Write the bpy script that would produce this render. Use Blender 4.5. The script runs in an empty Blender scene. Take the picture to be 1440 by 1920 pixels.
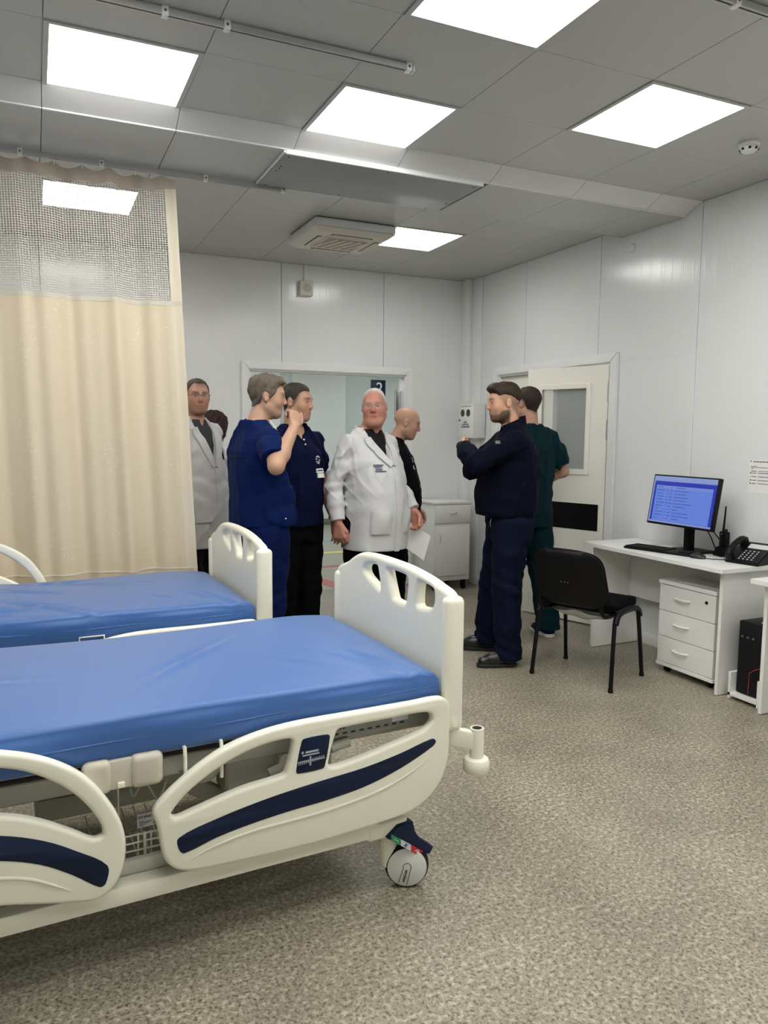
import bpy, bmesh, math, random
import numpy as np
from mathutils import Vector, Matrix

# ------------------------------------------------------------------ camera, world, exposure
scene = bpy.context.scene
COL = scene.collection
CAM_POS = Vector((-0.0823, -3.8703, 1.52))
YAW, PITCH, ROLL, FPX = 0.42932, -0.103096, -0.008592, 1427.87
_f = Vector((math.sin(YAW)*math.cos(PITCH), math.cos(YAW)*math.cos(PITCH), math.sin(PITCH)))
_r = Vector((math.cos(YAW), -math.sin(YAW), 0))
_d = _f.cross(_r)
_r2 = math.cos(ROLL)*_r + math.sin(ROLL)*_d
_d2 = -math.sin(ROLL)*_r + math.cos(ROLL)*_d
cam_data = bpy.data.cameras.new('camera'); cam = bpy.data.objects.new('camera', cam_data); COL.objects.link(cam)
cam_data.sensor_fit = 'VERTICAL'; cam_data.sensor_height = 36.0; cam_data.lens = FPX/1920*36.0
cam_data.clip_start = 0.05; cam_data.clip_end = 60
M3 = Matrix((_r2, -_d2, -_f)).transposed()
cam.matrix_world = Matrix.Translation(CAM_POS) @ M3.to_4x4()
scene.camera = cam

world = bpy.data.worlds.new('world'); scene.world = world; world.use_nodes = True
world.node_tree.nodes['Background'].inputs[0].default_value = (0.75, 0.82, 0.9, 1)
world.node_tree.nodes['Background'].inputs[1].default_value = 0.3
vs = scene.view_settings
vs.view_transform = 'Standard'; vs.look = 'None'; vs.gamma = 1.0; vs.use_curve_mapping = False
vs.exposure = 0.74
LIGHT_STRENGTH = 9.0          # luminance of the ceiling panels
LIGHT_COLOR = (1.0, 0.985, 0.94, 1)

# room numbers (metres)
ZC = 3.046; XR = 3.95; YB = 2.95; XL = -3.6; YF = -5.4; G = 0.6

# ------------------------------------------------------------------ materials
MATS = {}
def nn(nt, t, **kw):
    n = nt.nodes.new(t)
    for k, v in kw.items(): setattr(n, k, v)
    return n
def mat(name, col, rough=0.5, metal=0.0, spec=0.5, var=0.0, vscale=8.0, bump=0.0, bscale=200.0, coat=0.0, alpha=1.0, trans=0.0, sheen=0.0):
    if name in MATS: return MATS[name]
    m = bpy.data.materials.new(name); m.use_nodes = True; nt = m.node_tree
    b = nt.nodes['Principled BSDF']
    b.inputs['Base Color'].default_value = (*col, 1); b.inputs['Roughness'].default_value = rough
    b.inputs['Metallic'].default_value = metal; b.inputs['Specular IOR Level'].default_value = spec
    if coat: b.inputs['Coat Weight'].default_value = coat
    if sheen: b.inputs['Sheen Weight'].default_value = sheen
    if trans: b.inputs['Transmission Weight'].default_value = trans
    if alpha < 1: b.inputs['Alpha'].default_value = alpha
    tc = nn(nt, 'ShaderNodeTexCoord')
    if var > 0:
        n = nn(nt, 'ShaderNodeTexNoise'); n.inputs['Scale'].default_value = vscale; n.inputs['Detail'].default_value = 4
        nt.links.new(tc.outputs['Object'], n.inputs['Vector'])
        mx = nn(nt, 'ShaderNodeMixRGB')
        mx.inputs[1].default_value = (*[c*(1-var) for c in col], 1); mx.inputs[2].default_value = (*[min(1, c*(1+var)) for c in col], 1)
        nt.links.new(n.outputs['Fac'], mx.inputs[0]); nt.links.new(mx.outputs[0], b.inputs['Base Color'])
    if bump > 0:
        n2 = nn(nt, 'ShaderNodeTexNoise'); n2.inputs['Scale'].default_value = bscale; n2.inputs['Detail'].default_value = 3
        nt.links.new(tc.outputs['Object'], n2.inputs['Vector'])
        bp = nn(nt, 'ShaderNodeBump'); bp.inputs['Strength'].default_value = bump; bp.inputs['Distance'].default_value = 0.01
        nt.links.new(n2.outputs['Fac'], bp.inputs['Height']); nt.links.new(bp.outputs['Normal'], b.inputs['Normal'])
    MATS[name] = m; return m
def emis(name, col, strength):
    if name in MATS: return MATS[name]
    m = bpy.data.materials.new(name); m.use_nodes = True; nt = m.node_tree
    nt.nodes.remove(nt.nodes['Principled BSDF'])
    e = nn(nt, 'ShaderNodeEmission'); e.inputs[0].default_value = col; e.inputs[1].default_value = strength
    nt.links.new(e.outputs[0], nt.nodes['Material Output'].inputs[0]); MATS[name] = m; return m
def wall_mat(name, col, rough=0.22):
    # painted sheet-metal sandwich panel: smooth with fine vertical ribs (relief only)
    m = mat(name, col, rough, var=0.015, vscale=1.5); nt = m.node_tree; b = nt.nodes['Principled BSDF']
    g = nn(nt, 'ShaderNodeNewGeometry'); sx = nn(nt, 'ShaderNodeSeparateXYZ'); nt.links.new(g.outputs['Position'], sx.inputs[0])
    ad = nn(nt, 'ShaderNodeMath', operation='ADD'); nt.links.new(sx.outputs[0], ad.inputs[0]); nt.links.new(sx.outputs[1], ad.inputs[1])
    def pulse(period, width, off):
        a = nn(nt, 'ShaderNodeMath', operation='ADD'); a.inputs[1].default_value = off; nt.links.new(ad.outputs[0], a.inputs[0])
        p = nn(nt, 'ShaderNodeMath', operation='PINGPONG'); p.inputs[1].default_value = period/2; nt.links.new(a.outputs[0], p.inputs[0])
        r = nn(nt, 'ShaderNodeMapRange'); r.interpolation_type = 'SMOOTHSTEP'
        r.inputs[1].default_value = 0; r.inputs[2].default_value = width; r.inputs[3].default_value = 1; r.inputs[4].default_value = 0
        nt.links.new(p.outputs[0], r.inputs[0]); return r
    p1 = pulse(0.096, 0.006, 100.0); p2 = pulse(0.144, 0.005, 100.03)
    s = nn(nt, 'ShaderNodeMath', operation='ADD'); nt.links.new(p1.outputs[0], s.inputs[0]); nt.links.new(p2.outputs[0], s.inputs[1])
    bp = nn(nt, 'ShaderNodeBump'); bp.inputs['Strength'].default_value = 0.16; bp.inputs['Distance'].default_value = 0.002
    nt.links.new(s.outputs[0], bp.inputs['Height']); nt.links.new(bp.outputs['Normal'], b.inputs['Normal'])
    return m
def floor_mat(name, base, dark, light, rough=0.42):
    m = mat(name, base, rough); nt = m.node_tree; b = nt.nodes['Principled BSDF']
    tc = nn(nt, 'ShaderNodeNewGeometry')
    def noise(scale, detail, rgh=0.5):
        n = nn(nt, 'ShaderNodeTexNoise'); n.inputs['Scale'].default_value = scale; n.inputs['Detail'].default_value = detail
        n.inputs['Roughness'].default_value = rgh; nt.links.new(tc.outputs['Position'], n.inputs['Vector']); return n
    def ramp(src, a, c):
        r = nn(nt, 'ShaderNodeMapRange'); r.inputs[1].default_value = a; r.inputs[2].default_value = c; nt.links.new(src.outputs['Fac'], r.inputs[0]); return r
    n1 = noise(95, 4, 0.65); n2 = noise(60, 3, 0.6); n3 = noise(3, 3)
    m1 = nn(nt, 'ShaderNodeMixRGB'); m1.inputs[1].default_value = (*base, 1); m1.inputs[2].default_value = (*dark, 1)
    r1 = ramp(n1, 0.48, 0.62); nt.links.new(r1.outputs[0], m1.inputs[0])
    m2 = nn(nt, 'ShaderNodeMixRGB'); m2.inputs[2].default_value = (*light, 1); nt.links.new(m1.outputs[0], m2.inputs[1])
    r2 = ramp(n2, 0.50, 0.66); nt.links.new(r2.outputs[0], m2.inputs[0])
    m3 = nn(nt, 'ShaderNodeMixRGB', blend_type='MULTIPLY'); m3.inputs[0].default_value = 0.25; nt.links.new(m2.outputs[0], m3.inputs[1])
    r3 = ramp(n3, 0.3, 0.7); nt.links.new(r3.outputs[0], m3.inputs[2]); nt.links.new(m3.outputs[0], b.inputs['Base Color'])
    bp = nn(nt, 'ShaderNodeBump'); bp.inputs['Strength'].default_value = 0.05; bp.inputs['Distance'].default_value = 0.003
    nt.links.new(n1.outputs['Fac'], bp.inputs['Height']); nt.links.new(bp.outputs['Normal'], b.inputs['Normal'])
    return m

M_WALL = wall_mat('painted_panel', (0.79, 0.805, 0.81), 0.18)
M_BACKING = mat('seam_dark', (0.10, 0.10, 0.10), 0.8, var=0.05)
M_CEIL = mat('ceiling_metal', (0.51, 0.515, 0.49), 0.27, var=0.02, vscale=2)
M_EDGELIT = mat('ceiling_edge_lit', (0.74, 0.74, 0.73), 0.3, var=0.02)  # light on the bulkhead slope put into its colour; the lip is white trim
M_SEAMC = mat('ceiling_joint', (0.26, 0.26, 0.25), 0.8, var=0.05)
M_FLOOR = floor_mat('speckled_vinyl', (0.350, 0.312, 0.236), (0.115, 0.098, 0.068), (0.54, 0.495, 0.395), 0.36)
M_FLOORC = mat('grey_vinyl', (0.33, 0.34, 0.28), 0.35, var=0.06, vscale=5)
M_WHITE = mat('white_laminate', (0.86, 0.86, 0.83), 0.35, var=0.02, vscale=3)
M_TRIM = mat('white_trim', (0.82, 0.83, 0.83), 0.3, var=0.02)
M_DOOR = mat('door_cream', (0.86, 0.84, 0.77), 0.32, var=0.02, vscale=2)
M_BLACK = mat('black_plastic', (0.004, 0.004, 0.005), 0.42, var=0.2, spec=0.2)
M_BLACKM = mat('black_matte', (0.006, 0.006, 0.007), 0.75, spec=0.25, var=0.2, bump=0.1, bscale=500)
M_DECKF = mat('deck_dark', (0.05, 0.05, 0.048), 0.5, var=0.1)
M_GREYP = mat('grey_plastic', (0.10, 0.10, 0.105), 0.45, var=0.1)
M_METAL = mat('brushed_metal', (0.55, 0.55, 0.55), 0.35, metal=1.0, var=0.05)
M_ALU = mat('aluminium_track', (0.50, 0.50, 0.49), 0.4, metal=0.6, var=0.05)
M_LIGHT = emis('lit_panel', LIGHT_COLOR, LIGHT_STRENGTH)
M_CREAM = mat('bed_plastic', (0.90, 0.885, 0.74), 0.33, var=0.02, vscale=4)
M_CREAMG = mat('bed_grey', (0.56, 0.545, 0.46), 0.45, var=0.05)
M_NAVY = mat('navy_inlay', (0.002, 0.011, 0.042), 0.45, var=0.05, spec=0.3)
M_BLUE = mat('mattress_cover', (0.035, 0.130, 0.400), 0.45, var=0.05, vscale=3, bump=0.04, bscale=60, sheen=0.33, coat=0.1)
M_BLUE.node_tree.nodes['Principled BSDF'].inputs['Coat Roughness'].default_value = 0.4
M_GLASS = mat('window_glass', (0.85, 0.9, 0.88), 0.03, trans=0.0, alpha=0.22)
M_PAPER = mat('paper', (0.82, 0.82, 0.81), 0.6, var=0.02)
M_INK = mat('ink', (0.03, 0.03, 0.035), 0.6, var=0.05)
M_INKBLUE = mat('blue_ink', (0.02, 0.04, 0.16), 0.6, var=0.05)

# ------------------------------------------------------------------ helpers
def link(name, me, parent=None, loc=None):
    o = bpy.data.objects.new(name, me); COL.objects.link(o)
    if parent is not None: o.parent = parent
    if loc is not None: o.location = loc
    return o
def mesh(name, verts, faces, m=None, smooth=False):
    me = bpy.data.meshes.new(name); me.from_pydata([tuple(v) for v in verts], [], [tuple(f) for f in faces]); me.update()
    if m: me.materials.append(m)
    if smooth: me.polygons.foreach_set('use_smooth', [True]*len(me.polygons))
    return me
def part(name, verts, faces, m, parent=None, smooth=False):
    return link(name, mesh(name, verts, faces, m, smooth), parent)
def tag(o, label=None, cat=None, group=None, kind=None):
    if label: o['label'] = label
    if cat: o['category'] = cat
    if group: o['group'] = group
    if kind: o['kind'] = kind
    return o
def empty(name, loc, rz=0.0, label=None, cat=None, group=None, kind=None):
    o = bpy.data.objects.new(name, None); COL.objects.link(o); o.empty_display_size = 0.1
    o.location = loc; o.rotation_euler = (0, 0, rz)
    return tag(o, label, cat, group, kind)
def bm_obj(name, bm, m, parent=None, smooth=False, mats=None):
    me = bpy.data.meshes.new(name); bmesh.ops.recalc_face_normals(bm, faces=bm.faces); bm.to_mesh(me); bm.free()
    for mm in (mats or [m]): me.materials.append(mm)
    if smooth: smooth_by_angle(me)
    return link(name, me, parent)
def smooth_by_angle(me, ang=40):
    me.polygons.foreach_set('use_smooth', [True]*len(me.polygons))
    bm = bmesh.new(); bm.from_mesh(me); ca = math.radians(ang)
    for e in bm.edges:
        if len(e.link_faces) == 2 and e.calc_face_angle(0) > ca: e.smooth = False
    bm.to_mesh(me); bm.free()
def add_box(bm, lo, hi, bevel=0.0, seg=2, mtx=None):
    r = bmesh.ops.create_cube(bm, size=1.0)
    vs_ = r['verts']; lo = Vector(lo); hi = Vector(hi); c = (lo+hi)/2; s = hi-lo
    for v in vs_: v.co = Vector((v.co.x*s.x+c.x, v.co.y*s.y+c.y, v.co.z*s.z+c.z))
    if bevel > 0:
        es = list({e for v in vs_ for e in v.link_edges})
        rr = bmesh.ops.bevel(bm, geom=es, offset=bevel, segments=seg, affect='EDGES', profile=0.5)
        vs_ = list({v for f in rr['faces'] for v in f.verts} | {v for v in vs_ if v.is_valid})
    if mtx is not None:
        allv = set(vs_)
        stack = list(allv)
        while stack:
            v = stack.pop()
            for e in v.link_edges:
                o = e.other_vert(v)
                if o not in allv: allv.add(o); stack.append(o)
        for v in allv: v.co = mtx @ v.co
def box(name, lo, hi, m, parent=None, bevel=0.0, seg=2, mtx=None):
    bm = bmesh.new(); add_box(bm, lo, hi, bevel, seg, mtx)
    return bm_obj(name, bm, m, parent, smooth=bevel > 0)
def add_cyl(bm, p0, p1, r0, r1=None, n=20, cap=True):
    p0, p1 = Vector(p0), Vector(p1); r1 = r0 if r1 is None else r1
    d = (p1-p0); q = d.to_track_quat('Z', 'Y').to_matrix()
    a = [bm.verts.new(p0 + q @ Vector((r0*math.cos(t), r0*math.sin(t), 0))) for t in [2*math.pi*i/n for i in range(n)]]
    b = [bm.verts.new(p1 + q @ Vector((r1*math.cos(t), r1*math.sin(t), 0))) for t in [2*math.pi*i/n for i in range(n)]]
    for i in range(n): bm.faces.new((a[i], a[(i+1) % n], b[(i+1) % n], b[i]))
    if cap: bm.faces.new(a[::-1]); bm.faces.new(b)
def cyl(name, p0, p1, r0, m, parent=None, r1=None, n=20):
    bm = bmesh.new(); add_cyl(bm, p0, p1, r0, r1, n); return bm_obj(name, bm, m, parent, smooth=True)
def lathe(name, prof, m, parent=None, n=28, mtx=None):
    # prof: list of (r, z)
    vs_, fs = [], []
    for (r, z) in prof:
        for i in range(n):
            t = 2*math.pi*i/n; p = Vector((r*math.cos(t), r*math.sin(t), z)); vs_.append(mtx @ p if mtx is not None else p)
    for k in range(len(prof)-1):
        for i in range(n):
            j = (i+1) % n; fs.append((k*n+i, k*n+j, (k+1)*n+j, (k+1)*n+i))
    fs.append(tuple(range(n))[::-1]); fs.append(tuple((len(prof)-1)*n+i for i in range(n)))
    me = mesh(name, vs_, fs, m); smooth_by_angle(me); return link(name, me, parent)
def curve_mesh(name, splines, m, parent=None, mtx=None, dims='3D', bevel=0.0, extrude=0.0, offset=0.0, bres=3, cyclic=None, smooth=True):
    cu = bpy.data.curves.new(name, 'CURVE'); cu.dimensions = dims
    if dims == '2D': cu.fill_mode = 'BOTH'
    cu.bevel_depth = bevel; cu.bevel_resolution = bres; cu.extrude = extrude; cu.offset = offset; cu.use_fill_caps = True
    for k, pts in enumerate(splines):
        sp = cu.splines.new('POLY'); sp.points.add(len(pts)-1)
        for p, q in zip(sp.points, pts): p.co = (*q, 1) if len(q) == 3 else (*q, 0, 1)
        sp.use_cyclic_u = (dims == '2D') if cyclic is None else cyclic
    tmp = bpy.data.objects.new('tmp', cu); COL.objects.link(tmp)
    dg = bpy.context.evaluated_depsgraph_get(); me = bpy.data.meshes.new_from_object(tmp.evaluated_get(dg))
    bpy.data.objects.remove(tmp); bpy.data.curves.remove(cu)
    me.name = name; me.materials.clear(); me.materials.append(m)
    if mtx is not None: me.transform(mtx)
    if smooth: smooth_by_angle(me, 45)
    return link(name, me, parent)
def prism(name, outer, holes, m, parent=None, mtx=None, half=0.018, bevel=0.012, seg=4, smooth_ang=45):
    # plate with holes and rounded rims: outlines in local XY, thickness along Z
    from mathutils.geometry import tessellate_polygon
    def clean(P):
        Q = []
        for p in P:
            if not Q or math.hypot(p[0]-Q[-1][0], p[1]-Q[-1][1]) > 0.0015: Q.append((p[0], p[1]))
        if math.hypot(Q[0][0]-Q[-1][0], Q[0][1]-Q[-1][1]) < 0.0015: Q.pop()
        return Q
    def area(P): return 0.5*sum(P[i][0]*P[(i+1) % len(P)][1]-P[(i+1) % len(P)][0]*P[i][1] for i in range(len(P)))
    loops = []
    for k, P in enumerate([outer]+list(holes)):
        P = clean(P)
        if (area(P) > 0) != (k == 0): P = P[::-1]
        loops.append(P)
    def off(P, d):
        n_ = len(P); out = []
        for i in range(n_):
            a, b, c = Vector(P[i-1]), Vector(P[i]), Vector(P[(i+1) % n_])
            e1, e2 = (b-a).normalized(), (c-b).normalized(); n1, n2 = Vector((-e1.y, e1.x)), Vector((-e2.y, e2.x))
            bi = n1+n2
            if bi.length < 1e-6: bi = n1
            bi.normalize(); out.append(b+bi*d/max(0.6, bi.dot(n1)))
        # relax offset loop a little
        return out
    vs_, fs = [], []
    prof = [(bevel*(1-math.sin(math.pi/2*t/seg)), half-bevel+bevel*math.sin(math.pi/2*0)+0) for t in range(0)] 
    prof = []
    for t in range(seg+1): a = math.pi/2*t/seg; prof.append((bevel*(1-math.sin(a)), half-bevel+bevel*(1-0)*math.cos(a)))
    # prof runs from the flat face rim (offset bevel, z=half) to the outermost edge (offset 0, z=half-bevel)
    ring = prof+[(o, -z) for o, z in prof[::-1]]
    starts = []
    for P in loops:
        st = len(vs_); starts.append(st); n_ = len(P)
        for (o, z) in ring:
            for q in off(P, o): vs_.append((q.x, q.y, z))
        for r in range(len(ring)-1):
            for i in range(n_): j = (i+1) % n_; fs.append((st+r*n_+i, st+(r+1)*n_+i, st+(r+1)*n_+j, st+r*n_+j))
    top = [[Vector(vs_[starts[k]+i]) for i in range(len(P))] for k, P in enumerate(loops)]
    idx_t = [starts[k]+i for k, P in enumerate(loops) for i in range(len(P))]
    idx_b = [starts[k]+(len(ring)-1)*len(P)+i for k, P in enumerate(loops) for i in range(len(P))]
    for t in tessellate_polygon(top):
        a, b, c = t
        pa, pb, pc = vs_[idx_t[a]], vs_[idx_t[b]], vs_[idx_t[c]]
        cr = (pb[0]-pa[0])*(pc[1]-pa[1])-(pb[1]-pa[1])*(pc[0]-pa[0])
        if cr < 0: a, c = c, a
        fs.append((idx_t[a], idx_t[b], idx_t[c])); fs.append((idx_b[c], idx_b[b], idx_b[a]))
    me = mesh(name, vs_, fs, m)
    if mtx is not None:
        me.transform(mtx)
        if mtx.determinant() < 0: me.flip_normals()
    smooth_by_angle(me, smooth_ang); return link(name, me, parent)
def tube(name, pts, r, m, parent=None, cyclic=False, bres=2):
    return curve_mesh(name, [pts], m, parent, bevel=r, bres=bres, cyclic=cyclic)
def text(name, body, size, m, parent=None, mtx=None, extrude=0.0004, align='CENTER', spacing=1.0, bold=0.0):
    cu = bpy.data.curves.new(name, 'FONT'); cu.body = body; cu.size = size; cu.extrude = extrude
    cu.align_x = align; cu.align_y = 'CENTER'; cu.space_character = spacing; cu.offset = bold
    cu.resolution_u = 2
    tmp = bpy.data.objects.new('tmp', cu); COL.objects.link(tmp)
    dg = bpy.context.evaluated_depsgraph_get(); me = bpy.data.meshes.new_from_object(tmp.evaluated_get(dg))
    bpy.data.objects.remove(tmp); bpy.data.curves.remove(cu)
    me.name = name; me.materials.clear(); me.materials.append(m)
    if mtx is not None: me.transform(mtx)
    return link(name, me, parent)
def catmull(P, closed=True, n=6):
    # smooth curve through the points, tangents scaled to the local spacing (no overshoot)
    P = [Vector(p) for p in P]; out = []; N = len(P)
    def tang(i):
        a = P[(i-1) % N] if closed or i > 0 else P[i]; b = P[(i+1) % N] if closed or i < N-1 else P[i]
        l = (P[i]-a).length+(b-P[i]).length
        return (b-a)/l if l > 1e-9 else Vector((0, 0, 0))
    for i in (range(N) if closed else range(N-1)):
        p1, p2 = P[i], P[(i+1) % N]; L = (p2-p1).length; m1, m2 = tang(i)*L, tang((i+1) % N)*L
        for k in range(n):
            t = k/n; t2, t3 = t*t, t*t*t
            out.append(p1*(2*t3-3*t2+1)+m1*(t3-2*t2+t)+p2*(-2*t3+3*t2)+m2*(t3-t2))
    if not closed: out.append(P[-1])
    return [tuple(p) for p in out]
def copy_tree(o, parent=None):
    c = o.copy(); COL.objects.link(c); c.parent = parent
    for ch in [x for x in o.children]: copy_tree(ch, c)
    return c
def frame_mtx(origin, ex, ey):
    ex = Vector(ex).normalized(); ey = Vector(ey).normalized(); ez = ex.cross(ey)
    return Matrix.Translation(Vector(origin)) @ Matrix((ex, ey, ez)).transposed().to_4x4()

# ------------------------------------------------------------------ room shell
fl = part('floor', [(XL, YF, 0), (XR+0.2, YF, 0), (XR+0.2, YB+0.06, 0), (XL, YB+0.06, 0), (XL, YF, -0.1), (XR+0.2, YF, -0.1), (XR+0.2, YB+0.06, -0.1), (XL, YB+0.06, -0.1)],
          [(0, 1, 2, 3), (7, 6, 5, 4), (0, 4, 5, 1), (1, 5, 6, 2), (2, 6, 7, 3), (3, 7, 4, 0)], M_FLOOR)
tag(fl, 'speckled beige grey vinyl floor of the ward', kind='structure')
M_SEAM = mat('weld_seam', (0.40, 0.35, 0.24), 0.5, var=0.1)
for y in (-0.76, -2.76, 1.24):
    box('floor_seam', (XL, y-0.004, 0.0), (XR-0.01, y+0.004, 0.0012), M_SEAM, fl)

def panels_x(name, y, th, spans, parent, m=M_WALL):
    # wall panels in a plane of constant y; spans = (x0, x1, z0, z1)
    for (x0, x1, z0, z1) in spans: box('wall_panel', (x0+0.002, y, z0), (x1-0.002, y+th, z1), m, parent, bevel=0.0015, seg=1)
def panels_y(name, x, th, spans, parent, m=M_WALL):
    for (y0, y1, z0, z1) in spans: box('wall_panel', (x, y0+0.002, z0), (x+th, y1-0.002, z1), m, parent, bevel=0.0015, seg=1)

# back wall: opening x 1.69..3.26, z 0..2.08
OX0, OX1, OZ = 1.69, 3.262, 2.085
wb = box('wall_back', (XL, YB+0.03, OZ+0.02), (XR+0.2, YB+0.10, ZC+0.05), M_BACKING); tag(wb, 'white panelled back wall with a wide opening to the hall', kind='structure')
box('wall_core', (XL, YB+0.03, 0), (OX0-0.02, YB+0.10, OZ+0.02), M_BACKING, wb)
box('wall_core', (OX1+0.02, YB+0.03, 0), (XR+0.2, YB+0.10, OZ+0.02), M_BACKING, wb)
xs = [XL, -3.0, -2.0, -1.0, 0.0, 1.0, 2.0, 3.02, XR]
sp = []
for a, b in zip(xs[:-1], xs[1:]):
    if b <= OX0 or a >= OX1: sp.append((a, b, 0, ZC)); continue
    sp.append((a, b, OZ, ZC))
    if a < OX0: sp.append((a, OX0, 0, OZ))
    if b > OX1: sp.append((OX1, b, 0, OZ))
panels_x('wall_panel', YB, 0.03, sp, wb)
# frame of the opening: mitred casing on the wall + jamb lining
def casing(parent_name, label, pts_outer, pts_inner, to3, depth, m):
    o = None
    for i in range(len(pts_outer)-1):
        a, b, c, d = pts_outer[i], pts_outer[i+1], pts_inner[i+1], pts_inner[i]
        vs_ = [to3(p, 0) for p in (a, b, c, d)] + [to3(p, depth) for p in (a, b, c, d)]
        bm = bmesh.new(); vv = [bm.verts.new(v) for v in vs_]
        for f in [(0, 1, 2, 3), (7, 6, 5, 4), (0, 4, 5, 1), (1, 5, 6, 2), (2, 6, 7, 3), (3, 7, 4, 0)]: bm.faces.new([vv[k] for k in f])
        bmesh.ops.bevel(bm, geom=list(bm.edges), offset=0.006, segments=2, affect='EDGES')
        if o is None: o = bm_obj(parent_name, bm, m, None, smooth=True); tag(o, label, kind='structure')
        else: bm_obj('casing', bm, m, o, smooth=True)
    return o
W = 0.072
t1 = casing('trim_1', 'white moulded frame around the hall opening', [(OX0-W, 0), (OX0-W, OZ+W), (OX1+W, OZ+W), (OX1+W, 0)], [(OX0, 0), (OX0, OZ), (OX1, OZ), (OX1, 0)],
            lambda p, d: (p[0], YB-d, p[1]), 0.022, M_TRIM)
for (lo, hi) in (((OX0-0.02, YB-0.004, 0), (OX0+0.012, YB+0.13, OZ)), ((OX1-0.012, YB-0.004, 0), (OX1+0.02, YB+0.13, OZ)), ((OX0, YB-0.004, OZ-0.014), (OX1, YB+0.13, OZ+0.02))):
    box('jamb', lo, hi, M_TRIM, t1, bevel=0.003)

# right wall: door opening y 0.78..2.335
DY0, DY1, DZ = 0.78, 2.335, 2.072
wr = box('wall_right', (XR+0.03, YF, DZ+0.02), (XR+0.10, YB+0.1, ZC+0.05), M_BACKING); tag(wr, 'white panelled right wall with a double door', kind='structure')
box('wall_core', (XR+0.03, YF, 0), (XR+0.10, DY0-0.02, DZ+0.02), M_BACKING, wr)
box('wall_core', (XR+0.03, DY1+0.02, 0), (XR+0.10, YB+0.1, DZ+0.02), M_BACKING, wr)
ys = [YF, -5.04, -4.04, -3.04, -2.04, -1.04, -0.04, 0.945, 1.93, YB]
sp = []
for a, b in zip(ys[:-1], ys[1:]):
    if b <= DY0 or a >= DY1: sp.append((a, b, 0, ZC)); continue
    sp.append((a, b, DZ, ZC))
    if a < DY0: sp.append((a, DY0, 0, DZ))
    if b > DY1: sp.append((DY1, b, 0, DZ))
panels_y('wall_panel', XR, 0.03, sp, wr)
t2 = casing('trim_2', 'white moulded frame around the double door', [(DY0-0.085, 0), (DY0-0.085, DZ+W), (DY1+0.085, DZ+W), (DY1+0.085, 0)], [(DY0, 0), (DY0, DZ), (DY1, DZ), (DY1, 0)],
            lambda p, d: (XR-d, p[0], p[1]), 0.022, M_TRIM)
for (lo, hi) in (((XR-0.004, DY0-0.02, 0), (XR+0.13, DY0+0.012, DZ)), ((XR-0.004, DY1-0.012, 0), (XR+0.13, DY1+0.02, DZ)), ((XR-0.004, DY0, DZ-0.014), (XR+0.13, DY1, DZ+0.02))):
    box('jamb', lo, hi, M_TRIM, t2, bevel=0.003)
# corner boxing
t3 = box('trim_3', (XR-0.07, 2.84, 0), (XR-0.001, YB-0.001, ZC), M_TRIM, bevel=0.004); tag(t3, 'white vertical boxing in the room corner', kind='structure')
box('cover_strip', (XR-0.014, 2.655, 0), (XR-0.001, 2.838, ZC), M_TRIM, t3, bevel=0.003)
# unseen walls
wl = box('wall_left', (XL-0.1, YF, 0), (XL, YB+0.1, ZC+0.05), M_WALL); tag(wl, 'white panelled left wall', kind='structure')
wf = box('wall_front', (XL-0.1, YF-0.1, 0), (XR+0.1, YF, ZC+0.05), M_WALL); tag(wf, 'white panelled wall behind the viewer', kind='structure')
for i, (lo, hi) in enumerate((((XL, YB-0.012, 0), (OX0-W, YB, 0.08)), ((OX1+W, YB-0.012, 0), (XR-0.07, YB, 0.08)))):
    b_ = box('baseboard_back' if i == 0 else 'baseboard_back', lo, hi, M_TRIM, bevel=0.003); tag(b_, 'white skirting along the back wall', kind='structure')
for lo, hi in (((XR-0.012, YF, 0), (XR, DY0-0.085, 0.08)), ((XR-0.012, DY1+0.085, 0), (XR, 2.65, 0.08))):
    b_ = box('baseboard_right', lo, hi, M_TRIM, bevel=0.003); tag(b_, 'white skirting along the right wall', kind='structure')

# ceiling: backing slab + metal tiles on a 0.6 grid
ce = box('ceiling', (XL-0.1, YF-0.1, ZC+0.02), (XR+0.2, YB+0.1, ZC+0.08), M_SEAMC); tag(ce, 'grey white metal tile ceiling', kind='structure')
LIGHTS = [(0, -1, 0), (2, -1, 0), (2, -3, 0), (4, -2, 0), (0, 2, 0.18), (4, 2, 0.18),
          (0, -3, 0), (4, -5, 0), (0, -5, 0), (2, -5, 0), (4, -7, 0), (0, -7, 0), (-3, -2, 0), (-3, 2, 0.18)]  # this row is unseen, added and placed for light from out of view
lit = {(int(a), int(b)) for a, b, c in LIGHTS}
tile_me = {}
def tile(x0, y0, x1, y1):
    k = (round(x1-x0, 3), round(y1-y0, 3))
    if k not in tile_me:
        bm = bmesh.new(); add_box(bm, (0.0012, 0.0012, 0), (k[0]-0.0012, k[1]-0.0012, 0.02), 0.0015, 1)
        me = bpy.data.meshes.new('ceiling_tile'); bm.to_mesh(me); bm.free(); me.materials.append(M_CEIL); tile_me[k] = me
    link('ceiling_tile', tile_me[k], ce, (x0, y0, ZC))
xg = [XL] + [k*G for k in range(-5, 7)] + [XR]
def row(y0, y1, j):
    for a, b in zip(xg[:-1], xg[1:]):
        i = round(a/G)
        if j is not None and (i, j) in lit and b-a > 0.59: continue
        tile(a, y0, b, y1)
for j in range(-9, 0): row(j*G, (j+1)*G, j)
row(0.0, 0.14, None); row(0.66, 0.78, None); row(0.78, 1.38, None); row(1.38, 1.98, 2); row(1.98, 2.58, None); row(2.58, YB, None)

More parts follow.
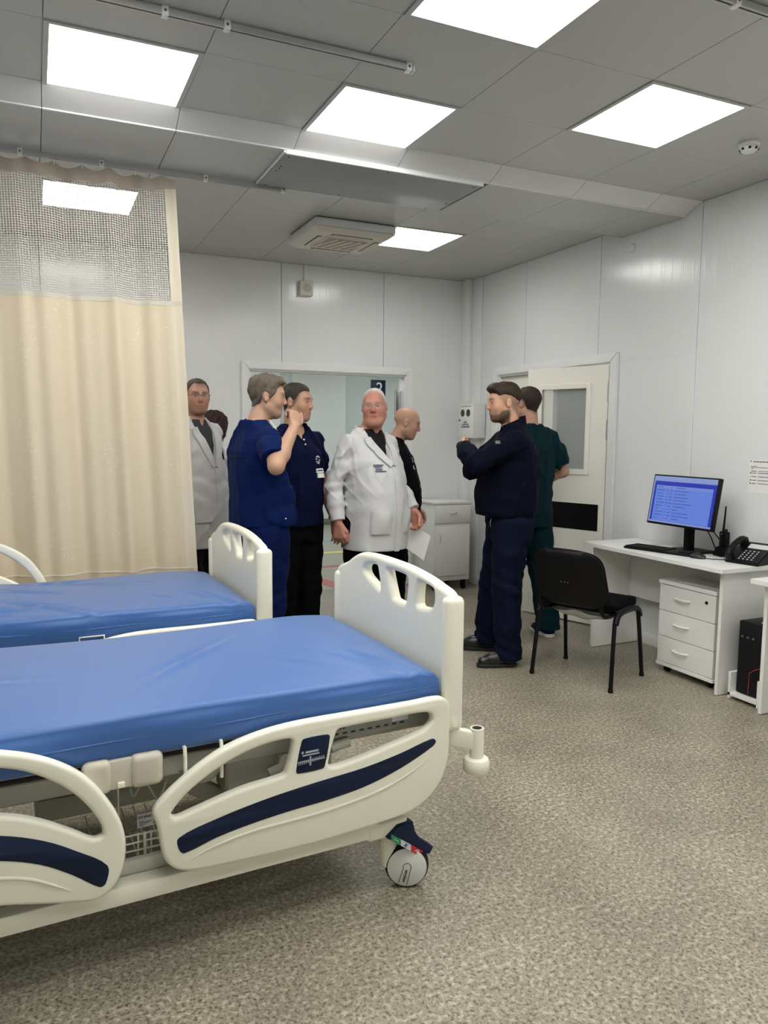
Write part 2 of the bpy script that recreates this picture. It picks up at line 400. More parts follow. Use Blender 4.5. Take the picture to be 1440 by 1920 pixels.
# shallow bulkhead across the ceiling
BZ = 2.981
bk = box('trim_4', (XL, 0.16, BZ+0.012), (XR-0.002, 0.66, ZC-0.002), M_BACKING); tag(bk, 'shallow panelled bulkhead running across the ceiling', kind='structure')
for k in range(-6, 7):
    x0, x1 = max(XL, k*G)+0.0015, min(XR-0.002, (k+1)*G)-0.0015
    pts = [(-0.036, ZC-0.001), (0.10, BZ+0.006), (0.10, BZ), (0.115, BZ), (0.115, BZ+0.012), (-0.02, ZC+0.005)]
    vs_ = [(x0, y, z) for y, z in pts] + [(x1, y, z) for y, z in pts]
    n_ = len(pts); fs = [(i, (i+1) % n_, n_+(i+1) % n_, n_+i) for i in range(n_)] + [tuple(range(n_))[::-1], tuple(range(n_, 2*n_))]
    o = part('bulkhead_slope', vs_, fs, M_EDGELIT, bk)
    bm = bmesh.new(); bm.from_mesh(o.data); bmesh.ops.recalc_face_normals(bm, faces=bm.faces); bm.to_mesh(o.data); bm.free()
    if k not in (2, 3): box('bulkhead_panel', (x0, 0.117, BZ), (x1, 0.70, BZ+0.012), M_CEIL, bk, bevel=0.001, seg=1)
box('bulkhead_face', (XL, 0.70, BZ), (XR-0.002, 0.712, ZC-0.001), M_CEIL, bk)
M_HATCH = mat('hatch_grey', (0.30, 0.31, 0.31), 0.4, var=0.03)
hatch = empty('access_hatch', (1.76, 0.4, BZ-0.004), 0, 'long dark grey access hatch under the ceiling bulkhead', 'hatch')
box('hatch_panel', (-0.60, -0.285, -0.014), (0.60, 0.262, 0.003), M_HATCH, hatch, bevel=0.002)
box('hatch_lip', (-0.60, -0.30, -0.016), (0.60, -0.286, 0.010), M_TRIM, hatch, bevel=0.002)
box('hatch_edge', (-0.612, -0.30, -0.012), (-0.602, 0.262, 0.003), M_TRIM, hatch, bevel=0.002)
for x, y in ((-0.57, -0.25), (0.0, -0.26), (0.56, -0.25), (0.57, 0.1), (0.5, 0.24), (-0.1, 0.24), (-0.56, 0.24), (-0.57, -0.1), (-0.565, -0.06), (-0.572, -0.02)):
    cyl('screw', (x, y, -0.0155), (x, y, -0.013), 0.005, M_BLACK, hatch, n=8)

# ceiling lights
light_labels = {(0, -1): 'bright square ceiling panel at upper left above the curtain', (2, -1): 'bright square ceiling panel in the middle, against the bulkhead',
                (2, -3): 'large bright ceiling panel cut by the top edge of the picture', (4, -2): 'bright square ceiling panel at right near the smoke detector',
                (0, 2): 'bright ceiling panel seen through the curtain netting', (4, 2): 'bright ceiling panel beside the air conditioner'}
for a, b, dy in LIGHTS:
    x0, y0 = a*G, b*G+dy
    key = (int(a), int(b))
    L = empty('ceiling_light', (x0+0.3, y0+0.3, ZC), 0, light_labels.get(key, 'unseen ceiling panel added for light outside the picture'), 'ceiling light', 'square ceiling light panels')
    bm = bmesh.new()
    for lo, hi in (((-0.298, -0.298, -0.006), (-0.277, 0.298, 0.015)), ((0.277, -0.298, -0.006), (0.298, 0.298, 0.015)), ((-0.277, -0.298, -0.006), (0.277, -0.28, 0.015)), ((-0.277, 0.28, -0.006), (0.277, 0.298, 0.015))):
        add_box(bm, lo, hi)
    bm_obj('light_frame', bm, M_CEIL, L)
    part('diffuser', [(-0.277, -0.28, -0.003), (0.277, -0.28, -0.003), (0.277, 0.28, -0.003), (-0.277, 0.28, -0.003), (-0.277, -0.28, 0.012), (0.277, -0.28, 0.012), (0.277, 0.28, 0.012), (-0.277, 0.28, 0.012)],
         [(3, 2, 1, 0), (4, 5, 6, 7), (0, 1, 5, 4), (1, 2, 6, 5), (2, 3, 7, 6), (3, 0, 4, 7)], M_LIGHT, L)

# ------------------------------------------------------------------ hall behind the opening
HX0, HX1, HY = 0.4, 6.6, 8.0
hf = box('floor', (HX0, YB+0.06, -0.1), (HX1, HY+0.1, 0.0), M_FLOORC); tag(hf, 'plain grey green floor of the hall', kind='structure')
M_HALL = wall_mat('hall_panel', (0.58, 0.66, 0.66)); M_HALLP = mat('hall_pale', (0.74, 0.80, 0.79), 0.3, var=0.02)
hb = box('wall_hall', (HX0, HY, 0), (HX1, HY+0.1, ZC), M_HALL); tag(hb, 'pale green grey end wall of the hall', kind='structure')
box('wall_panel', (3.70, HY-0.03, 0.08), (4.62, HY, ZC), M_HALLP, hb); box('wall_panel', (2.2, HY-0.03, 0.08), (3.50, HY, ZC), M_HALLP, hb)
box('bumper_rail', (HX0, HY-0.06, 0.72), (HX1, HY, 0.90), mat('rail_grey', (0.30, 0.32, 0.33), 0.5, var=0.05), hb, bevel=0.008)
box('skirting', (HX0, HY-0.045, 0), (HX1, HY, 0.10), mat('skirt_green', (0.17, 0.19, 0.14), 0.5, var=0.05), hb, bevel=0.004)
hl = box('wall_hall_left', (HX0-0.1, YB+0.1, 0), (HX0, HY, ZC), M_HALL); tag(hl, 'hall wall at left', kind='structure')
hr = box('wall_hall_right', (HX1, YB+0.1, 0), (HX1+0.1, HY, ZC), M_HALL); tag(hr, 'hall wall at right', kind='structure')
hc = box('ceiling', (HX0, YB+0.1, 2.75), (HX1, HY, 2.85), M_CEIL); tag(hc, 'ceiling of the hall', kind='structure')
for (x, y) in ((2.0, 4.6), (3.4, 6.2), (4.6, 4.6), (2.0, 7.0), (5.4, 6.6)):
    L = empty('ceiling_light', (x, y, 2.75), 0, 'ceiling light panel hidden in the hall', 'ceiling light', 'hall ceiling lights')
    box('diffuser', (-0.29, -0.29, -0.012), (0.29, 0.29, -0.001), M_LIGHT, L)
for nm, lab, y, w_, c in (('floor_line', 'yellow guide line on the hall floor', 5.15, 0.10, (0.75, 0.72, 0.18)), ('floor_line', 'blue guide line on the hall floor', 6.12, 0.10, (0.20, 0.32, 0.55)), ('floor_line', 'thin red guide line on the hall floor', 4.2, 0.09, (0.48, 0.12, 0.12))):
    o = box(nm, (HX0+0.02, y-w_/2, 0.0), (HX1-0.02, y+w_/2, 0.002), mat('line_'+lab.split()[0]+lab.split()[1], c, 0.5, var=0.05)); tag(o, lab, 'floor line', 'guide lines on the hall floor')
o = part('floor_arrow', [(2.44, 3.62, 0.002), (2.58, 3.68, 0.002), (2.70, 3.16, 0.002), (2.55, 3.05, 0.002), (2.44, 3.62, 0.0), (2.58, 3.68, 0.0), (2.70, 3.16, 0.0), (2.55, 3.05, 0.0)],
         [(0, 1, 2, 3), (7, 6, 5, 4), (0, 4, 5, 1), (1, 5, 6, 2), (2, 6, 7, 3), (3, 7, 4, 0)], mat('line_red', (0.48, 0.12, 0.12), 0.5, var=0.05)); tag(o, 'broad red slanting mark on the hall floor near the opening', 'floor mark')
sg = empty('wall_sign', (5.22, HY-0.001, 2.27), 0, 'dark blue square sign with a white numeral two', 'sign')
box('sign_plate', (-0.13, -0.02, -0.17), (0.13, 0.0, 0.14), M_NAVY, sg, bevel=0.002)
M_SIGNW = mat('sign_white', (0.85, 0.85, 0.85), 0.5, var=0.01)
text('numeral', '2', 0.26, M_SIGNW, sg, frame_mtx((0.02, -0.021, 0.0), (1, 0, 0), (0, 0, 1)), bold=0.002)
# hinges of the hall door on the right jamb (its leaf is folded right back behind the wall)
hd = empty('door_1', (OX1-0.012, YB+0.135, 0), 0, 'steel hinges of the hall door on the right jamb', kind='structure')
box('leaf', (0.06, 0.004, 0.01), (0.95, 0.045, 2.05), M_DOOR, hd, bevel=0.003)
for z in (0.35, 1.80):
    h_ = box('hinge_plate', (-0.020, -0.060, z-0.14), (-0.001, -0.004, z+0.14), M_METAL, hd, bevel=0.002)
    cyl('pin', (-0.028, 0.004, z-0.15), (-0.028, 0.004, z+0.15), 0.013, M_METAL, h_, n=12); cyl('pin', (-0.045, -0.03, z-0.13), (-0.045, -0.03, z+0.13), 0.008, M_METAL, h_, n=12)

# room beyond the double door
bx0, bx1 = XR+0.1, 6.4
sf = box('floor', (bx0-0.02, 0.0, -0.1), (bx1, YB, -0.001), M_FLOORC); tag(sf, 'floor of the side room', kind='structure')
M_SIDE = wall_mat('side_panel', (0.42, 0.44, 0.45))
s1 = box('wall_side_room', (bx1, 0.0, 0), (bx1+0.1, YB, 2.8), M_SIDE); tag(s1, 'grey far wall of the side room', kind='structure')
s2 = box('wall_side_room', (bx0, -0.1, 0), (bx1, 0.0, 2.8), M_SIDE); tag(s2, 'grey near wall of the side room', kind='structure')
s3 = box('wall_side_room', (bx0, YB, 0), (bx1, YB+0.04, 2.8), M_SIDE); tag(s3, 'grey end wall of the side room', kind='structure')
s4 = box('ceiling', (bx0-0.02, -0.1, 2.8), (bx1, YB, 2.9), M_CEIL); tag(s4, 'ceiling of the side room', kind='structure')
sd = box('door_2', (bx1-0.05, 1.62, 0), (bx1, 2.62, 2.1), mat('side_door_grey', (0.36, 0.38, 0.39), 0.4, var=0.03), bevel=0.004); tag(sd, 'grey door in the side room behind the glass', kind='structure')
box('pane', (bx1-0.06, 1.95, 0.7), (bx1-0.049, 2.40, 1.75), mat('pane_pale', (0.62, 0.72, 0.68), 0.15, var=0.02), sd)
L = empty('ceiling_light', (5.2, 1.4, 2.8), 0, 'ceiling light panel hidden in the side room', 'ceiling light')
box('diffuser', (-0.2, -0.2, -0.012), (0.2, 0.2, -0.001), emis('lit_panel_soft', LIGHT_COLOR, LIGHT_STRENGTH*0.5), L)

# ------------------------------------------------------------------ double door in the right wall
def door_leaf(parent, w, window=True, flip=1):
    # leaf in local coords: hinge at origin, leaf runs along +Y, thickness along +X (0..0.045), room side is -X (x=0)
    z0, z1 = 0.012, 2.058
    wy0, wy1, wz0, wz1 = 0.235*w, 0.82*w, 1.235, 1.895
    if window:
        bm = bmesh.new()
        for lo, hi in (((0, 0, z0), (0.045, wy0, z1)), ((0, wy1, z0), (0.045, w, z1)), ((0, wy0, z0), (0.045, wy1, wz0)), ((0, wy0, wz1), (0.045, wy1, z1))): add_box(bm, lo, hi)
        bm_obj('leaf', bm, M_DOOR, parent)
        bm = bmesh.new(); e = 0.03
        for lo, hi in (((-0.010, wy0-e, wz0-e), (0.002, wy0+0.012, wz1+e)), ((-0.010, wy1-0.012, wz0-e), (0.002, wy1+e, wz1+e)), ((-0.010, wy0+0.012, wz0-e), (0.002, wy1-0.012, wz0+0.012)), ((-0.010, wy0+0.012, wz1-0.012), (0.002, wy1-0.012, wz1+e))): add_box(bm, lo, hi, 0.003, 1)
        bm_obj('window_bead', bm, M_DOOR, parent, smooth=True)
        box('pane', (0.018, wy0, wz0), (0.024, wy1, wz1), M_GLASS, parent)
        box('kick_strip', (-0.002, 0.05, 0.765), (0.0005, w-0.02, 0.975), M_BLACK, parent)
    else:
        box('leaf', (0, 0, z0), (0.045, w, z1), M_DOOR, parent, bevel=0.002)
    for z in (0.30, 1.56, 1.85):
        h_ = box('hinge', (-0.004, -0.012, z-0.075), (0.004, 0.004, z+0.075), M_METAL, parent)
        cyl('pin', (-0.006, -0.006, z-0.07), (-0.006, -0.006, z+0.07), 0.006, M_METAL, h_, n=10)
dl = empty('door_3', (XR-0.012, DY0+0.014, 0), math.radians(20), 'cream door leaf standing ajar with a glazed window and black kick strip', kind='structure')
door_leaf(dl, 0.74)
dl2 = empty('door_4', (XR+0.035, DY1-0.014, 0), 0, 'closed cream door leaf behind the standing men', kind='structure')
box('leaf', (0, -0.78, 0.012), (0.045, 0, 2.058), M_DOOR, dl2, bevel=0.002)
for z in (0.30, 1.80): cyl('hinge', (-0.006, -0.002, z-0.07), (-0.006, -0.002, z+0.07), 0.006, M_METAL, dl2, n=10)

# ------------------------------------------------------------------ ceiling and wall fittings
ac = empty('air_conditioner', (2.085, 1.69, ZC), 0, 'white square cassette air conditioner hanging under the ceiling', 'air conditioner')
box('casing', (-0.315, -0.315, -0.068), (0.315, 0.315, -0.008), mat('ac_white', (0.66, 0.69, 0.69), 0.4, var=0.02), ac, bevel=0.012, seg=3)
box('shadow_gap', (-0.30, -0.30, -0.009), (0.30, 0.30, -0.001), M_BACKING, ac)
bm = bmesh.new()
a_, b_ = 0.315, 0.27
vs_ = [bm.verts.new(v) for v in [(-a_, -a_, -0.07), (a_, -a_, -0.07), (a_, a_, -0.07), (-a_, a_, -0.07), (-b_, -b_, -0.10), (b_, -b_, -0.10), (b_, b_, -0.10), (-b_, b_, -0.10)]]
for f in ((3, 2, 1, 0), (4, 5, 6, 7), (0, 1, 5, 4), (1, 2, 6, 5), (2, 3, 7, 6), (3, 0, 4, 7)): bm.faces.new([vs_[k] for k in f])
fp = bm_obj('front_panel', bm, mat('ac_panel', (0.70, 0.66, 0.58), 0.45, var=0.02), ac)
M_ACG = mat('ac_grille', (0.42, 0.37, 0.29), 0.6, var=0.05); M_ACD = mat('ac_slot', (0.12, 0.11, 0.10), 0.6, var=0.05)
for s in (-1, 1):
    for lo, hi, l2, h2 in (((-0.16, s*0.225-0.016, -0.103), (0.16, s*0.225+0.016, -0.0995), (-0.15, s*0.222-0.010, -0.107), (0.15, s*0.222+0.010, -0.1)),
                           ((s*0.225-0.016, -0.16, -0.103), (s*0.225+0.016, 0.16, -0.0995), (s*0.222-0.010, -0.15, -0.107), (s*0.222+0.010, 0.15, -0.1))):
        sl_ = box('air_slot', lo, hi, M_ACD, ac, bevel=0.001, seg=1); box('flap', l2, h2, mat('ac_panel', (0.7, 0.66, 0.58)), sl_, bevel=0.002, seg=1)
gr = box('grille', (-0.175, -0.175, -0.104), (0.175, 0.175, -0.099), mat('ac_panel', (0.7, 0.66, 0.58)), ac, bevel=0.002)
box('filter', (-0.15, -0.15, -0.106), (0.15, 0.15, -0.103), M_ACG, gr)
for k in range(-2, 3):
    box('slat', (-0.012, -0.135, -0.110), (0.012, 0.135, -0.106), mat('ac_panel', (0.7, 0.66, 0.58)), gr, mtx=Matrix.Translation((k*0.062, 0, 0)) @ Matrix.Rotation(0.35, 4, 'Z'))

sm = empty('smoke_detector', (3.372, -0.875, ZC), 0, 'round white smoke detector on the ceiling at far right', 'smoke detector')
lathe('base', [(0.052, -0.001), (0.052, -0.012), (0.046, -0.018)], M_TRIM, sm)
lathe('head', [(0.044, -0.018), (0.047, -0.024), (0.045, -0.036), (0.034, -0.046), (0.015, -0.050)], M_TRIM, sm)
bm = bmesh.new()
for k in range(8):
    t = k*math.pi/4; add_box(bm, (0.040, -0.006, -0.040), (0.0475, 0.006, -0.030), mtx=Matrix.Rotation(t, 4, 'Z'))
bm_obj('vents', bm, M_BLACK, sm)['kind'] = 'stuff'
se = empty('wall_sensor', (XR-0.0005, 0.605, 2.884), 0, 'small white dome sensor high on the right wall', 'sensor')
lathe('dome', [(0.030, 0.0), (0.030, 0.008), (0.026, 0.018), (0.016, 0.026), (0.004, 0.029)], M_TRIM, se, mtx=Matrix.Rotation(-math.pi/2, 4, 'Y'))
lathe('base_ring', [(0.034, 0.0), (0.034, 0.005), (0.030, 0.007)], M_TRIM, se, mtx=Matrix.Rotation(-math.pi/2, 4, 'Y'))
spk = empty('wall_speaker', (2.222, YB-0.0005, 2.83), 0, 'small cream wall speaker below a conduit on the back wall', 'speaker')
M_SPK = mat('speaker_cream', (0.70, 0.69, 0.62), 0.45, var=0.02)
box('case', (-0.062, -0.06, -0.066), (0.062, 0.0, 0.066), M_SPK, spk, bevel=0.006)
lathe('grille', [(0.040, 0.0), (0.040, 0.003), (0.030, 0.005)], mat('speaker_grille', (0.52, 0.51, 0.46), 0.6, var=0.05, bump=0.3, bscale=300), spk, mtx=Matrix.Translation((0.004, -0.06, 0)) @ Matrix.Rotation(math.pi/2, 4, 'X'))
box('conduit', (-0.012, -0.018, 0.066), (0.014, 0.0, ZC-2.832), M_TRIM, spk, bevel=0.002)

# curtain tracks
def track(name, label, x0, x1, y, ztop, brackets):
    t = empty(name, ((x0+x1)/2, y, ztop), 0, label, 'curtain track', 'ceiling curtain tracks')
    L = (x1-x0)/2; bm = bmesh.new()
    add_box(bm, (-L, -0.014, -0.012), (L, 0.014, -0.008)); add_box(bm, (-L, -0.014, -0.030), (L, -0.011, -0.012)); add_box(bm, (-L, 0.011, -0.030), (L, 0.014, -0.012))
    add_box(bm, (-L, -0.011, -0.030), (L, -0.004, -0.028)); add_box(bm, (-L, 0.004, -0.030), (L, 0.011, -0.028))
    bm_obj('rail', bm, M_ALU, t)
    for bx in brackets:
        b_ = box('bracket', (bx-x0-L-0.012, -0.017, -0.034), (bx-x0-L+0.012, 0.017, -0.001), M_TRIM, t, bevel=0.002)
        cyl('screw', (bx-x0-L, -0.0185, -0.018), (bx-x0-L, -0.016, -0.018), 0.005, M_GREYP, b_, n=10)
    box('end_cap', (L-0.003, -0.017, -0.033), (L+0.006, 0.017, -0.006), M_TRIM, t, bevel=0.002)
    return t
track('curtain_track', 'empty white curtain track on the near ceiling', -1.6, 1.40, -0.875, ZC, (-1.2, -0.6, 0.0, 0.40, 0.625, 1.38))
track('curtain_track', 'short curtain track at the top right corner of the picture', 2.05, 3.3, -1.80, ZC, (2.2, 2.8))
track('curtain_track', 'curtain track carrying the cream curtain behind the bulkhead', -1.6, 1.325, 0.688, BZ-0.0005, (-1.3, -0.7, -0.1, 0.30, 0.86, 1.32))

# ------------------------------------------------------------------ privacy curtain
cu = empty('privacy_curtain', (0.0, 0.688, 0.0), 0, 'long cream privacy curtain with a net top, hanging from its track', 'curtain')
CX0, CX1 = -1.45, 0.682
def cpos(s, z):
    # s 0..1 along the curtain, z height: hanging folds
    t = (2.94-z)/2.5
    x = CX0+(CX1-CX0+0.10*t)*s
    L = (CX1-CX0)*s
    y = 0.026*math.sin(2*math.pi*L/0.36+0.9*math.sin(3*L)) + 0.013*math.sin(2*math.pi*L/0.19+1.0+1.5*math.sin(L*4)) + 0.004*math.sin(2*math.pi*L/0.085+3*math.sin(2*L))
    y *= 0.75+0.55*t
    y += 0.010*t*math.sin(z*3+L*5)
    if s > 0.955: y += -0.02*(s-0.955)/0.045
    return (x, y, z)
NS = 360
def sheet(name, zs, m, s0=0.0, s1=1.0, th=0.0, dz=None):
    ss = [s0+(s1-s0)*i/NS for i in range(NS+1)]
    vs_, fs = [], []
    for z in zs:
        for s in ss:
            p = cpos(s, z + (dz(s, z) if dz else 0)); vs_.append((p[0], p[1]-th, p[2]))
    n_ = NS+1
    for k in range(len(zs)-1):
        for i in range(NS): fs.append((k*n_+i, k*n_+i+1, (k+1)*n_+i+1, (k+1)*n_+i))
    return part(name, vs_, fs, m, cu, smooth=True)
def fabric_mat(name, col, dots=True, transl=0.35):
    m = bpy.data.materials.new(name); m.use_nodes = True; nt = m.node_tree; b = nt.nodes['Principled BSDF']
    b.inputs['Roughness'].default_value = 0.6; b.inputs['Sheen Weight'].default_value = 0.15
    tc = nn(nt, 'ShaderNodeTexCoord'); v = nn(nt, 'ShaderNodeTexVoronoi'); v.inputs['Scale'].default_value = 42
    nt.links.new(tc.outputs['Object'], v.inputs['Vector'])
    w1 = nn(nt, 'ShaderNodeTexNoise'); w1.inputs['Scale'].default_value = 4.0; nt.links.new(tc.outputs['Object'], w1.inputs['Vector'])
    r = nn(nt, 'ShaderNodeMapRange'); r.inputs[1].default_value = 0.10; r.inputs[2].default_value = 0.22; r.inputs[3].default_value = 1; r.inputs[4].default_value = 0; nt.links.new(v.outputs['Distance'], r.inputs[0])
    mk = nn(nt, 'ShaderNodeMath', operation='MULTIPLY'); rr = nn(nt, 'ShaderNodeMapRange'); rr.inputs[1].default_value = 0.5; rr.inputs[2].default_value = 0.58; nt.links.new(w1.outputs['Fac'], rr.inputs[0])
    nt.links.new(r.outputs[0], mk.inputs[0]); nt.links.new(rr.outputs[0], mk.inputs[1])
    mx = nn(nt, 'ShaderNodeMixRGB'); mx.inputs[1].default_value = (*col, 1); mx.inputs[2].default_value = (0.92, 0.87, 0.76, 1)
    if dots: nt.links.new(mk.outputs[0], mx.inputs[0])
    else: mx.inputs[0].default_value = 0
    wv = nn(nt, 'ShaderNodeTexWave'); wv.inputs['Scale'].default_value = 300; nt.links.new(tc.outputs['Object'], wv.inputs['Vector'])
    bp = nn(nt, 'ShaderNodeBump'); bp.inputs['Strength'].default_value = 0.05; bp.inputs['Distance'].default_value = 0.002; nt.links.new(wv.outputs['Fac'], bp.inputs['Height'])
    nt.links.new(bp.outputs['Normal'], b.inputs['Normal']); nt.links.new(mx.outputs[0], b.inputs['Base Color'])
    tr = nn(nt, 'ShaderNodeBsdfTranslucent'); nt.links.new(mx.outputs[0], tr.inputs[0])
    ms = nn(nt, 'ShaderNodeMixShader'); ms.inputs[0].default_value = transl
    nt.links.new(b.outputs[0], ms.inputs[1]); nt.links.new(tr.outputs[0], ms.inputs[2]); nt.links.new(ms.outputs[0], nt.nodes['Material Output'].inputs[0])
    return m
M_CURT = fabric_mat('cream_curtain', (0.82, 0.71, 0.52)); M_TAPE = fabric_mat('curtain_tape', (0.50, 0.43, 0.35), False, 0.05)
M_NET = fabric_mat('curtain_net', (0.78, 0.75, 0.68), False, 0.2)
zseam = 2.244
sheet('fabric', [zseam-0.01-(zseam-0.72)*k/60 for k in range(61)], M_CURT)
sheet('hem', [0.72-0.20*k/8 for k in range(9)], fabric_mat('curtain_hem', (0.72, 0.62, 0.47), False, 0.25), th=0.002)
sheet('hem_stitch', [0.724, 0.720, 0.716], fabric_mat('stitch', (0.9, 0.86, 0.74), False, 0.1), th=0.004)
sheet('seam_band', [zseam+0.012, zseam, zseam-0.014], fabric_mat('curtain_band', (0.72, 0.67, 0.57), False, 0.2), th=0.003)
sag = lambda s, z: -0.022*abs(math.sin(math.pi*s*15.5))*max(0, (z-2.83)/0.1)
sheet('top_tape', [2.942, 2.925, 2.91, 2.895, 2.88, 2.862], M_TAPE, dz=sag, th=0.001)
# net: real crossing threads
vs_, fs = [], []
def ribbon(pts, dx, dz):
    k0 = len(vs_)
    for p in pts: vs_.append((p[0]-dx, p[1], p[2]-dz)); vs_.append((p[0]+dx, p[1], p[2]+dz))
    for i in range(len(pts)-1): fs.append((k0+2*i, k0+2*i+1, k0+2*i+3, k0+2*i+2))
zn0, zn1 = zseam+0.008, 2.87
nv = 155
for i in range(nv+1):
    s = i/nv; ribbon([cpos(s, zn0+(zn1-zn0)*k/14) for k in range(15)], 0.0017, 0)
nh = 50
for j in range(nh+1):
    z = zn0+(zn1-zn0)*j/nh; ribbon([cpos(i/220, z) for i in range(221)], 0, 0.0017)
net = part('net_panel', vs_, fs, M_NET, cu); net['kind'] = 'stuff'
bm = bmesh.new()
sheet('side_hem', [2.87-(2.87-0.54)*k/30 for k in range(31)], fabric_mat('curtain_edge', (0.84, 0.76, 0.60), False, 0.2), s0=0.974, s1=1.0, th=0.002)
for k in range(16):
    s = (k+0.0)/15.5; p = cpos(min(s, 1), 2.945)
    h_ = box('hook', (p[0]-0.004, -0.004, 2.925), (p[0]+0.004, 0.004, 2.9495), M_TRIM, cu)

# ------------------------------------------------------------------ hospital beds
def catm2(pts, n=5, closed=True): return catmull([(a, b, 0) for a, b in pts], closed, n)
def flat(pts): return [(p[0], p[1]) for p in pts]
UZ = Matrix(((1, 0, 0, 0), (0, 0, -1, 0), (0, 1, 0, 0), (0, 0, 0, 1)))     # (x,y,z) -> (u=x, v=-z, z=y)
VZ = Matrix(((0, 0, 1, 0), (1, 0, 0, 0), (0, 1, 0, 0), (0, 0, 0, 1)))      # (x,y,z) -> (u=z, v=x, z=y)
RAIL = [(-0.064, 0.635), (-0.059, 0.600), (-0.060, 0.46), (-0.083, 0.379), (-0.130, 0.325), (-0.199, 0.289), (-0.289, 0.276), (-0.543, 0.264), (-0.774, 0.268), (-0.920, 0.277), (-0.968, 0.296), (-0.996, 0.336), (-1.010, 0.424), (-1.022, 0.470), (-1.005, 0.500), (-0.926, 0.562), (-0.842, 0.610), (-0.756, 0.638), (-0.652, 0.654), (-0.543, 0.658), (-0.379, 0.657), (-0.204, 0.657), (-0.095, 0.657)]
WINL = [(-0.972, 0.462), (-0.913, 0.520), (-0.807, 0.578), (-0.712, 0.606), (-0.625, 0.612), (-0.612, 0.600), (-0.634, 0.512), (-0.645, 0.502), (-0.772, 0.488), (-0.914, 0.455), (-0.962, 0.446)]
WINR = [(-0.470, 0.606), (-0.455, 0.614), (-0.292, 0.616), (-0.158, 0.616), (-0.132, 0.604), (-0.129, 0.580), (-0.166, 0.554), (-0.292, 0.526), (-0.420, 0.502), (-0.487, 0.498), (-0.497, 0.510)]
STRIPE = [(-0.956, 0.386), (-0.845, 0.418), (-0.698, 0.444), (-0.543, 0.461), (-0.378, 0.475), (-0.247, 0.497), (-0.130, 0.524), (-0.115, 0.513), (-0.128, 0.497), (-0.246, 0.447), (-0.377, 0.412), (-0.503, 0.397), (-0.622, 0.390), (-0.736, 0.379), (-0.846, 0.362), (-0.940, 0.338), (-0.955, 0.352)]
RIDGE = [(-0.934, 0.312), (-0.846, 0.338), (-0.736, 0.354), (-0.543, 0.360), (-0.377, 0.377), (-0.246, 0.409), (-0.127, 0.464)]
KPAD = [(-0.578, 0.606), (-0.503, 0.606), (-0.495, 0.598), (-0.512, 0.508), (-0.520, 0.501), (-0.598, 0.501), (-0.605, 0.509), (-0.587, 0.598)]
# head-end rail, in its own tilted frame (pivot at u=-1.12, z=0.30); built level then tilted with the backrest
RAIL2 = [(-1.108, 0.350), (-1.112, 0.420), (-1.135, 0.480), (-1.180, 0.545), (-1.240, 0.605), (-1.310, 0.645), (-1.400, 0.672), (-1.55, 0.690), (-1.75, 0.690), (-1.93, 0.670), (-2.02, 0.62), (-2.06, 0.54), (-2.06, 0.44), (-2.03, 0.36), (-1.97, 0.315), (-1.85, 0.295), (-1.60, 0.285), (-1.40, 0.275), (-1.240, 0.258), (-1.165, 0.258), (-1.125, 0.290)]
WIN2 = [(-1.172, 0.438), (-1.192, 0.484), (-1.245, 0.545), (-1.310, 0.592), (-1.400, 0.630), (-1.55, 0.648), (-1.75, 0.645), (-1.93, 0.62), (-2.0, 0.57), (-1.99, 0.50), (-1.90, 0.485), (-1.70, 0.515), (-1.55, 0.525), (-1.400, 0.510), (-1.320, 0.486), (-1.245, 0.452), (-1.195, 0.428)]
STRIPE2 = [(-1.152, 0.352), (-1.235, 0.402), (-1.319, 0.440), (-1.42, 0.465), (-1.55, 0.475), (-1.75, 0.46), (-1.95, 0.42), (-1.97, 0.40), (-1.95, 0.385), (-1.75, 0.40), (-1.55, 0.41), (-1.42, 0.40), (-1.321, 0.377), (-1.237, 0.337), (-1.167, 0.295), (-1.152, 0.302)]
RIDGE2 = [(-1.238, 0.294), (-1.281, 0.315), (-1.343, 0.340), (-1.42, 0.352), (-1.60, 0.360), (-1.9, 0.35)]
FOOTB = [(0.005, 0.53), (0.000, 0.60), (0.000, 0.940), (0.006, 0.975), (0.028, 0.997), (0.080, 1.010), (0.160, 1.026), (0.280, 1.040), (0.400, 1.045), (0.560, 1.045), (0.680, 1.036), (0.755, 1.012), (0.825, 0.978), (0.890, 0.956), (0.918, 0.942), (0.928, 0.918), (0.928, 0.60), (0.923, 0.53)]
H1 = [(0.655, 0.975), (0.622, 0.996), (0.548, 1.003), (0.536, 0.994), (0.514, 0.920), (0.522, 0.914), (0.572, 0.930), (0.646, 0.958)]
H2 = [(0.452, 1.004), (0.322, 1.003), (0.298, 0.994), (0.309, 0.910), (0.319, 0.901), (0.405, 0.901), (0.416, 0.911), (0.456, 0.994)]
H3 = [(0.218, 0.992), (0.202, 0.996), (0.120, 0.988), (0.112, 0.958), (0.122, 0.930), (0.150, 0.916), (0.216, 0.910), (0.228, 0.920)]
M_STICK = mat('sticker', (0.55, 0.55, 0.53), 0.5, var=0.05)
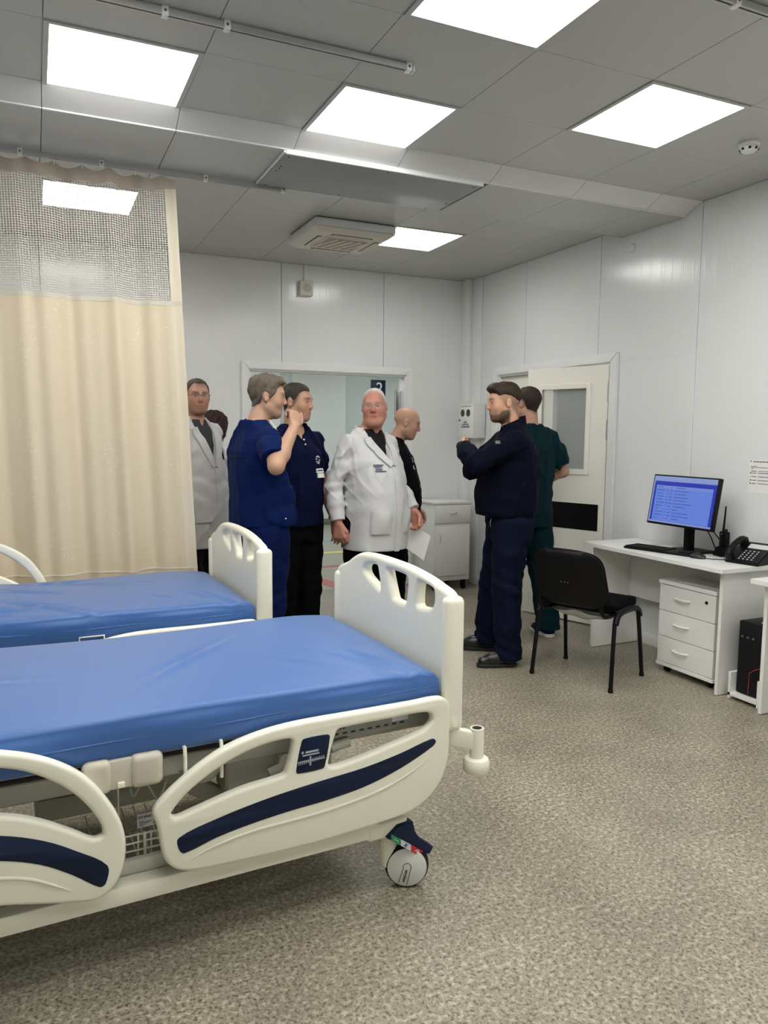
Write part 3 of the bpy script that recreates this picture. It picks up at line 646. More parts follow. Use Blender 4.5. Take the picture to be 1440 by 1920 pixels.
def side_rail(parent, outline, holes, stripe, ridge, pad=None, side=1, dz=0.0, tilt=0.0, pivot=(0, 0), vpos=0.018, name='side_rail', du=0.0):
    # side=+1: decorated face towards -v (near side); side=-1 mirrored for the far side
    base = Matrix.Identity(4)
    T = Matrix.Translation((pivot[0]+du, 0, pivot[1]+dz)) @ Matrix.Rotation(tilt, 4, 'Y') @ Matrix.Translation((-pivot[0], 0, -pivot[1]))
    V = Matrix.Translation((0, vpos, 0)) @ T
    if side < 0: V = Matrix.Translation((0, vpos, 0)) @ T @ Matrix.Scale(-1, 4, (0, 1, 0))
    def fix(o):
        if side < 0: o.data.flip_normals()
        return o
    r = prism(name, flat(catm2(outline)), [flat(catm2(h, 4)) for h in holes], M_CREAM, parent, V @ UZ, half=0.018, bevel=0.012)
    prism('inlay', flat(catm2(stripe, 4)), [], M_NAVY, r, V @ Matrix.Translation((0, -0.0180, 0)) @ UZ, half=0.0014, bevel=0.0005, seg=1)
    rid = catmull([(a, -0.0175, b) for a, b in ridge], False, 5)
    n_ = len(rid); pts = rid
    me_v, me_f = [], []
    for i, p in enumerate(pts):
        w = 0.008*math.sin(math.pi*min(1, max(0, (i+0.3)/(n_-0.4))))**0.6
        for (dv, dzz) in ((0.002, w), (-0.006*min(1, w/0.006), w*0.2), (0.002, -w)): me_v.append(V @ Vector((p[0], p[1]+dv, p[2]+dzz)))
    for i in range(n_-1):
        for k in range(2): me_f.append((i*3+k, i*3+k+1, i*3+k+4, i*3+k+3))
    part('ridge', me_v, me_f, M_CREAM, r, smooth=True)
    if pad:
        k_ = prism('control_pad', flat(catm2(pad, 3)), [], M_NAVY, r, V @ Matrix.Translation((0, -0.0180, 0)) @ UZ, half=0.0018, bevel=0.0005, seg=1)
        if side > 0:
            bm = bmesh.new(); add_box(bm, (-0.585, -0.0206, 0.552), (-0.530, -0.0198, 0.556), mtx=V)
            add_box(bm, (-0.575, -0.0206, 0.560), (-0.533, -0.0198, 0.566), mtx=V); add_box(bm, (-0.588, -0.0206, 0.560), (-0.581, -0.0198, 0.567), mtx=V)
            for q in range(14): add_box(bm, (-0.598+q*0.0062, -0.0206, 0.530+0.0005*(q-7)), (-0.5955+q*0.0062, -0.0198, 0.541+0.0005*(q-7)), mtx=V)
            add_box(bm, (-0.600, -0.0206, 0.534), (-0.512, -0.0198, 0.537), mtx=V); add_box(bm, (-0.562, -0.0206, 0.520), (-0.557, -0.0198, 0.548), mtx=V)
            pr_ = bm_obj('print', bm, mat('pad_print', (0.45, 0.47, 0.52), 0.5, var=0.02), r); pr_['kind'] = 'stuff'
    return r
def caster(parent, u, v, out=-1):
    c = empty('caster', (u, v, 0)); c.parent = parent
    R_ = 0.0745
    RX = Matrix.Rotation(math.pi/2, 4, 'X')
    ty = lathe('tyre', [(0.052, -0.022), (0.066, -0.024), (R_-0.002, -0.016), (R_, -0.008), (R_, 0.008), (R_-0.002, 0.016), (0.066, 0.024), (0.052, 0.022)], M_BLACK, c, n=36, mtx=Matrix.Translation((0, 0, R_)) @ RX)
    s = out
    RZ = Matrix.Rotation(-0.45 if s < 0 else 0.2, 4, 'Z')
    ty.data.transform(RZ)
    hc_ = lathe('hub_cap', [(0.066, -0.004), (0.066, 0.002), (0.064, 0.0035), (0.001, 0.0045)], mat('hub_white', (0.74, 0.74, 0.69), 0.35, var=0.02), c, n=36, mtx=Matrix.Translation((0, s*0.024, R_)) @ Matrix.Rotation(math.pi/2 if s < 0 else -math.pi/2, 4, 'X'))
    hc_.data.transform(RZ)
    if s < 0:
        pts = [(-0.030, -0.0292, 0.020), (-0.014, -0.0292, 0.074)] + [(-0.002+0.0135*math.cos(t), -0.0292, 0.076+0.014*math.sin(t)) for t in [math.pi*(1-k/10) for k in range(11)]] + [(0.011, -0.0292, 0.072), (-0.003, -0.0292, 0.013)]
        pts = [(x+0.002, y, z+0.001) for x, y, z in pts]
        tube('slot_line', pts, 0.0012, M_GREYP, c).data.transform(RZ)
        text('lettering', 'stryker', 0.0155, M_INK, c, RZ @ frame_mtx((-0.006, -0.0293, 0.045), (-0.25, 0, -0.97), (0.97, 0, -0.25)), bold=0.0002)
    # yoke
    bm = bmesh.new(); yv = -s*0.035; add_cyl(bm, (-0.052, yv, 0.070), (-0.052, yv, 0.158), 0.030, 0.032, n=24); add_cyl(bm, (-0.052, yv, 0.156), (-0.052, yv, 0.166), 0.026); add_cyl(bm, (-0.052, yv*0.6, 0.164), (-0.052, yv*0.6, 0.235), 0.034, n=24); add_box(bm, (-0.05, min(yv, 0)+0.0, 0.064), (0.012, max(yv, 0)+0.0, 0.090), 0.008, 2)
    bm_obj('yoke', bm, M_CREAM, c, smooth=True)
    # brake pedal
    pd = prism('brake_pedal', flat([(-0.092, 0.200), (-0.050, 0.232), (0.004, 0.236), (0.012, 0.202), (0.030, 0.172), (0.084, 0.128), (0.070, 0.106), (0.044, 0.114), (-0.002, 0.148)]), [], M_NAVY, c, Matrix.Translation((0, s*0.018, 0)) @ UZ, half=0.017, bevel=0.003, seg=2)
    for nm, a0, a1, colr in (('green_marker', -0.080, -0.044, (0.02, 0.24, 0.10)), ('white_marker', -0.044, -0.006, (0.62, 0.62, 0.66)), ('red_marker', -0.006, 0.040, (0.55, 0.02, 0.03))):
        f = lambda a: 0.178-0.74*(a+0.05)
        part(nm, [(a0, s*0.0385, f(a0)-0.011+0.004), (a1, s*0.0385, f(a1)-0.011+0.004), (a1, s*0.0385, f(a1)+0.011+0.004), (a0, s*0.0385, f(a0)+0.011+0.004)] + [(a0, s*0.035, f(a0)-0.007), (a1, s*0.035, f(a1)-0.007), (a1, s*0.035, f(a1)+0.015), (a0, s*0.035, f(a0)+0.015)],
             [(0, 1, 2, 3), (7, 6, 5, 4), (0, 4, 5, 1), (1, 5, 6, 2), (2, 6, 7, 3), (3, 7, 4, 0)], mat(nm, colr, 0.4, var=0.03), c)
    if s < 0:
        bm = bmesh.new(); z_ = 0.178-0.74*(-0.025+0.05)+0.004
        add_box(bm, (-0.033, -0.0395, z_-0.0015), (-0.017, -0.0386, z_+0.0015)); add_box(bm, (-0.0265, -0.0395, z_-0.008), (-0.0235, -0.0386, z_+0.008))
        bm_obj('cross_mark', bm, M_INKBLUE, c)
        zc_ = 0.178-0.74*(0.018+0.05)+0.004
        tube('lock_ring', [(0.020+0.0045*math.cos(t), -0.0392, zc_+0.0045*math.sin(t)) for t in [k*math.pi/6 for k in range(12)]], 0.0008, M_SIGNW, c, cyclic=True)
        bm = bmesh.new(); add_box(bm, (0.008, -0.0395, zc_+0.003), (0.016, -0.0386, zc_+0.005))
        for dd in (-0.065, -0.057): add_box(bm, (dd-0.0018, -0.0395, 0.178-0.74*(dd+0.05)+0.0025), (dd+0.0018, -0.0386, 0.178-0.74*(dd+0.05)+0.006))
        bm_obj('dots', bm, M_SIGNW, c)['kind'] = 'stuff'
    return c
def mattress(parent, seed, wrinkle, head_raise, sag=0.0):
    rnd = random.Random(seed)
    U0, U1, V0, V1 = -2.06, -0.075, 0.055, 0.945
    nu, nc = 230, 0
    prof = []            # closed cross-section in (v, h): h 0..0.135
    Wm = V1-V0; Hm = 0.124; rr = 0.032
    nb = 60
    for i in range(nb+1): prof.append((V0+rr*0.4+(Wm-rr*0.8)*i/nb, 0.0, 0))
    for i in range(1, 8): prof.append((V1, Hm*i/9, 1))
    for i in range(7): t = i/6*math.pi/2; prof.append((V1-rr*0.6+rr*0.6*math.cos(t), Hm-rr*0.6+rr*0.6*math.sin(t), 2))
    for i in range(1, nb): prof.append((V1-rr-(Wm-2*rr)*i/nb, Hm, 3))
    for i in range(7): t = math.pi/2+i/6*math.pi/2; prof.append((V0+rr*0.6+rr*0.6*math.cos(t), Hm-rr*0.6+rr*0.6*math.sin(t), 2))
    for i in range(7, 0, -1): prof.append((V0, Hm*i/9, 1))
    folds = [(rnd.uniform(-1.9, -0.8), rnd.uniform(V0, V1), rnd.uniform(-1.2, 1.2), rnd.uniform(0.1, 0.32), rnd.uniform(0.006, 0.014)) for _ in range(int(30*wrinkle))]
    folds += [(-0.20, 0.20, 1.9, 0.14, 0.010), (-0.16, 0.17, 1.75, 0.10, 0.008), (-0.27, 0.24, 2.1, 0.12, 0.005), (-0.45, 0.30, 2.3, 0.10, 0.003)]
    def disp(u, v):
        d = 0.0
        for (fu, fv, an, ln, am) in folds:
            ca, sa = math.cos(an), math.sin(an); a = (u-fu)*ca+(v-fv)*sa; b = -(u-fu)*sa+(v-fv)*ca
            d += am*math.exp(-(a/ln)**2-(b/0.016)**2)-0.6*am*math.exp(-(a/ln)**2-((b-0.03)/0.022)**2)
        return d
    vs_, fs = [], []
    for i in range(nu+1):
        t = i/nu; u = U0+(U1-U0)*t
        endr = min(1, max(0, (U1-u)/0.04)); ends = 0.90+0.10*math.sqrt(max(0, 1-(1-endr)**2))
        s0 = min(1, max(0, (u-U0)/0.04)); ends *= 0.92+0.08*math.sqrt(max(0, 1-(1-s0)**2))
        zb = 0.618 - sag*(-0.1-u)/1.3 + (head_raise*max(0, -1.05-u)**1.5 if u < -1.05 else 0)
        for (v, h_, kd) in prof:
            vc = (V0+V1)/2; vv = vc+(v-vc)*(0.985+0.015*ends)
            z = zb+h_*ends
            if h_ > 0.09:
                bul = 0.013*max(0, 1-((v-vc)/(Wm/2))**2)*min(1, (U1-u)/0.35+0.12)
                z += bul + disp(u, v) + 0.004*math.sin(5*u+3*v)
            if kd == 1: vv += (-1 if v < vc else 1)*(0.010*math.sin(math.pi*h_/Hm)+0.004*math.sin(13*u+5*h_)+0.25*disp(u, v+0.02))
            uu = u
            if u > U1-0.25: z -= 0.018*((u-U1+0.25)/0.25)**2*(h_/Hm)
            vs_.append((uu, vv, z))
    n_ = len(prof)
    for i in range(nu):
        for k in range(n_): fs.append((i*n_+k, i*n_+(k+1) % n_, (i+1)*n_+(k+1) % n_, (i+1)*n_+k))
    fs.append(tuple(range(n_))[::-1]); fs.append(tuple(nu*n_+k for k in range(n_)))
    me = mesh('mattress', vs_, [f[::-1] for f in fs], M_BLUE); smooth_by_angle(me, 60)
    o = link('mattress', me, parent); tag(o, 'blue wipe-clean cover')
    pts = [(U0+0.02+(U1-U0-0.03)*k/40, V0-0.009-0.004*math.sin(13*(U0+(U1-U0)*k/40)), 0.618+0.064-sag*(-0.1-(U0+(U1-U0)*k/40))/1.3+(head_raise*max(0, -1.05-(U0+(U1-U0)*k/40))**1.5 if U0+(U1-U0)*k/40 < -1.05 else 0)) for k in range(41)]
    tube('piping', pts, 0.0022, M_BLUE, o)
    return o
def bed(name, label, loc, a, seed, wrinkle, head_raise, low=0.0, sag=0.0):
    B = empty(name, loc, a, label, 'hospital bed', 'hospital beds')
    # lower frame
    bm = bmesh.new()
    for v in (0.075, 0.945): add_box(bm, (-2.02, v-0.028, 0.200), (-0.30, v+0.028, 0.255), 0.006, 2)
    for u in (-1.95, -0.36): add_box(bm, (u-0.03, 0.10, 0.205), (u+0.03, 0.92, 0.250), 0.004, 1)
    for v in (0.075, 0.945):
        add_box(bm, (-0.34, v-0.030, 0.190), (-0.19, v+0.030, 0.245), 0.012, 3); add_box(bm, (-2.10, v-0.030, 0.190), (-1.98, v+0.030, 0.245), 0.012, 3)
    bm_obj('base_frame', bm, M_CREAM, B, smooth=True)
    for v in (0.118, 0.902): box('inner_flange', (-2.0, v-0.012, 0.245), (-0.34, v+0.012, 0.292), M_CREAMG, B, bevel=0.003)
    # lifting arms and actuator housings
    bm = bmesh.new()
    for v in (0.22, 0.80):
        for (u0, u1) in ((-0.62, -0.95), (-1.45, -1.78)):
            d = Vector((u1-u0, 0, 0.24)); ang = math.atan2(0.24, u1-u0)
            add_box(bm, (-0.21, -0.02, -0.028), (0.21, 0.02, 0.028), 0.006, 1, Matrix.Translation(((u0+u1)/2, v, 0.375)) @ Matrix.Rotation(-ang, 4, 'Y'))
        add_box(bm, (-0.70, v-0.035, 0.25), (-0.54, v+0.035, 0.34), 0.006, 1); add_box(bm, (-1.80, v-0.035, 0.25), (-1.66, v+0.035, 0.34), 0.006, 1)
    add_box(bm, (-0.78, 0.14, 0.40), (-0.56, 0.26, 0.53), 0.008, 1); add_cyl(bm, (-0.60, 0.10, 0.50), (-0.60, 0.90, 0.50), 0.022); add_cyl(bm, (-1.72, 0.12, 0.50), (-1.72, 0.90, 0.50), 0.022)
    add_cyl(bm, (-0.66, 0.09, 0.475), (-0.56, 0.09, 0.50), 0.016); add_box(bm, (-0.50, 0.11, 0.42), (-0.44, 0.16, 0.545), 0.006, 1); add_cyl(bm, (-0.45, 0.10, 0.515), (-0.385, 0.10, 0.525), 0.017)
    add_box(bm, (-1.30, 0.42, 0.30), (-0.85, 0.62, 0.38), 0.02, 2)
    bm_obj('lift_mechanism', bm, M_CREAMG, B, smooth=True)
    # upper deck
    bm = bmesh.new()
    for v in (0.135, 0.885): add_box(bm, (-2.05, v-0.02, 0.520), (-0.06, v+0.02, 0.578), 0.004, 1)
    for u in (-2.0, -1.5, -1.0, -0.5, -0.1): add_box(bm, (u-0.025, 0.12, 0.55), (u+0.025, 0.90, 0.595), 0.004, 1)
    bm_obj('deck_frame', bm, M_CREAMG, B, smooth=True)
    bm = bmesh.new()
    for u0, u1 in ((-2.05, -1.22), (-1.19, -0.82), (-0.79, -0.08)): add_box(bm, (u0, 0.085, 0.600), (u1, 0.935, 0.622), 0.006, 1)
    bm_obj('deck', bm, M_BLACKM, B, smooth=True)
    mattress(B, seed, wrinkle, head_raise, sag)
    # brackets between the side rails
    for s, v in ((1, 0.045), (-1, 0.975)):
        bm = bmesh.new()
        for (u0, u1) in ((-1.200, -1.122), (-1.076, -0.985)): add_box(bm, (u0, v-0.018, 0.538), (u1, v+0.018, 0.634), 0.020, 4)
        add_box(bm, (-1.140, v-0.008, 0.545), (-1.060, v+0.012, 0.628), 0.006, 2)
        c_ = bm_obj('rail_bracket', bm, mat('bracket_beige', (0.62, 0.58, 0.48), 0.4, var=0.03), B, smooth=True)
        box('release_catch', (-1.110, v-0.018 if s > 0 else v+0.006, 0.552), (-1.090, v-0.006 if s > 0 else v+0.018, 0.567), M_CREAM, c_, bevel=0.003)
    for u in (-0.925, -0.820):
        tube('mattress_retainer', [(u, 0.040, 0.520), (u, 0.036, 0.60), (u, 0.040, 0.628), (u, 0.06, 0.628)], 0.0055, M_CREAM, B)
    if low > 0: tube('retainer_loop', [(-0.85, 0.052, 0.60), (-0.85, 0.036, 0.60), (-0.85, 0.036, 0.652), (-0.75, 0.036, 0.652), (-0.75, 0.036, 0.60), (-0.75, 0.052, 0.60)], 0.0035, M_CREAM, B)
    cyl('handset_cup', (-0.86, 0.14, 0.49), (-0.86, 0.14, 0.53), 0.05, M_CREAMG, B, r1=0.075)
    # side rails
    side_rail(B, RAIL, [WINL, WINR], STRIPE, RIDGE, KPAD, 1)
    side_rail(B, RAIL2, [WIN2], STRIPE2, RIDGE2, None, 1, tilt=0.13, pivot=(-1.12, 0.30))
    side_rail(B, RAIL, [WINL, WINR], STRIPE, RIDGE, KPAD, -1, dz=-0.05, vpos=0.990)
    side_rail(B, RAIL2, [WIN2], STRIPE2, RIDGE2, None, -1, dz=0.25 if low > 0 else -0.12, tilt=0.13, pivot=(-1.12, 0.30), vpos=0.990, du=0.19 if low > 0 else 0.0)
    # foot and head boards
    fb = prism('footboard', flat(catm2(FOOTB, 4)), [flat(catm2(h, 4)) for h in (H1, H2, H3)], M_CREAM, B, Matrix.Translation((-0.030, 0.022, 0)) @ VZ, half=0.023, bevel=0.019, seg=5)
    for v in (0.022, 0.906): box('side_post', (-0.068, 0.022+v-0.024, 0.52), (0.010, 0.022+v+0.024, 0.982 if v < 0.5 else 0.928), M_CREAM, B, bevel=0.023, seg=5)
    hb_ = prism('headboard', flat([(p[0], p[1]+0.08) for p in catm2(FOOTB, 4)]), [flat([(p[0], p[1]+0.08) for p in catm2(h, 4)]) for h in (H1, H2, H3)], M_CREAM, B, Matrix.Translation((-2.13, 0.022, 0)) @ VZ, half=0.023, bevel=0.019, seg=5)
    # corner bumpers with pole sockets
    for s, v in ((1, 0.010), (-1, 0.985)):
        b_ = empty('corner_bumper', (0.055, v, 0)); b_.parent = B
        lathe('bumper_wheel', [(0.020, 0.372), (0.040, 0.372), (0.046, 0.380), (0.046, 0.408), (0.040, 0.418), (0.024, 0.423)], M_CREAM, b_)
        lathe('pole_socket', [(0.024, 0.415), (0.024, 0.522), (0.0235, 0.525), (0.018, 0.525), (0.018, 0.50)], M_CREAM, b_)
        lathe('socket_lining', [(0.0178, 0.47), (0.0178, 0.5245), (0.0150, 0.5245), (0.0150, 0.48)], M_GREYP, b_)
        arm = [(-0.012, 0.0, 0.470), (-0.06, 0.03*s, 0.50), (-0.15, 0.09*s, 0.53)]
        bm = bmesh.new(); ang = math.atan2(0.06*s, -0.10)
        add_box(bm, (0.0, -0.016, -0.035), (0.16, 0.016, 0.030), 0.008, 2, Matrix.Translation((-0.01, 0, 0.485)) @ Matrix.Rotation(math.atan2(0.085*s, -0.13), 4, 'Z') @ Matrix.Rotation(-0.15, 4, 'Y'))
        bm_obj('bumper_arm', bm, M_CREAM, b_, smooth=True)
        if s > 0: box('sticker', (0.0225, -0.010, 0.450), (0.0245, 0.012, 0.485), M_STICK, b_)
    for u, v, o_ in ((-0.185, 0.062, -1), (-0.185, 0.958, 1), (-2.02, 0.062, -1), (-2.02, 0.958, 1)): caster(B, u, v, o_)
    # linen rack (wire)
    rk = empty('wire_rack', (0, 0, 0)); rk.parent = B
    for z in (0.262, 0.286, 0.310, 0.334): tube('rack_wire', [(-1.16, 0.17, z), (-0.88, 0.17, z)], 0.0028, M_CREAM, rk, bres=1)
    for k in range(8): u = -1.15+k*0.0375; tube('rack_wire', [(u, 0.50, 0.262), (u, 0.175, 0.257), (u, 0.17, 0.338)], 0.0028, M_CREAM, rk, bres=1)
    tube('rack_wire', [(-1.02, 0.162, 0.250), (-1.02, 0.162, 0.342)], 0.0045, M_CREAM, rk, bres=1)
    tube('hang_rod', [(-1.10, 0.10, 0.30), (-1.10, 0.10, 0.56)], 0.004, M_METAL, rk, bres=1)
    tube('cable', catmull([(-1.06, 0.18, 0.53), (-1.05, 0.16, 0.46), (-1.02, 0.15, 0.50), (-0.98, 0.15, 0.44), (-0.95, 0.16, 0.50)], False, 6), 0.004, M_CREAMG, rk)
    lb = empty('rating_label', (-1.005, 0.150, 0.385)); lb.parent = B
    lb.scale = (0.68, 0.68, 0.68)
    box('label_plate', (-0.055, -0.001, -0.032), (0.055, 0.001, 0.030), M_STICK, lb)
    text('lettering', 'stryker', 0.020, M_INK, lb, frame_mtx((-0.022, -0.0014, 0.015), (1, 0, 0), (0, 0, 1)), bold=0.0003)
    bm = bmesh.new()
    for k in range(5): add_box(bm, (-0.048, -0.0018, -0.004-k*0.0055), (-0.048+0.02+0.012*((k*7) % 4), -0.0011, -0.002-k*0.0055))
    add_box(bm, (0.012, -0.0018, -0.022), (0.045, -0.0011, -0.018)); add_box(bm, (0.012, -0.0018, -0.012), (0.040, -0.0011, -0.010))
    bm_obj('small_print', bm, M_INK, lb)['kind'] = 'stuff'
    st = empty('frame_sticker', (-0.30, 0.094, 0.572)); st.parent = B
    box('label_plate', (-0.155, -0.001, -0.022), (0.215, 0.0006, 0.022), mat('sticker_grey', (0.36, 0.36, 0.32), 0.5, var=0.05), st)
    bm = bmesh.new()
    for k in range(9): add_box(bm, (-0.14+k*0.03, -0.0018, -0.016), (-0.14+k*0.03+0.016, -0.0011, -0.010))
    for k in range(4): add_box(bm, (-0.145+k*0.012, -0.0018, 0.0), (-0.138+k*0.012, -0.0011, 0.014))
    bm_obj('small_print', bm, M_INK, st)['kind'] = 'stuff'
    box('white_patch', (0.07, -0.002, -0.006), (0.13, -0.001, 0.016), M_PAPER, st)
    for o in B.children:
        if o.name.split('.')[0] not in ('base_frame', 'caster', 'wire_rack', 'lift_mechanism', 'rating_label', 'inner_flange'): o.location.z -= low
    return B
bed('hospital_bed', 'nearest hospital bed with blue mattress and navy striped side rails', (1.2, -1.74, 0), 0.052, 3, 0.10, 0.02, 0.0, 0.006)
bed('hospital_bed', 'farther hospital bed with creased blue mattress below the cream curtain', (0.912, -0.455, 0), 0.045, 11, 1.0, 0.10, 0.008, 0.0)

# ------------------------------------------------------------------ desk area
def desk(name, label, y0, y1, x0, x1, zt, legs=True):
    D = empty(name, ((x0+x1)/2, (y0+y1)/2, 0), 0, label, 'desk', 'white laminate desks')
    cx, cy = (x0+x1)/2, (y0+y1)/2
    B = lambda n, lo, hi, b=0.001: box(n, (lo[0]-cx, lo[1]-cy, lo[2]), (hi[0]-cx, hi[1]-cy, hi[2]), M_WHITE, D, bevel=b, seg=1)
    B('tabletop', (x0, y0, zt-0.026), (x1, y1, zt))
    for ya in (y0+0.045, y1-0.065):
        B('side_panel', (x0+0.062, ya, 0.004), (x1-0.01, ya+0.022, zt-0.027))
    B('modesty_panel', (x1-0.10, y0+0.068, 0.36), (x1-0.082, y1-0.066, zt-0.027))
    return D
ZT = 0.764
desk('office_desk', 'white laminate desk carrying the monitor', -0.785, 0.435, 3.45, XR-0.014, ZT)
desk('office_desk', 'second white desk cut off at the right edge', -2.25, -0.995, 3.425, XR-0.014, ZT-0.012)

# pedestal with three drawers
PX, PY0, PY1 = 3.555, -0.66, -0.215
pd = empty('drawer_pedestal', (3.74, (PY0+PY1)/2, 0), 0, 'white three drawer pedestal on castors under the desk', 'drawer unit')
cy = (PY0+PY1)/2
def PB(n, lo, hi, m, par=pd, b=0.0015): return box(n, (lo[0]-3.74, lo[1]-cy, lo[2]), (hi[0]-3.74, hi[1]-cy, hi[2]), m, par, bevel=b, seg=1)
PB('carcass', (PX+0.019, PY0+0.002, 0.068), (3.93, PY1-0.002, 0.575), M_WHITE)
PB('top', (PX-0.004, PY0-0.006, 0.577), (3.932, PY1+0.006, 0.602), M_WHITE)
PB('plinth', (PX-0.004, PY0-0.006, 0.046), (3.932, PY1+0.006, 0.068), M_WHITE)
for k in range(3):
    z0 = 0.072+k*0.168
    d_ = PB('drawer', (PX, PY0, z0), (PX+0.017, PY1, z0+0.164), M_WHITE)
    hz = z0+0.095; yc = 0.03-0.0
    pts = catmull([(PX-3.74, yc+0.058, hz), (PX-3.74-0.016, yc+0.05, hz), (PX-3.74-0.026, yc, hz-0.002), (PX-3.74-0.016, yc-0.05, hz), (PX-3.74, yc-0.058, hz)], False, 5)
    tube('handle', pts, 0.006, M_WHITE, d_)
    if k == 2: cyl('lock', (PX-3.74-0.004, -0.155, z0+0.115), (PX-3.74+0.002, -0.155, z0+0.115), 0.010, M_BLACK, d_, n=14)
for x, y in ((3.60, PY0+0.05), (3.60, PY1-0.05), (3.88, PY0+0.05), (3.88, PY1-0.05)):
    cyl('castor', (x-3.74, y-cy-0.012, 0.0235), (x-3.74, y-cy+0.012, 0.0235), 0.0225, M_BLACK, pd, n=14)
pp = empty('paper_stack', (3.70, -0.47, 0.6025), 0.1, 'loose sheets of paper lying on the drawer pedestal', 'papers')
for k in range(4):
    box('sheet', (-0.10+0.006*k, -0.145+0.01*k, 0.0006*k), (0.10+0.004*k, 0.145-0.006*k, 0.0006*k+0.0005), M_PAPER, pp)

# monitor
mo = empty('computer_monitor', (3.80, -0.22, ZT+0.0005), 0, 'black widescreen monitor showing a blue table on the desk', 'monitor')
tilt = math.radians(9.4)
MT = Matrix.Translation((-0.098, 0, 0.333)) @ Matrix.Rotation(tilt, 4, 'Y')       # local: screen faces -X
box('bezel', (-0.004, -0.272, -0.166), (0.030, 0.272, 0.166), M_BLACK, mo, bevel=0.004, mtx=MT)
box('rear_housing', (0.028, -0.16, -0.10), (0.055, 0.16, 0.10), M_BLACK, mo, bevel=0.012, mtx=MT)
def screen_mat():
    m = bpy.data.materials.new('monitor_screen'); m.use_nodes = True; nt = m.node_tree; b = nt.nodes['Principled BSDF']
    b.inputs['Base Color'].default_value = (0.01, 0.01, 0.02, 1); b.inputs['Roughness'].default_value = 0.25
    uv = nn(nt, 'ShaderNodeTexCoord'); sp_ = nn(nt, 'ShaderNodeSeparateXYZ'); nt.links.new(uv.outputs['UV'], sp_.inputs[0])
    def step(src, edge, mode='GREATER_THAN'):
        s_ = nn(nt, 'ShaderNodeMath', operation=mode); s_.inputs[1].default_value = edge; nt.links.new(src, s_.inputs[0]); return s_.outputs[0]
    def mul(a, c):
        s_ = nn(nt, 'ShaderNodeMath', operation='MULTIPLY'); nt.links.new(a, s_.inputs[0]); nt.links.new(c, s_.inputs[1]); return s_.outputs[0]
    def mixc(fac, c1, col):
        x = nn(nt, 'ShaderNodeMixRGB'); nt.links.new(fac, x.inputs[0])
        if isinstance(c1, tuple): x.inputs[1].default_value = (*c1, 1)
        else: nt.links.new(c1, x.inputs[1])
        x.inputs[2].default_value = (*col, 1); return x.outputs[0]
    X, Y = sp_.outputs[0], sp_.outputs[1]
    rect = lambda x0, x1, y0, y1: mul(mul(step(X, x0), step(X, x1, 'LESS_THAN')), mul(step(Y, y0), step(Y, y1, 'LESS_THAN')))
    c = mixc(rect(0.0, 1, 0.885, 0.905), (0.30, 0.40, 0.75), (0.25, 0.35, 0.7))
    c = mixc(rect(0.02, 1.0, 0.04, 0.89), c, (0.03, 0.05, 0.50))
    c = mixc(rect(0.055, 0.955, 0.045, 0.80), c, (0.16, 0.27, 0.84))
    c = mixc(rect(0.055, 0.955, 0.74, 0.80), c, (0.22, 0.32, 0.80))
    c = mixc(rect(0.0, 1.0, 0.0, 0.04), c, (0.28, 0.36, 0.70))
    row_ = nn(nt, 'ShaderNodeMath', operation='MULTIPLY'); row_.inputs[1].default_value = 15; nt.links.new(Y, row_.inputs[0])
    fr = nn(nt, 'ShaderNodeMath', operation='FRACT'); nt.links.new(row_.outputs[0], fr.inputs[0])
    flo = nn(nt, 'ShaderNodeMath', operation='FLOOR'); nt.links.new(row_.outputs[0], flo.inputs[0])
    line = mul(step(fr.outputs[0], 0.35), step(fr.outputs[0], 0.58, 'LESS_THAN'))
    wn = nn(nt, 'ShaderNodeTexWhiteNoise', noise_dimensions='1D'); nt.links.new(flo.outputs[0], wn.inputs['W'])
    inb = mul(step(Y, 0.06), step(Y, 0.78, 'LESS_THAN'))
    ns = nn(nt, 'ShaderNodeTexNoise'); ns.inputs['Scale'].default_value = 60; nt.links.new(uv.outputs['UV'], ns.inputs['Vector'])
    for (x0, base_, amp) in ((0.08, 0.05, 0.10), (0.24, 0.01, 0.02), (0.29, 0.02, 0.04), (0.37, 0.08, 0.22)):
        en = nn(nt, 'ShaderNodeMath', operation='MULTIPLY_ADD'); nt.links.new(wn.outputs['Value'], en.inputs[0]); en.inputs[1].default_value = amp; en.inputs[2].default_value = x0+base_
        lt = nn(nt, 'ShaderNodeMath', operation='LESS_THAN'); nt.links.new(X, lt.inputs[0]); nt.links.new(en.outputs[0], lt.inputs[1])
        f_ = mul(mul(mul(step(X, x0), lt.outputs[0]), mul(line, inb)), step(ns.outputs['Fac'], 0.42)); c = mixc(f_, c, (0.05, 0.09, 0.42))
    b.inputs['Emission Strength'].default_value = 0.45; nt.links.new(c, b.inputs['Emission Color']); return m
sc = part('screen', [MT @ Vector(p) for p in ((-0.0052, 0.262, -0.152), (-0.0052, -0.262, -0.152), (-0.0052, -0.262, 0.156), (-0.0052, 0.262, 0.156))], [(0, 1, 2, 3)], screen_mat(), mo)
uvl = sc.data.uv_layers.new(name='UVMap')
for li, uvv in zip(range(4), ((0, 0), (1, 0), (1, 1), (0, 1))): uvl.data[li].uv = uvv
box('stand', (-0.035, -0.035, 0.012), (-0.005, 0.035, 0.30), M_BLACK, mo, bevel=0.006)
bm = bmesh.new(); add_box(bm, (-0.040, -0.11, 0), (0.11, 0.13, 0.014), 0.006, 2); bm_obj('stand_base', bm, M_BLACK, mo, smooth=True)
# keyboard
kb = empty('keyboard', (3.632, -0.130, ZT+0.0005), math.radians(-90+14), 'black keyboard in front of the monitor', 'keyboard')
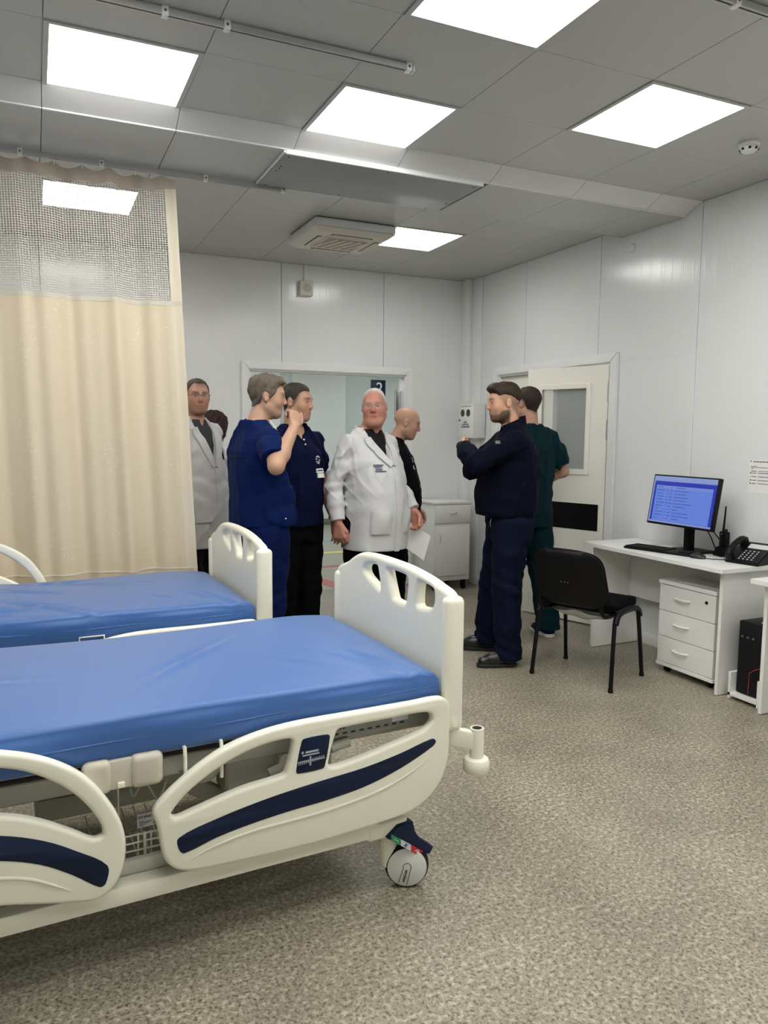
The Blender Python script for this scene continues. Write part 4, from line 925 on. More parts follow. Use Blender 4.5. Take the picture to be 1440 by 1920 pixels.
# local: x = along keys (left->right seen by user), y = away from user
bm = bmesh.new(); add_box(bm, (-0.235, -0.075, 0.0), (0.235, 0.085, 0.016), 0.006, 2); bm_obj('case', bm, M_BLACK, kb, smooth=True)
kme = None
for r_ in range(6):
    y = 0.062-r_*0.0235-(0.006 if r_ > 0 else 0); x = -0.222
    widths = [1]*15 if r_ == 0 else [1]*13+[2] if r_ == 1 else [1.5]+[1]*12+[1.5] if r_ == 2 else [1.75]+[1]*11+[2.25] if r_ == 3 else [2.25]+[1]*10+[2.75] if r_ == 4 else [1.25]*3+[6.25]+[1.25]*4
    for w in widths:
        box('key', (x+0.001, y-0.0095, 0.015), (x+w*0.019-0.0012, y+0.0095, 0.022), M_BLACKM, kb); x += w*0.019
    if r_ in (1, 2, 3, 4):
        for k in range(4): box('key', (0.150+k*0.019, y-0.0095, 0.015), (0.150+k*0.019+0.0175, y+0.0095, 0.022), M_BLACKM, kb)
# mouse
ms = empty('computer_mouse', (3.645, -0.425, ZT+0.0005), math.radians(-75), 'black computer mouse beside the keyboard', 'mouse')
vs_, fs = [], []
for i in range(9):
    t = i/8; x = -0.052+0.104*t; wd = 0.031*math.sqrt(max(0, 1-(2*t-1)**4))+0.002; hh = 0.034*math.sin(math.pi*(0.12+0.80*t))**0.8
    for j in range(13):
        a = math.pi*j/12; vs_.append((x, wd*math.cos(a), hh*math.sin(a)**0.8))
for i in range(8):
    for j in range(12): fs.append((i*13+j, i*13+j+1, (i+1)*13+j+1, (i+1)*13+j))
    fs.append((i*13, (i+1)*13, (i+1)*13+12, i*13+12))
fs.append(tuple(range(13))); fs.append(tuple(8*13+j for j in range(13))[::-1])
part('shell', vs_, fs, mat('mouse_black', (0.018, 0.018, 0.02), 0.4, var=0.1), ms, smooth=True)
cyl('wheel', (0.02, -0.004, 0.030), (0.02, 0.004, 0.030), 0.008, M_BLACK, ms, n=14)
o = tube('mouse_cable', catmull([(3.665, -0.475, ZT+0.004), (3.70, -0.52, ZT+0.0035), (3.76, -0.545, ZT+0.0035), (3.82, -0.52, ZT+0.0035), (3.87, -0.50, ZT+0.0035)], False, 6), 0.0025, M_BLACK); tag(o, 'thin black mouse cable running to the wall', 'cable', 'cables on the desk')
for k, pts in enumerate(([(3.86, -0.24, 1.00), (3.90, -0.31, 0.90), (3.932, -0.355, 0.82), (3.93, -0.36, ZT+0.006)], [(3.865, -0.27, 0.93), (3.90, -0.29, 0.86), (3.925, -0.30, 0.80), (3.925, -0.33, ZT+0.006)], [(3.80, -0.49, ZT+0.006), (3.76, -0.53, ZT+0.02), (3.80, -0.545, ZT+0.012), (3.86, -0.52, ZT+0.03), (3.88, -0.545, ZT+0.008), (3.84, -0.552, ZT+0.006), (3.80, -0.548, ZT+0.007)])):
    o = tube('power_cable', catmull(pts, False, 8), 0.0035, M_BLACK); tag(o, ['black cable hanging behind the monitor', 'lower black cable behind the monitor', 'tangled black cable between radio and phone'][k], 'cable', 'cables on the desk')
# small white things behind the keyboard
o = box('paper_slip', (3.76, 0.12, ZT+0.0004), (3.90, 0.33, ZT+0.003), M_PAPER, bevel=0.0008, seg=1); tag(o, 'white paper slip behind the keyboard', 'paper')
o = box('paper_slip', (3.80, -0.02, ZT+0.0004), (3.91, 0.10, ZT+0.004), M_PAPER, bevel=0.0008, seg=1); tag(o, 'white paper slip near the monitor foot', 'paper')
# two-way radio in its charging cradle
ra = empty('two_way_radio', (3.865, -0.425, ZT+0.0005), math.radians(-15), 'black two way radio with tall antenna standing in a cradle', 'radio')
bm = bmesh.new(); vv = [bm.verts.new(p) for p in [(-0.05, -0.045, 0), (0.05, -0.045, 0), (0.05, 0.05, 0), (-0.05, 0.05, 0), (-0.034, -0.034, 0.055), (0.034, -0.034, 0.055), (0.034, 0.034, 0.06), (-0.034, 0.034, 0.06)]]
for f in ((3, 2, 1, 0), (4, 5, 6, 7), (0, 1, 5, 4), (1, 2, 6, 5), (2, 3, 7, 6), (3, 0, 4, 7)): bm.faces.new([vv[k] for k in f])
bmesh.ops.bevel(bm, geom=list(bm.edges), offset=0.004, segments=2, affect='EDGES'); bm_obj('cradle', bm, M_BLACK, ra, smooth=True)
box('handset', (-0.020, -0.030, 0.045), (0.018, 0.030, 0.155), M_BLACK, ra, bevel=0.006)
cyl('antenna', (0.0, 0.016, 0.15), (0.006, 0.010, 0.315), 0.0075, M_BLACK, ra, r1=0.0045, n=12)
cyl('knob', (0.0, -0.014, 0.15), (0.0, -0.014, 0.172), 0.008, M_BLACK, ra, n=12)
box('belt_clip', (0.018, -0.014, 0.07), (0.028, 0.014, 0.145), M_BLACK, ra, bevel=0.002)
box('badge', (-0.0212, -0.008, 0.138), (-0.0198, 0.010, 0.143), M_METAL, ra)
# desk telephone
ph = empty('desk_telephone', (3.80, -0.665, ZT+0.0005), math.radians(-80), 'black office telephone at the right end of the desk', 'telephone')
PT = Matrix.Rotation(math.radians(32), 4, 'X')
bm = bmesh.new()
prof = [(-0.10, 0.0), (-0.10, 0.016), (0.085, 0.115), (0.10, 0.112), (0.10, 0.10), (0.07, 0.0)]
a = [bm.verts.new((-0.095, y, z)) for y, z in prof]; b = [bm.verts.new((0.115, y, z)) for y, z in prof]
n_ = len(prof)
for i in range(n_): bm.faces.new((a[i], a[(i+1) % n_], b[(i+1) % n_], b[i]))
bm.faces.new(a[::-1]); bm.faces.new(b); bmesh.ops.bevel(bm, geom=list(bm.edges), offset=0.005, segments=2, affect='EDGES'); bm_obj('body', bm, M_BLACK, ph, smooth=True)
nrm = Vector((0, -0.47, 0.883)); tan = Vector((0, 0.883, 0.47))
def on_face(x, t): return Vector((x, -0.10, 0.016)) + tan*t
hs = catmull([on_face(-0.068, 0.005)+nrm*0.02, on_face(-0.068, 0.03)+nrm*0.042, on_face(-0.068, 0.10)+nrm*0.052, on_face(-0.068, 0.17)+nrm*0.042, on_face(-0.068, 0.205)+nrm*0.016], False, 5)
hnd = tube('handset', hs, 0.019, M_BLACK, ph, bres=4)
for t in (0.02, 0.19): 
    c0 = on_face(-0.068, t); cyl('earpiece', tuple(c0), tuple(c0+nrm*0.03), 0.026, M_BLACK, hnd, n=18)
for r_ in range(5):
    for c_ in range(4):
        p = on_face(-0.015+c_*0.026, 0.025+r_*0.021); q = frame_mtx(p, (1, 0, 0), tuple(tan))
        box('phone_key', (-0.008, -0.006, 0), (0.008, 0.006, 0.005), M_GREYP, ph, bevel=0.0015, seg=1, mtx=q)
        box('key_print', (-0.003, -0.003, 0.005), (0.003, 0.003, 0.0054), M_PAPER, ph, mtx=q)
q = frame_mtx(on_face(0.03, 0.165), (1, 0, 0), tuple(tan)); box('display', (-0.055, -0.022, 0), (0.07, 0.022, 0.003), mat('lcd', (0.62, 0.64, 0.62), 0.3, var=0.02), ph, mtx=q)
# notice on the wall
po = empty('wall_notice', (XR-0.0006, -0.65, 1.277), 0, 'white printed notice taped to the right wall', 'notice')
box('sheet', (-0.0012, -0.15, -0.102), (0.0, 0.14, 0.102), M_PAPER, po)
bm = bmesh.new(); rnd = random.Random(5)
def wl_(y0, y1, z, hgt): 
    y = y0
    while y > y1:
        l_ = rnd.uniform(0.008, 0.022); add_box(bm, (-0.0022, max(y1, y-l_), z-hgt/2), (-0.0011, y, z+hgt/2)); y -= l_+0.003
wl_(0.112, -0.13, 0.088, 0.005); wl_(0.128, 0.085, 0.060, 0.003); wl_(0.128, -0.10, 0.052, 0.003); wl_(0.128, 0.11, 0.046, 0.003); wl_(0.125, 0.085, 0.030, 0.004)
for k, z in enumerate((0.018, -0.004, -0.026, -0.046)):
    wl_(0.117, 0.088, z, 0.004); wl_(0.074, -0.10, z, 0.0038)
    add_cyl(bm, (-0.0022, 0.128, z), (-0.0011, 0.128, z), 0.0045 if k != 1 else 0.003, n=10)
add_cyl(bm, (-0.0022, 0.130, 0.090), (-0.0011, 0.130, 0.090), 0.004, n=10)
bm_obj('print', bm, M_INK, po)['kind'] = 'stuff'
box('heading_bar', (-0.0019, -0.13, 0.027), (-0.0011, 0.075, 0.034), mat('bar_grey', (0.45, 0.45, 0.52), 0.6, var=0.02), po)
# computer tower on a low stand
ts = empty('computer_stand', (3.74, -0.885, 0), 0, 'low white stand under the black computer tower', 'computer stand')
box('shelf', (-0.20, -0.098, 0.022), (0.17, 0.096, 0.040), M_WHITE, ts, bevel=0.001, seg=1)
box('side_panel', (-0.20, 0.080, 0.004), (0.17, 0.096, 0.16), M_WHITE, ts, bevel=0.001, seg=1)
box('side_panel', (-0.20, -0.114, 0.004), (0.17, -0.098, 0.16), M_WHITE, ts, bevel=0.001, seg=1)
tw = empty('computer_tower', (3.76, -0.895, 0.041), 0, 'black computer tower with a red accent line between the desks', 'computer')
box('case', (-0.165, -0.083, 0.004), (0.165, 0.083, 0.425), M_BLACK, tw, bevel=0.003)
box('front_panel', (-0.180, -0.083, 0.004), (-0.165, 0.083, 0.425), M_BLACKM, tw, bevel=0.004)
tube('red_accent', [(-0.1812, 0.000, 0.010), (-0.1812, -0.002, 0.135), (-0.1812, -0.040, 0.165), (-0.1812, -0.082, 0.185)], 0.0018, mat('red_line', (0.6, 0.05, 0.07), 0.4, var=0.05), tw)
for y in (0.060, 0.022, -0.014): box('port', (-0.1815, y-0.006, 0.332), (-0.180, y+0.006, 0.341), M_METAL, tw)
box('top_paper', (-0.13, -0.075, 0.4255), (-0.02, -0.02, 0.428), M_PAPER, tw)
for x in (-0.13, 0.13):
    for y in (-0.06, 0.06): cyl('foot', (x, y, 0.0), (x, y, 0.006), 0.014, M_BLACK, tw, n=12)

# ------------------------------------------------------------------ visitor chair
ang = math.atan2(0.172, 0.396)
ch = empty('visitor_chair', (3.068, -0.113, 0), ang-math.pi/2, 'black padded visitor chair pulled up to the desk', 'chair')
# local: +y = direction the sitter faces, x = sitter's right... width along x
HW, FY, BY = 0.262, 0.215, -0.215
M_CHF = mat('chair_fabric', (0.003, 0.003, 0.0035), 0.85, spec=0.08, var=0.2, bump=0.15, bscale=700)
for sx in (-1, 1):
    x = sx*HW
    tube('leg', catmull([(x*1.02, FY+0.005, 0.012), (x*0.97, FY-0.05, 0.40), (x*0.96, FY-0.065, 0.435), (x*0.94, FY-0.10, 0.45)], False, 5), 0.013, M_BLACK, ch, bres=3)
    tube('leg', catmull([(x*1.02, BY-0.005, 0.012), (x*0.97, BY+0.045, 0.40), (x*0.96, BY+0.065, 0.435), (x*0.94, BY+0.11, 0.45)], False, 5), 0.013, M_BLACK, ch, bres=3)
    tube('seat_rail', catmull([(x*0.94, FY-0.09, 0.449), (x*0.94, 0.0, 0.452), (x*0.94, BY+0.10, 0.449)], False, 4), 0.0145, M_BLACK, ch, bres=3)
    for yy in (FY+0.005, BY-0.005): cyl('foot_cap', (x*1.02, yy, 0.0), (x*1.02, yy, 0.02), 0.0155, M_BLACKM, ch, n=14)
    tube('back_tube', catmull([(sx*0.205, BY+0.20, 0.432), (sx*0.205, BY+0.02, 0.440), (sx*0.205, BY-0.03, 0.48), (sx*0.202, BY-0.055, 0.60), (sx*0.195, BY-0.085, 0.74)], False, 5), 0.012, M_BLACK, ch, bres=3)
    tube('arm_cover', catmull([(x*0.99, FY-0.045, 0.40), (x*0.985, FY-0.075, 0.445), (x*0.97, FY-0.16, 0.462), (x*0.985, BY+0.085, 0.45), (x*0.99, BY+0.045, 0.40)], False, 6), 0.0185, M_BLACK, ch, bres=3)
cyl('cross_bar', (-HW*0.94, 0.06, 0.445), (HW*0.94, 0.06, 0.445), 0.011, M_BLACK, ch, n=14); cyl('cross_bar', (-HW*0.94, -0.08, 0.445), (HW*0.94, -0.08, 0.445), 0.011, M_BLACK, ch, n=14)
def pad(name, nu, nv, f, m, parent):
    vs_, fs = [], []
    for s_ in (0, 1):
        for i in range(nu+1):
            for j in range(nv+1): vs_.append(f(i/nu*2-1, j/nv*2-1, s_))
    N = (nu+1)*(nv+1)
    for s_ in (0, 1):
        for i in range(nu):
            for j in range(nv):
                q_ = (i*(nv+1)+j, i*(nv+1)+j+1, (i+1)*(nv+1)+j+1, (i+1)*(nv+1)+j); q_ = tuple(s_*N+k for k in q_); fs.append(q_ if s_ == 0 else q_[::-1])
    brd = [i*(nv+1) for i in range(nu+1)] + [nu*(nv+1)+j for j in range(1, nv+1)] + [i*(nv+1)+nv for i in range(nu-1, -1, -1)] + [j for j in range(nv-1, 0, -1)]
    for k in range(len(brd)): a_, b_ = brd[k], brd[(k+1) % len(brd)]; fs.append((a_, b_, N+b_, N+a_))
    me = mesh(name, vs_, fs, m); bm = bmesh.new(); bm.from_mesh(me); bmesh.ops.recalc_face_normals(bm, faces=bm.faces); bm.to_mesh(me); bm.free(); smooth_by_angle(me, 60)
    return link(name, me, parent)
def sq(a, b, p=5): # square -> rounded square
    n_ = (abs(a)**p+abs(b)**p)**(1/p); mx = max(abs(a), abs(b)); k = mx/n_ if n_ > 1e-9 else 1
    return a*k, b*k
def seat_f(a, b, s_):
    a, b = sq(a, b); e = max(0, 1-max(abs(a), abs(b))**8)**0.5
    return (a*0.235, 0.035+b*0.215, 0.462+(0.004 if s_ == 0 else 0.012+0.040*e)-0.02*max(0, b-0.6)**1)
pad('seat', 16, 16, lambda a, b, s_: seat_f(a, b, 1-s_), M_CHF, ch)
def back_f(a, b, s_):
    a, b = sq(a, b, 4); e = max(0, 1-max(abs(a), abs(b))**8)**0.5
    x = a*(0.238-0.012*b); z = 0.66+b*0.175+0.012*(1-a*a)*(1 if b > 0 else 0.3); y = BY-0.075-0.05*b + 0.035*(a*a)
    return (x, y+(0.020*e if s_ == 0 else -0.024*e), z)
pad('backrest', 18, 14, back_f, M_CHF, ch)
pad('back_shell', 18, 14, lambda a, b, s_: tuple(Vector(back_f(a*1.01, b*1.01, 1))+Vector((0, -0.004 if s_ == 0 else -0.010-0.006*max(0, 1-max(abs(a), abs(b))**6), 0))), M_BLACK, ch)
def bag_f(a, b, s_):
    a, b = sq(a, b, 3); d = (1-a*a)*(1-b*b)
    return (a*0.215, 0.01+b*0.19, 0.448-0.078*d**0.6+0.004*math.sin(a*9+b*5)-(0.002 if s_ else 0))
pad('plastic_wrap', 14, 14, bag_f, mat('clear_wrap', (0.70, 0.72, 0.69), 0.2, alpha=0.72, bump=0.6, bscale=40), ch)
bm = bmesh.new()
for k in (-1, 0, 1): add_cyl(bm, (k*0.022, BY-0.1135, 0.645), (k*0.022, BY-0.109, 0.645), 0.004, n=8)
bm_obj('back_rivets', bm, M_GREYP, ch)['kind'] = 'stuff'

# ------------------------------------------------------------------ bedside cabinet in the corner and valve box
cb = empty('bedside_cabinet', (3.56, 2.70, 0), 0, 'white metal bedside cabinet with drawer and door in the corner', 'cabinet')
M_CAB = mat('cabinet_white', (0.74, 0.75, 0.74), 0.35, var=0.02)
box('body', (-0.20, -0.20, 0.10), (0.20, 0.22, 0.845), M_CAB, cb, bevel=0.003)
box('top', (-0.21, -0.215, 0.845), (0.21, 0.225, 0.872), M_CAB, cb, bevel=0.006)
d_ = box('drawer', (-0.195, -0.216, 0.665), (0.195, -0.20, 0.838), M_CAB, cb, bevel=0.003)
tube('handle', [(-0.035, -0.216, 0.765), (-0.032, -0.232, 0.760), (0.0, -0.236, 0.752), (0.032, -0.232, 0.760), (0.035, -0.216, 0.765)], 0.004, M_METAL, d_)
d_ = box('door', (-0.180, -0.216, 0.150), (0.190, -0.20, 0.640), M_CAB, cb, bevel=0.003)
tube('handle', [(-0.145, -0.216, 0.560), (-0.145, -0.232, 0.555), (-0.145, -0.234, 0.52), (-0.145, -0.232, 0.490), (-0.145, -0.216, 0.485)], 0.004, M_METAL, d_)
for x in (-0.16, 0.16):
    for y in (-0.15, 0.17): cyl('castor', (x-0.012, y, 0.036), (x+0.012, y, 0.036), 0.035, M_BLACK, cb, n=16); box('castor_fork', (x-0.018, y-0.02, 0.05), (x+0.018, y+0.02, 0.10), M_BLACK, cb)
vb = empty('valve_box', (XR-0.0145, 2.68, 1.65), 0, 'white wall box with two round windows and dark blue lettering', 'wall box')
box('case', (-0.130, -0.135, -0.170), (0.0, 0.135, 0.170), M_CAB, vb, bevel=0.004)
dr = box('door', (-0.140, -0.135, -0.168), (-0.130, 0.135, 0.160), M_WHITE, vb, bevel=0.002)
for y in (0.062, -0.045): lathe('window', [(0.036, 0.0), (0.036, 0.002), (0.001, 0.003)], mat('porthole', (0.03, 0.032, 0.03), 0.12, var=0.3, vscale=25), dr, mtx=Matrix.Translation((-0.140, y, 0.075)) @ Matrix.Rotation(-math.pi/2, 4, 'Y'))
for k, (tx, sz) in enumerate((('БЛОК', 0.022), ('КОНТРОЛЯ', 0.022), ('ОТКЛЮЧЕНИЯ', 0.022))):
    text('lettering', tx, sz, M_INKBLUE, dr, frame_mtx((-0.1408, 0.008, -0.016-k*0.023), (0, -1, 0), (0, 0, 1)), bold=0.0007)
cyl('lock', (-0.146, 0.118, 0.005), (-0.138, 0.118, 0.005), 0.009, M_BLACK, dr, n=14)
box('top_slot', (-0.1412, -0.10, 0.138), (-0.1399, 0.10, 0.143), M_GREYP, dr)

# ------------------------------------------------------------------ people: smooth-blended solids meshed with surface nets
class Solid:
    def __init__(s): s.ops = []
    def _add(s, fn, lo, hi, k, op): s.ops.append((fn, np.array(lo, float), np.array(hi, float), k, op)); return s
    def cap(s, a, b, r1, r2=None, k=0.02, op='u', flat=None):
        a = np.array(a, float); b = np.array(b, float); r2 = r1 if r2 is None else r2
        ab = b-a; L2 = float(ab@ab)+1e-9
        if flat is not None: n_ = np.array(flat[0], float); n_ /= np.linalg.norm(n_); fs = 1/flat[1]-1
        def fn(x, y, z):
            px, py, pz = x-a[0], y-a[1], z-a[2]
            t = np.clip((px*ab[0]+py*ab[1]+pz*ab[2])/L2, 0, 1)
            qx, qy, qz = px-t*ab[0], py-t*ab[1], pz-t*ab[2]
            d2 = qx*qx+qy*qy+qz*qz
            if flat is not None:
                m_ = qx*n_[0]+qy*n_[1]+qz*n_[2]; d2 = d2+m_*m_*((1+fs)**2-1)
            return np.sqrt(d2)-(r1+(r2-r1)*t)
        R = max(r1, r2); return s._add(fn, np.minimum(a, b)-R, np.maximum(a, b)+R, k, op)
    def chain(s, pts, k=0.02, op='u', flat=None):
        for (p, r), (q, r2) in zip(pts[:-1], pts[1:]): s.cap(p, q, r, r2, k, op, flat)
        return s
    def chain_cut(s, pts, p0, n_, k=0.025):
        parts_ = Solid(); parts_.chain(pts, k); p0 = np.array(p0, float); n_ = np.array(n_, float)
        def fn(x, y, z):
            D = None
            for f, l, u, kk, op in parts_.ops:
                d = f(x, y, z)
                if D is None: D = d
                else: hh = np.clip(0.5+0.5*(D-d)/kk, 0, 1); D = D*(1-hh)+d*hh-kk*hh*(1-hh)
            return np.maximum(D, (x-p0[0])*n_[0]+(y-p0[1])*n_[1]+(z-p0[2])*n_[2])
        lo, hi = parts_.bounds(); return s._add(fn, lo, hi, k, 'u')
    def vee(s, z0, slope, ymax=0.0, x0=0.0, k=0.003):
        c = 1/math.sqrt(1+slope*slope)
        def fn(x, y, z): return np.maximum(np.maximum((np.abs(x-x0)-(z-z0)*slope)*c, y-ymax), z0-z)
        return s._add(fn, (-0.3, -0.4, z0), (0.3, ymax, z0+0.4), k, 's')
    def ell(s, c, r, k=0.02, op='u', R=None):
        c = np.array(c, float); r = np.array(r, float); Rm = np.eye(3) if R is None else np.array(R, float)
        def fn(x, y, z):
            p = (x-c[0], y-c[1], z-c[2])
            q = [(p[0]*Rm[0][i]+p[1]*Rm[1][i]+p[2]*Rm[2][i])/r[i] for i in range(3)]
            n_ = np.sqrt(q[0]**2+q[1]**2+q[2]**2); g = np.sqrt((q[0]/r[0])**2+(q[1]/r[1])**2+(q[2]/r[2])**2)+1e-9
            return n_*(n_-1)/g
        m_ = max(r); return s._add(fn, c-m_, c+m_, k, op)
    def stack(s, rows, k=0.02, e=2.3, op='u', round_=0.0):
        T = np.array(sorted(rows), float); zz = T[:, 0]
        def fn(x, y, z):
            zf = np.clip(z, zz[0], zz[-1]).ravel()
            cx, cy, rx, ry = [np.interp(zf, zz, T[:, i]).reshape(z.shape) for i in (1, 2, 3, 4)]
            f = (np.abs((x-cx)/rx)**e+np.abs((y-cy)/ry)**e)**(1/e)
            d = (f-1)*np.minimum(rx, ry)
            return np.maximum(d, np.maximum(z-zz[-1], zz[0]-z))
        return s._add(fn, (min(T[:, 1]-T[:, 3]), min(T[:, 2]-T[:, 4]), zz[0]), (max(T[:, 1]+T[:, 3]), max(T[:, 2]+T[:, 4]), zz[-1]), k, op)
    def cut(s, n_, d0):     # keep where n.p < d0
        n_ = np.array(n_, float); n_ /= np.linalg.norm(n_)
        return s._add(lambda x, y, z: n_[0]*x+n_[1]*y+n_[2]*z-d0, (-9, -9, -9), (9, 9, 9), 0.004, 'i')
    def disp(s, fn): s.ops.append((fn, None, None, 0, 'd')); return s
    def bounds(s):
        lo = np.min([o[1] for o in s.ops if o[4] == 'u'], axis=0); hi = np.max([o[2] for o in s.ops if o[4] == 'u'], axis=0); return lo, hi
    def mesh(s, h=0.008, fine=None, hf=0.004):
        lo, hi = s.bounds(); lo = lo-0.03; hi = hi+0.03
        ax = []
        for i in range(3):
            out = [lo[i]]
            while out[-1] < hi[i]:
                st = h
                if fine:
                    for (fl_, fh_) in fine:
                        if fl_[i]-hf < out[-1] < fh_[i]: st = hf
                        elif out[-1] <= fl_[i]-hf < out[-1]+h: st = min(st, max(hf, fl_[i]-out[-1]))
                out.append(out[-1]+st)
            ax.append(np.array(out, np.float32))
        X, Y, Z = ax[0][:, None, None], ax[1][None, :, None], ax[2][None, None, :]
        D = np.full((len(ax[0]), len(ax[1]), len(ax[2])), 0.5, np.float32)
        for fn, l, u, k, op in s.ops:
            if op == 'd':
                idx = np.abs(D) < 0.03
                ii = np.nonzero(idx); D[ii] += fn(ax[0][ii[0]], ax[1][ii[1]], ax[2][ii[2]]).astype(np.float32); continue
            sl = []
            for i in range(3):
                a = max(0, np.searchsorted(ax[i], l[i]-0.035-k)-1); b = min(len(ax[i]), np.searchsorted(ax[i], u[i]+0.035+k)+1); sl.append(slice(a, b))
            sub = D[sl[0], sl[1], sl[2]]
            if sub.size == 0: continue
            d = fn(X[sl[0]], Y[:, sl[1]], Z[:, :, sl[2]]).astype(np.float32)
            if op == 'u':
                hh = np.clip(0.5+0.5*(sub-d)/max(k, 1e-5), 0, 1); D[sl[0], sl[1], sl[2]] = sub*(1-hh)+d*hh-k*hh*(1-hh)
            elif op == 's':
                d = -d; hh = np.clip(0.5-0.5*(sub-d)/max(k, 1e-5), 0, 1); D[sl[0], sl[1], sl[2]] = sub*(1-hh)+d*hh+k*hh*(1-hh)
            else:
                D[sl[0], sl[1], sl[2]] = np.maximum(sub, d)
        return surface_nets(D, ax)
def surface_nets(D, ax):
    S = D < 0
    n0, n1, n2 = D.shape
    cnt = np.zeros((n0-1, n1-1, n2-1), np.int8)
    for i in (0, 1):
        for j in (0, 1):
            for k in (0, 1): cnt += S[i:n0-1+i, j:n1-1+j, k:n2-1+k]
    act = (cnt > 0) & (cnt < 8)
    ci, cj, ck = np.nonzero(act); n = len(ci)
    idx = np.full(act.shape, -1, np.int32); idx[ci, cj, ck] = np.arange(n)
    corner = {(i, j, k): D[ci+i, cj+j, ck+k] for i in (0, 1) for j in (0, 1) for k in (0, 1)}
    acc = np.zeros((n, 3)); num = np.zeros(n)
    for a in corner:
        for d_ in range(3):
            if a[d_] == 1: continue
            b = list(a); b[d_] = 1; b = tuple(b)
            va, vb = corner[a], corner[b]; m_ = (va < 0) != (vb < 0)
            t = np.where(m_, va/(va-vb+1e-12), 0)
            p = np.array(a, float)[None, :].repeat(n, 0); p[:, d_] = t
            acc += p*m_[:, None]; num += m_
    p = acc/num[:, None]
    V = np.stack([ax[0][ci]+p[:, 0]*(ax[0][ci+1]-ax[0][ci]), ax[1][cj]+p[:, 1]*(ax[1][cj+1]-ax[1][cj]), ax[2][ck]+p[:, 2]*(ax[2][ck+1]-ax[2][ck])], 1)
    F = []
    for d_ in range(3):
        a_, b_ = (d_+1) % 3, (d_+2) % 3
        sl0 = [slice(1, -1)]*3; sl0[d_] = slice(0, D.shape[d_]-1); sl1 = list(sl0); sl1[d_] = slice(1, D.shape[d_])
        ch_ = S[tuple(sl0)] != S[tuple(sl1)]; ins = S[tuple(sl0)][ch_]
        e = list(np.nonzero(ch_)); 
        for q in range(3):
            if q != d_: e[q] = e[q]+1
        def cell(da, db):
            c = [x.copy() for x in e]; c[a_] = c[a_]+da; c[b_] = c[b_]+db; return idx[tuple(c)]
        q = np.stack([cell(-1, -1), cell(0, -1), cell(0, 0), cell(-1, 0)], 1)
        q[~ins] = q[~ins][:, ::-1]; F.append(q)
    F = np.concatenate(F); F = F[(F >= 0).all(1)]
    return V, F
def np_mesh(name, V, F, m, parent, col=None):
    me = bpy.data.meshes.new(name); nv, nf = len(V), len(F)
    me.vertices.add(nv); me.vertices.foreach_set('co', np.asarray(V, np.float32).ravel())
    me.loops.add(nf*4); me.loops.foreach_set('vertex_index', np.asarray(F, np.int32).ravel())
    me.polygons.add(nf); me.polygons.foreach_set('loop_start', np.arange(0, nf*4, 4, dtype=np.int32)); me.polygons.foreach_set('loop_total', np.full(nf, 4, np.int32))
    me.polygons.foreach_set('use_smooth', np.ones(nf, bool)); me.update(calc_edges=True); me.validate()
    me.materials.append(m)
    if col is not None:
        at = me.color_attributes.new('tone', 'FLOAT_COLOR', 'POINT'); at.data.foreach_set('color', np.concatenate([col, np.ones((nv, 1))], 1).astype(np.float32).ravel())
    return link(name, me, parent)
def tone_mat(name, rough=0.5, bump=0.0, bscale=300, spec=0.4, sss=0.0):
    m = bpy.data.materials.new(name); m.use_nodes = True; nt = m.node_tree; b = nt.nodes['Principled BSDF']
    at = nn(nt, 'ShaderNodeAttribute'); at.attribute_name = 'tone'; nt.links.new(at.outputs['Color'], b.inputs['Base Color'])
    b.inputs['Roughness'].default_value = rough; b.inputs['Specular IOR Level'].default_value = spec
    if sss: b.inputs['Subsurface Weight'].default_value = sss; b.inputs['Subsurface Radius'].default_value = (0.006, 0.003, 0.002); b.inputs['Subsurface Scale'].default_value = 1.0
    n2 = nn(nt, 'ShaderNodeTexNoise'); n2.inputs['Scale'].default_value = bscale; tc = nn(nt, 'ShaderNodeTexCoord'); nt.links.new(tc.outputs['Object'], n2.inputs['Vector'])
    bp = nn(nt, 'ShaderNodeBump'); bp.inputs['Strength'].default_value = max(0.02, bump); bp.inputs['Distance'].default_value = 0.004; nt.links.new(n2.outputs['Fac'], bp.inputs['Height']); nt.links.new(bp.outputs['Normal'], b.inputs['Normal'])
    return m
M_SKIN = tone_mat('skin', 0.48, 0.06, 350)
def hair_mat(name, col, col2):
    m = mat(name, col, 0.6, spec=0.25); nt = m.node_tree; b = nt.nodes['Principled BSDF']
    tc = nn(nt, 'ShaderNodeTexCoord'); n_ = nn(nt, 'ShaderNodeTexNoise'); n_.inputs['Scale'].default_value = 90; n_.inputs['Detail'].default_value = 4
    mp = nn(nt, 'ShaderNodeMapping'); mp.inputs['Scale'].default_value = (1.6, 0.4, 0.8); nt.links.new(tc.outputs['Object'], mp.inputs[0]); nt.links.new(mp.outputs[0], n_.inputs['Vector'])
    x = nn(nt, 'ShaderNodeMixRGB'); x.inputs[1].default_value = (*col, 1); x.inputs[2].default_value = (*col2, 1); nt.links.new(n_.outputs['Fac'], x.inputs[0]); nt.links.new(x.outputs[0], b.inputs['Base Color'])
    bp = nn(nt, 'ShaderNodeBump'); bp.inputs['Strength'].default_value = 0.5; bp.inputs['Distance'].default_value = 0.006; nt.links.new(n_.outputs['Fac'], bp.inputs['Height']); nt.links.new(bp.outputs['Normal'], b.inputs['Normal'])
    return m
def cloth(name, col, rough=0.75, sheen=0.1):
    return mat(name, col, rough, var=0.06, vscale=6, bump=0.12, bscale=900, sheen=sheen*0.3, spec=0.06)
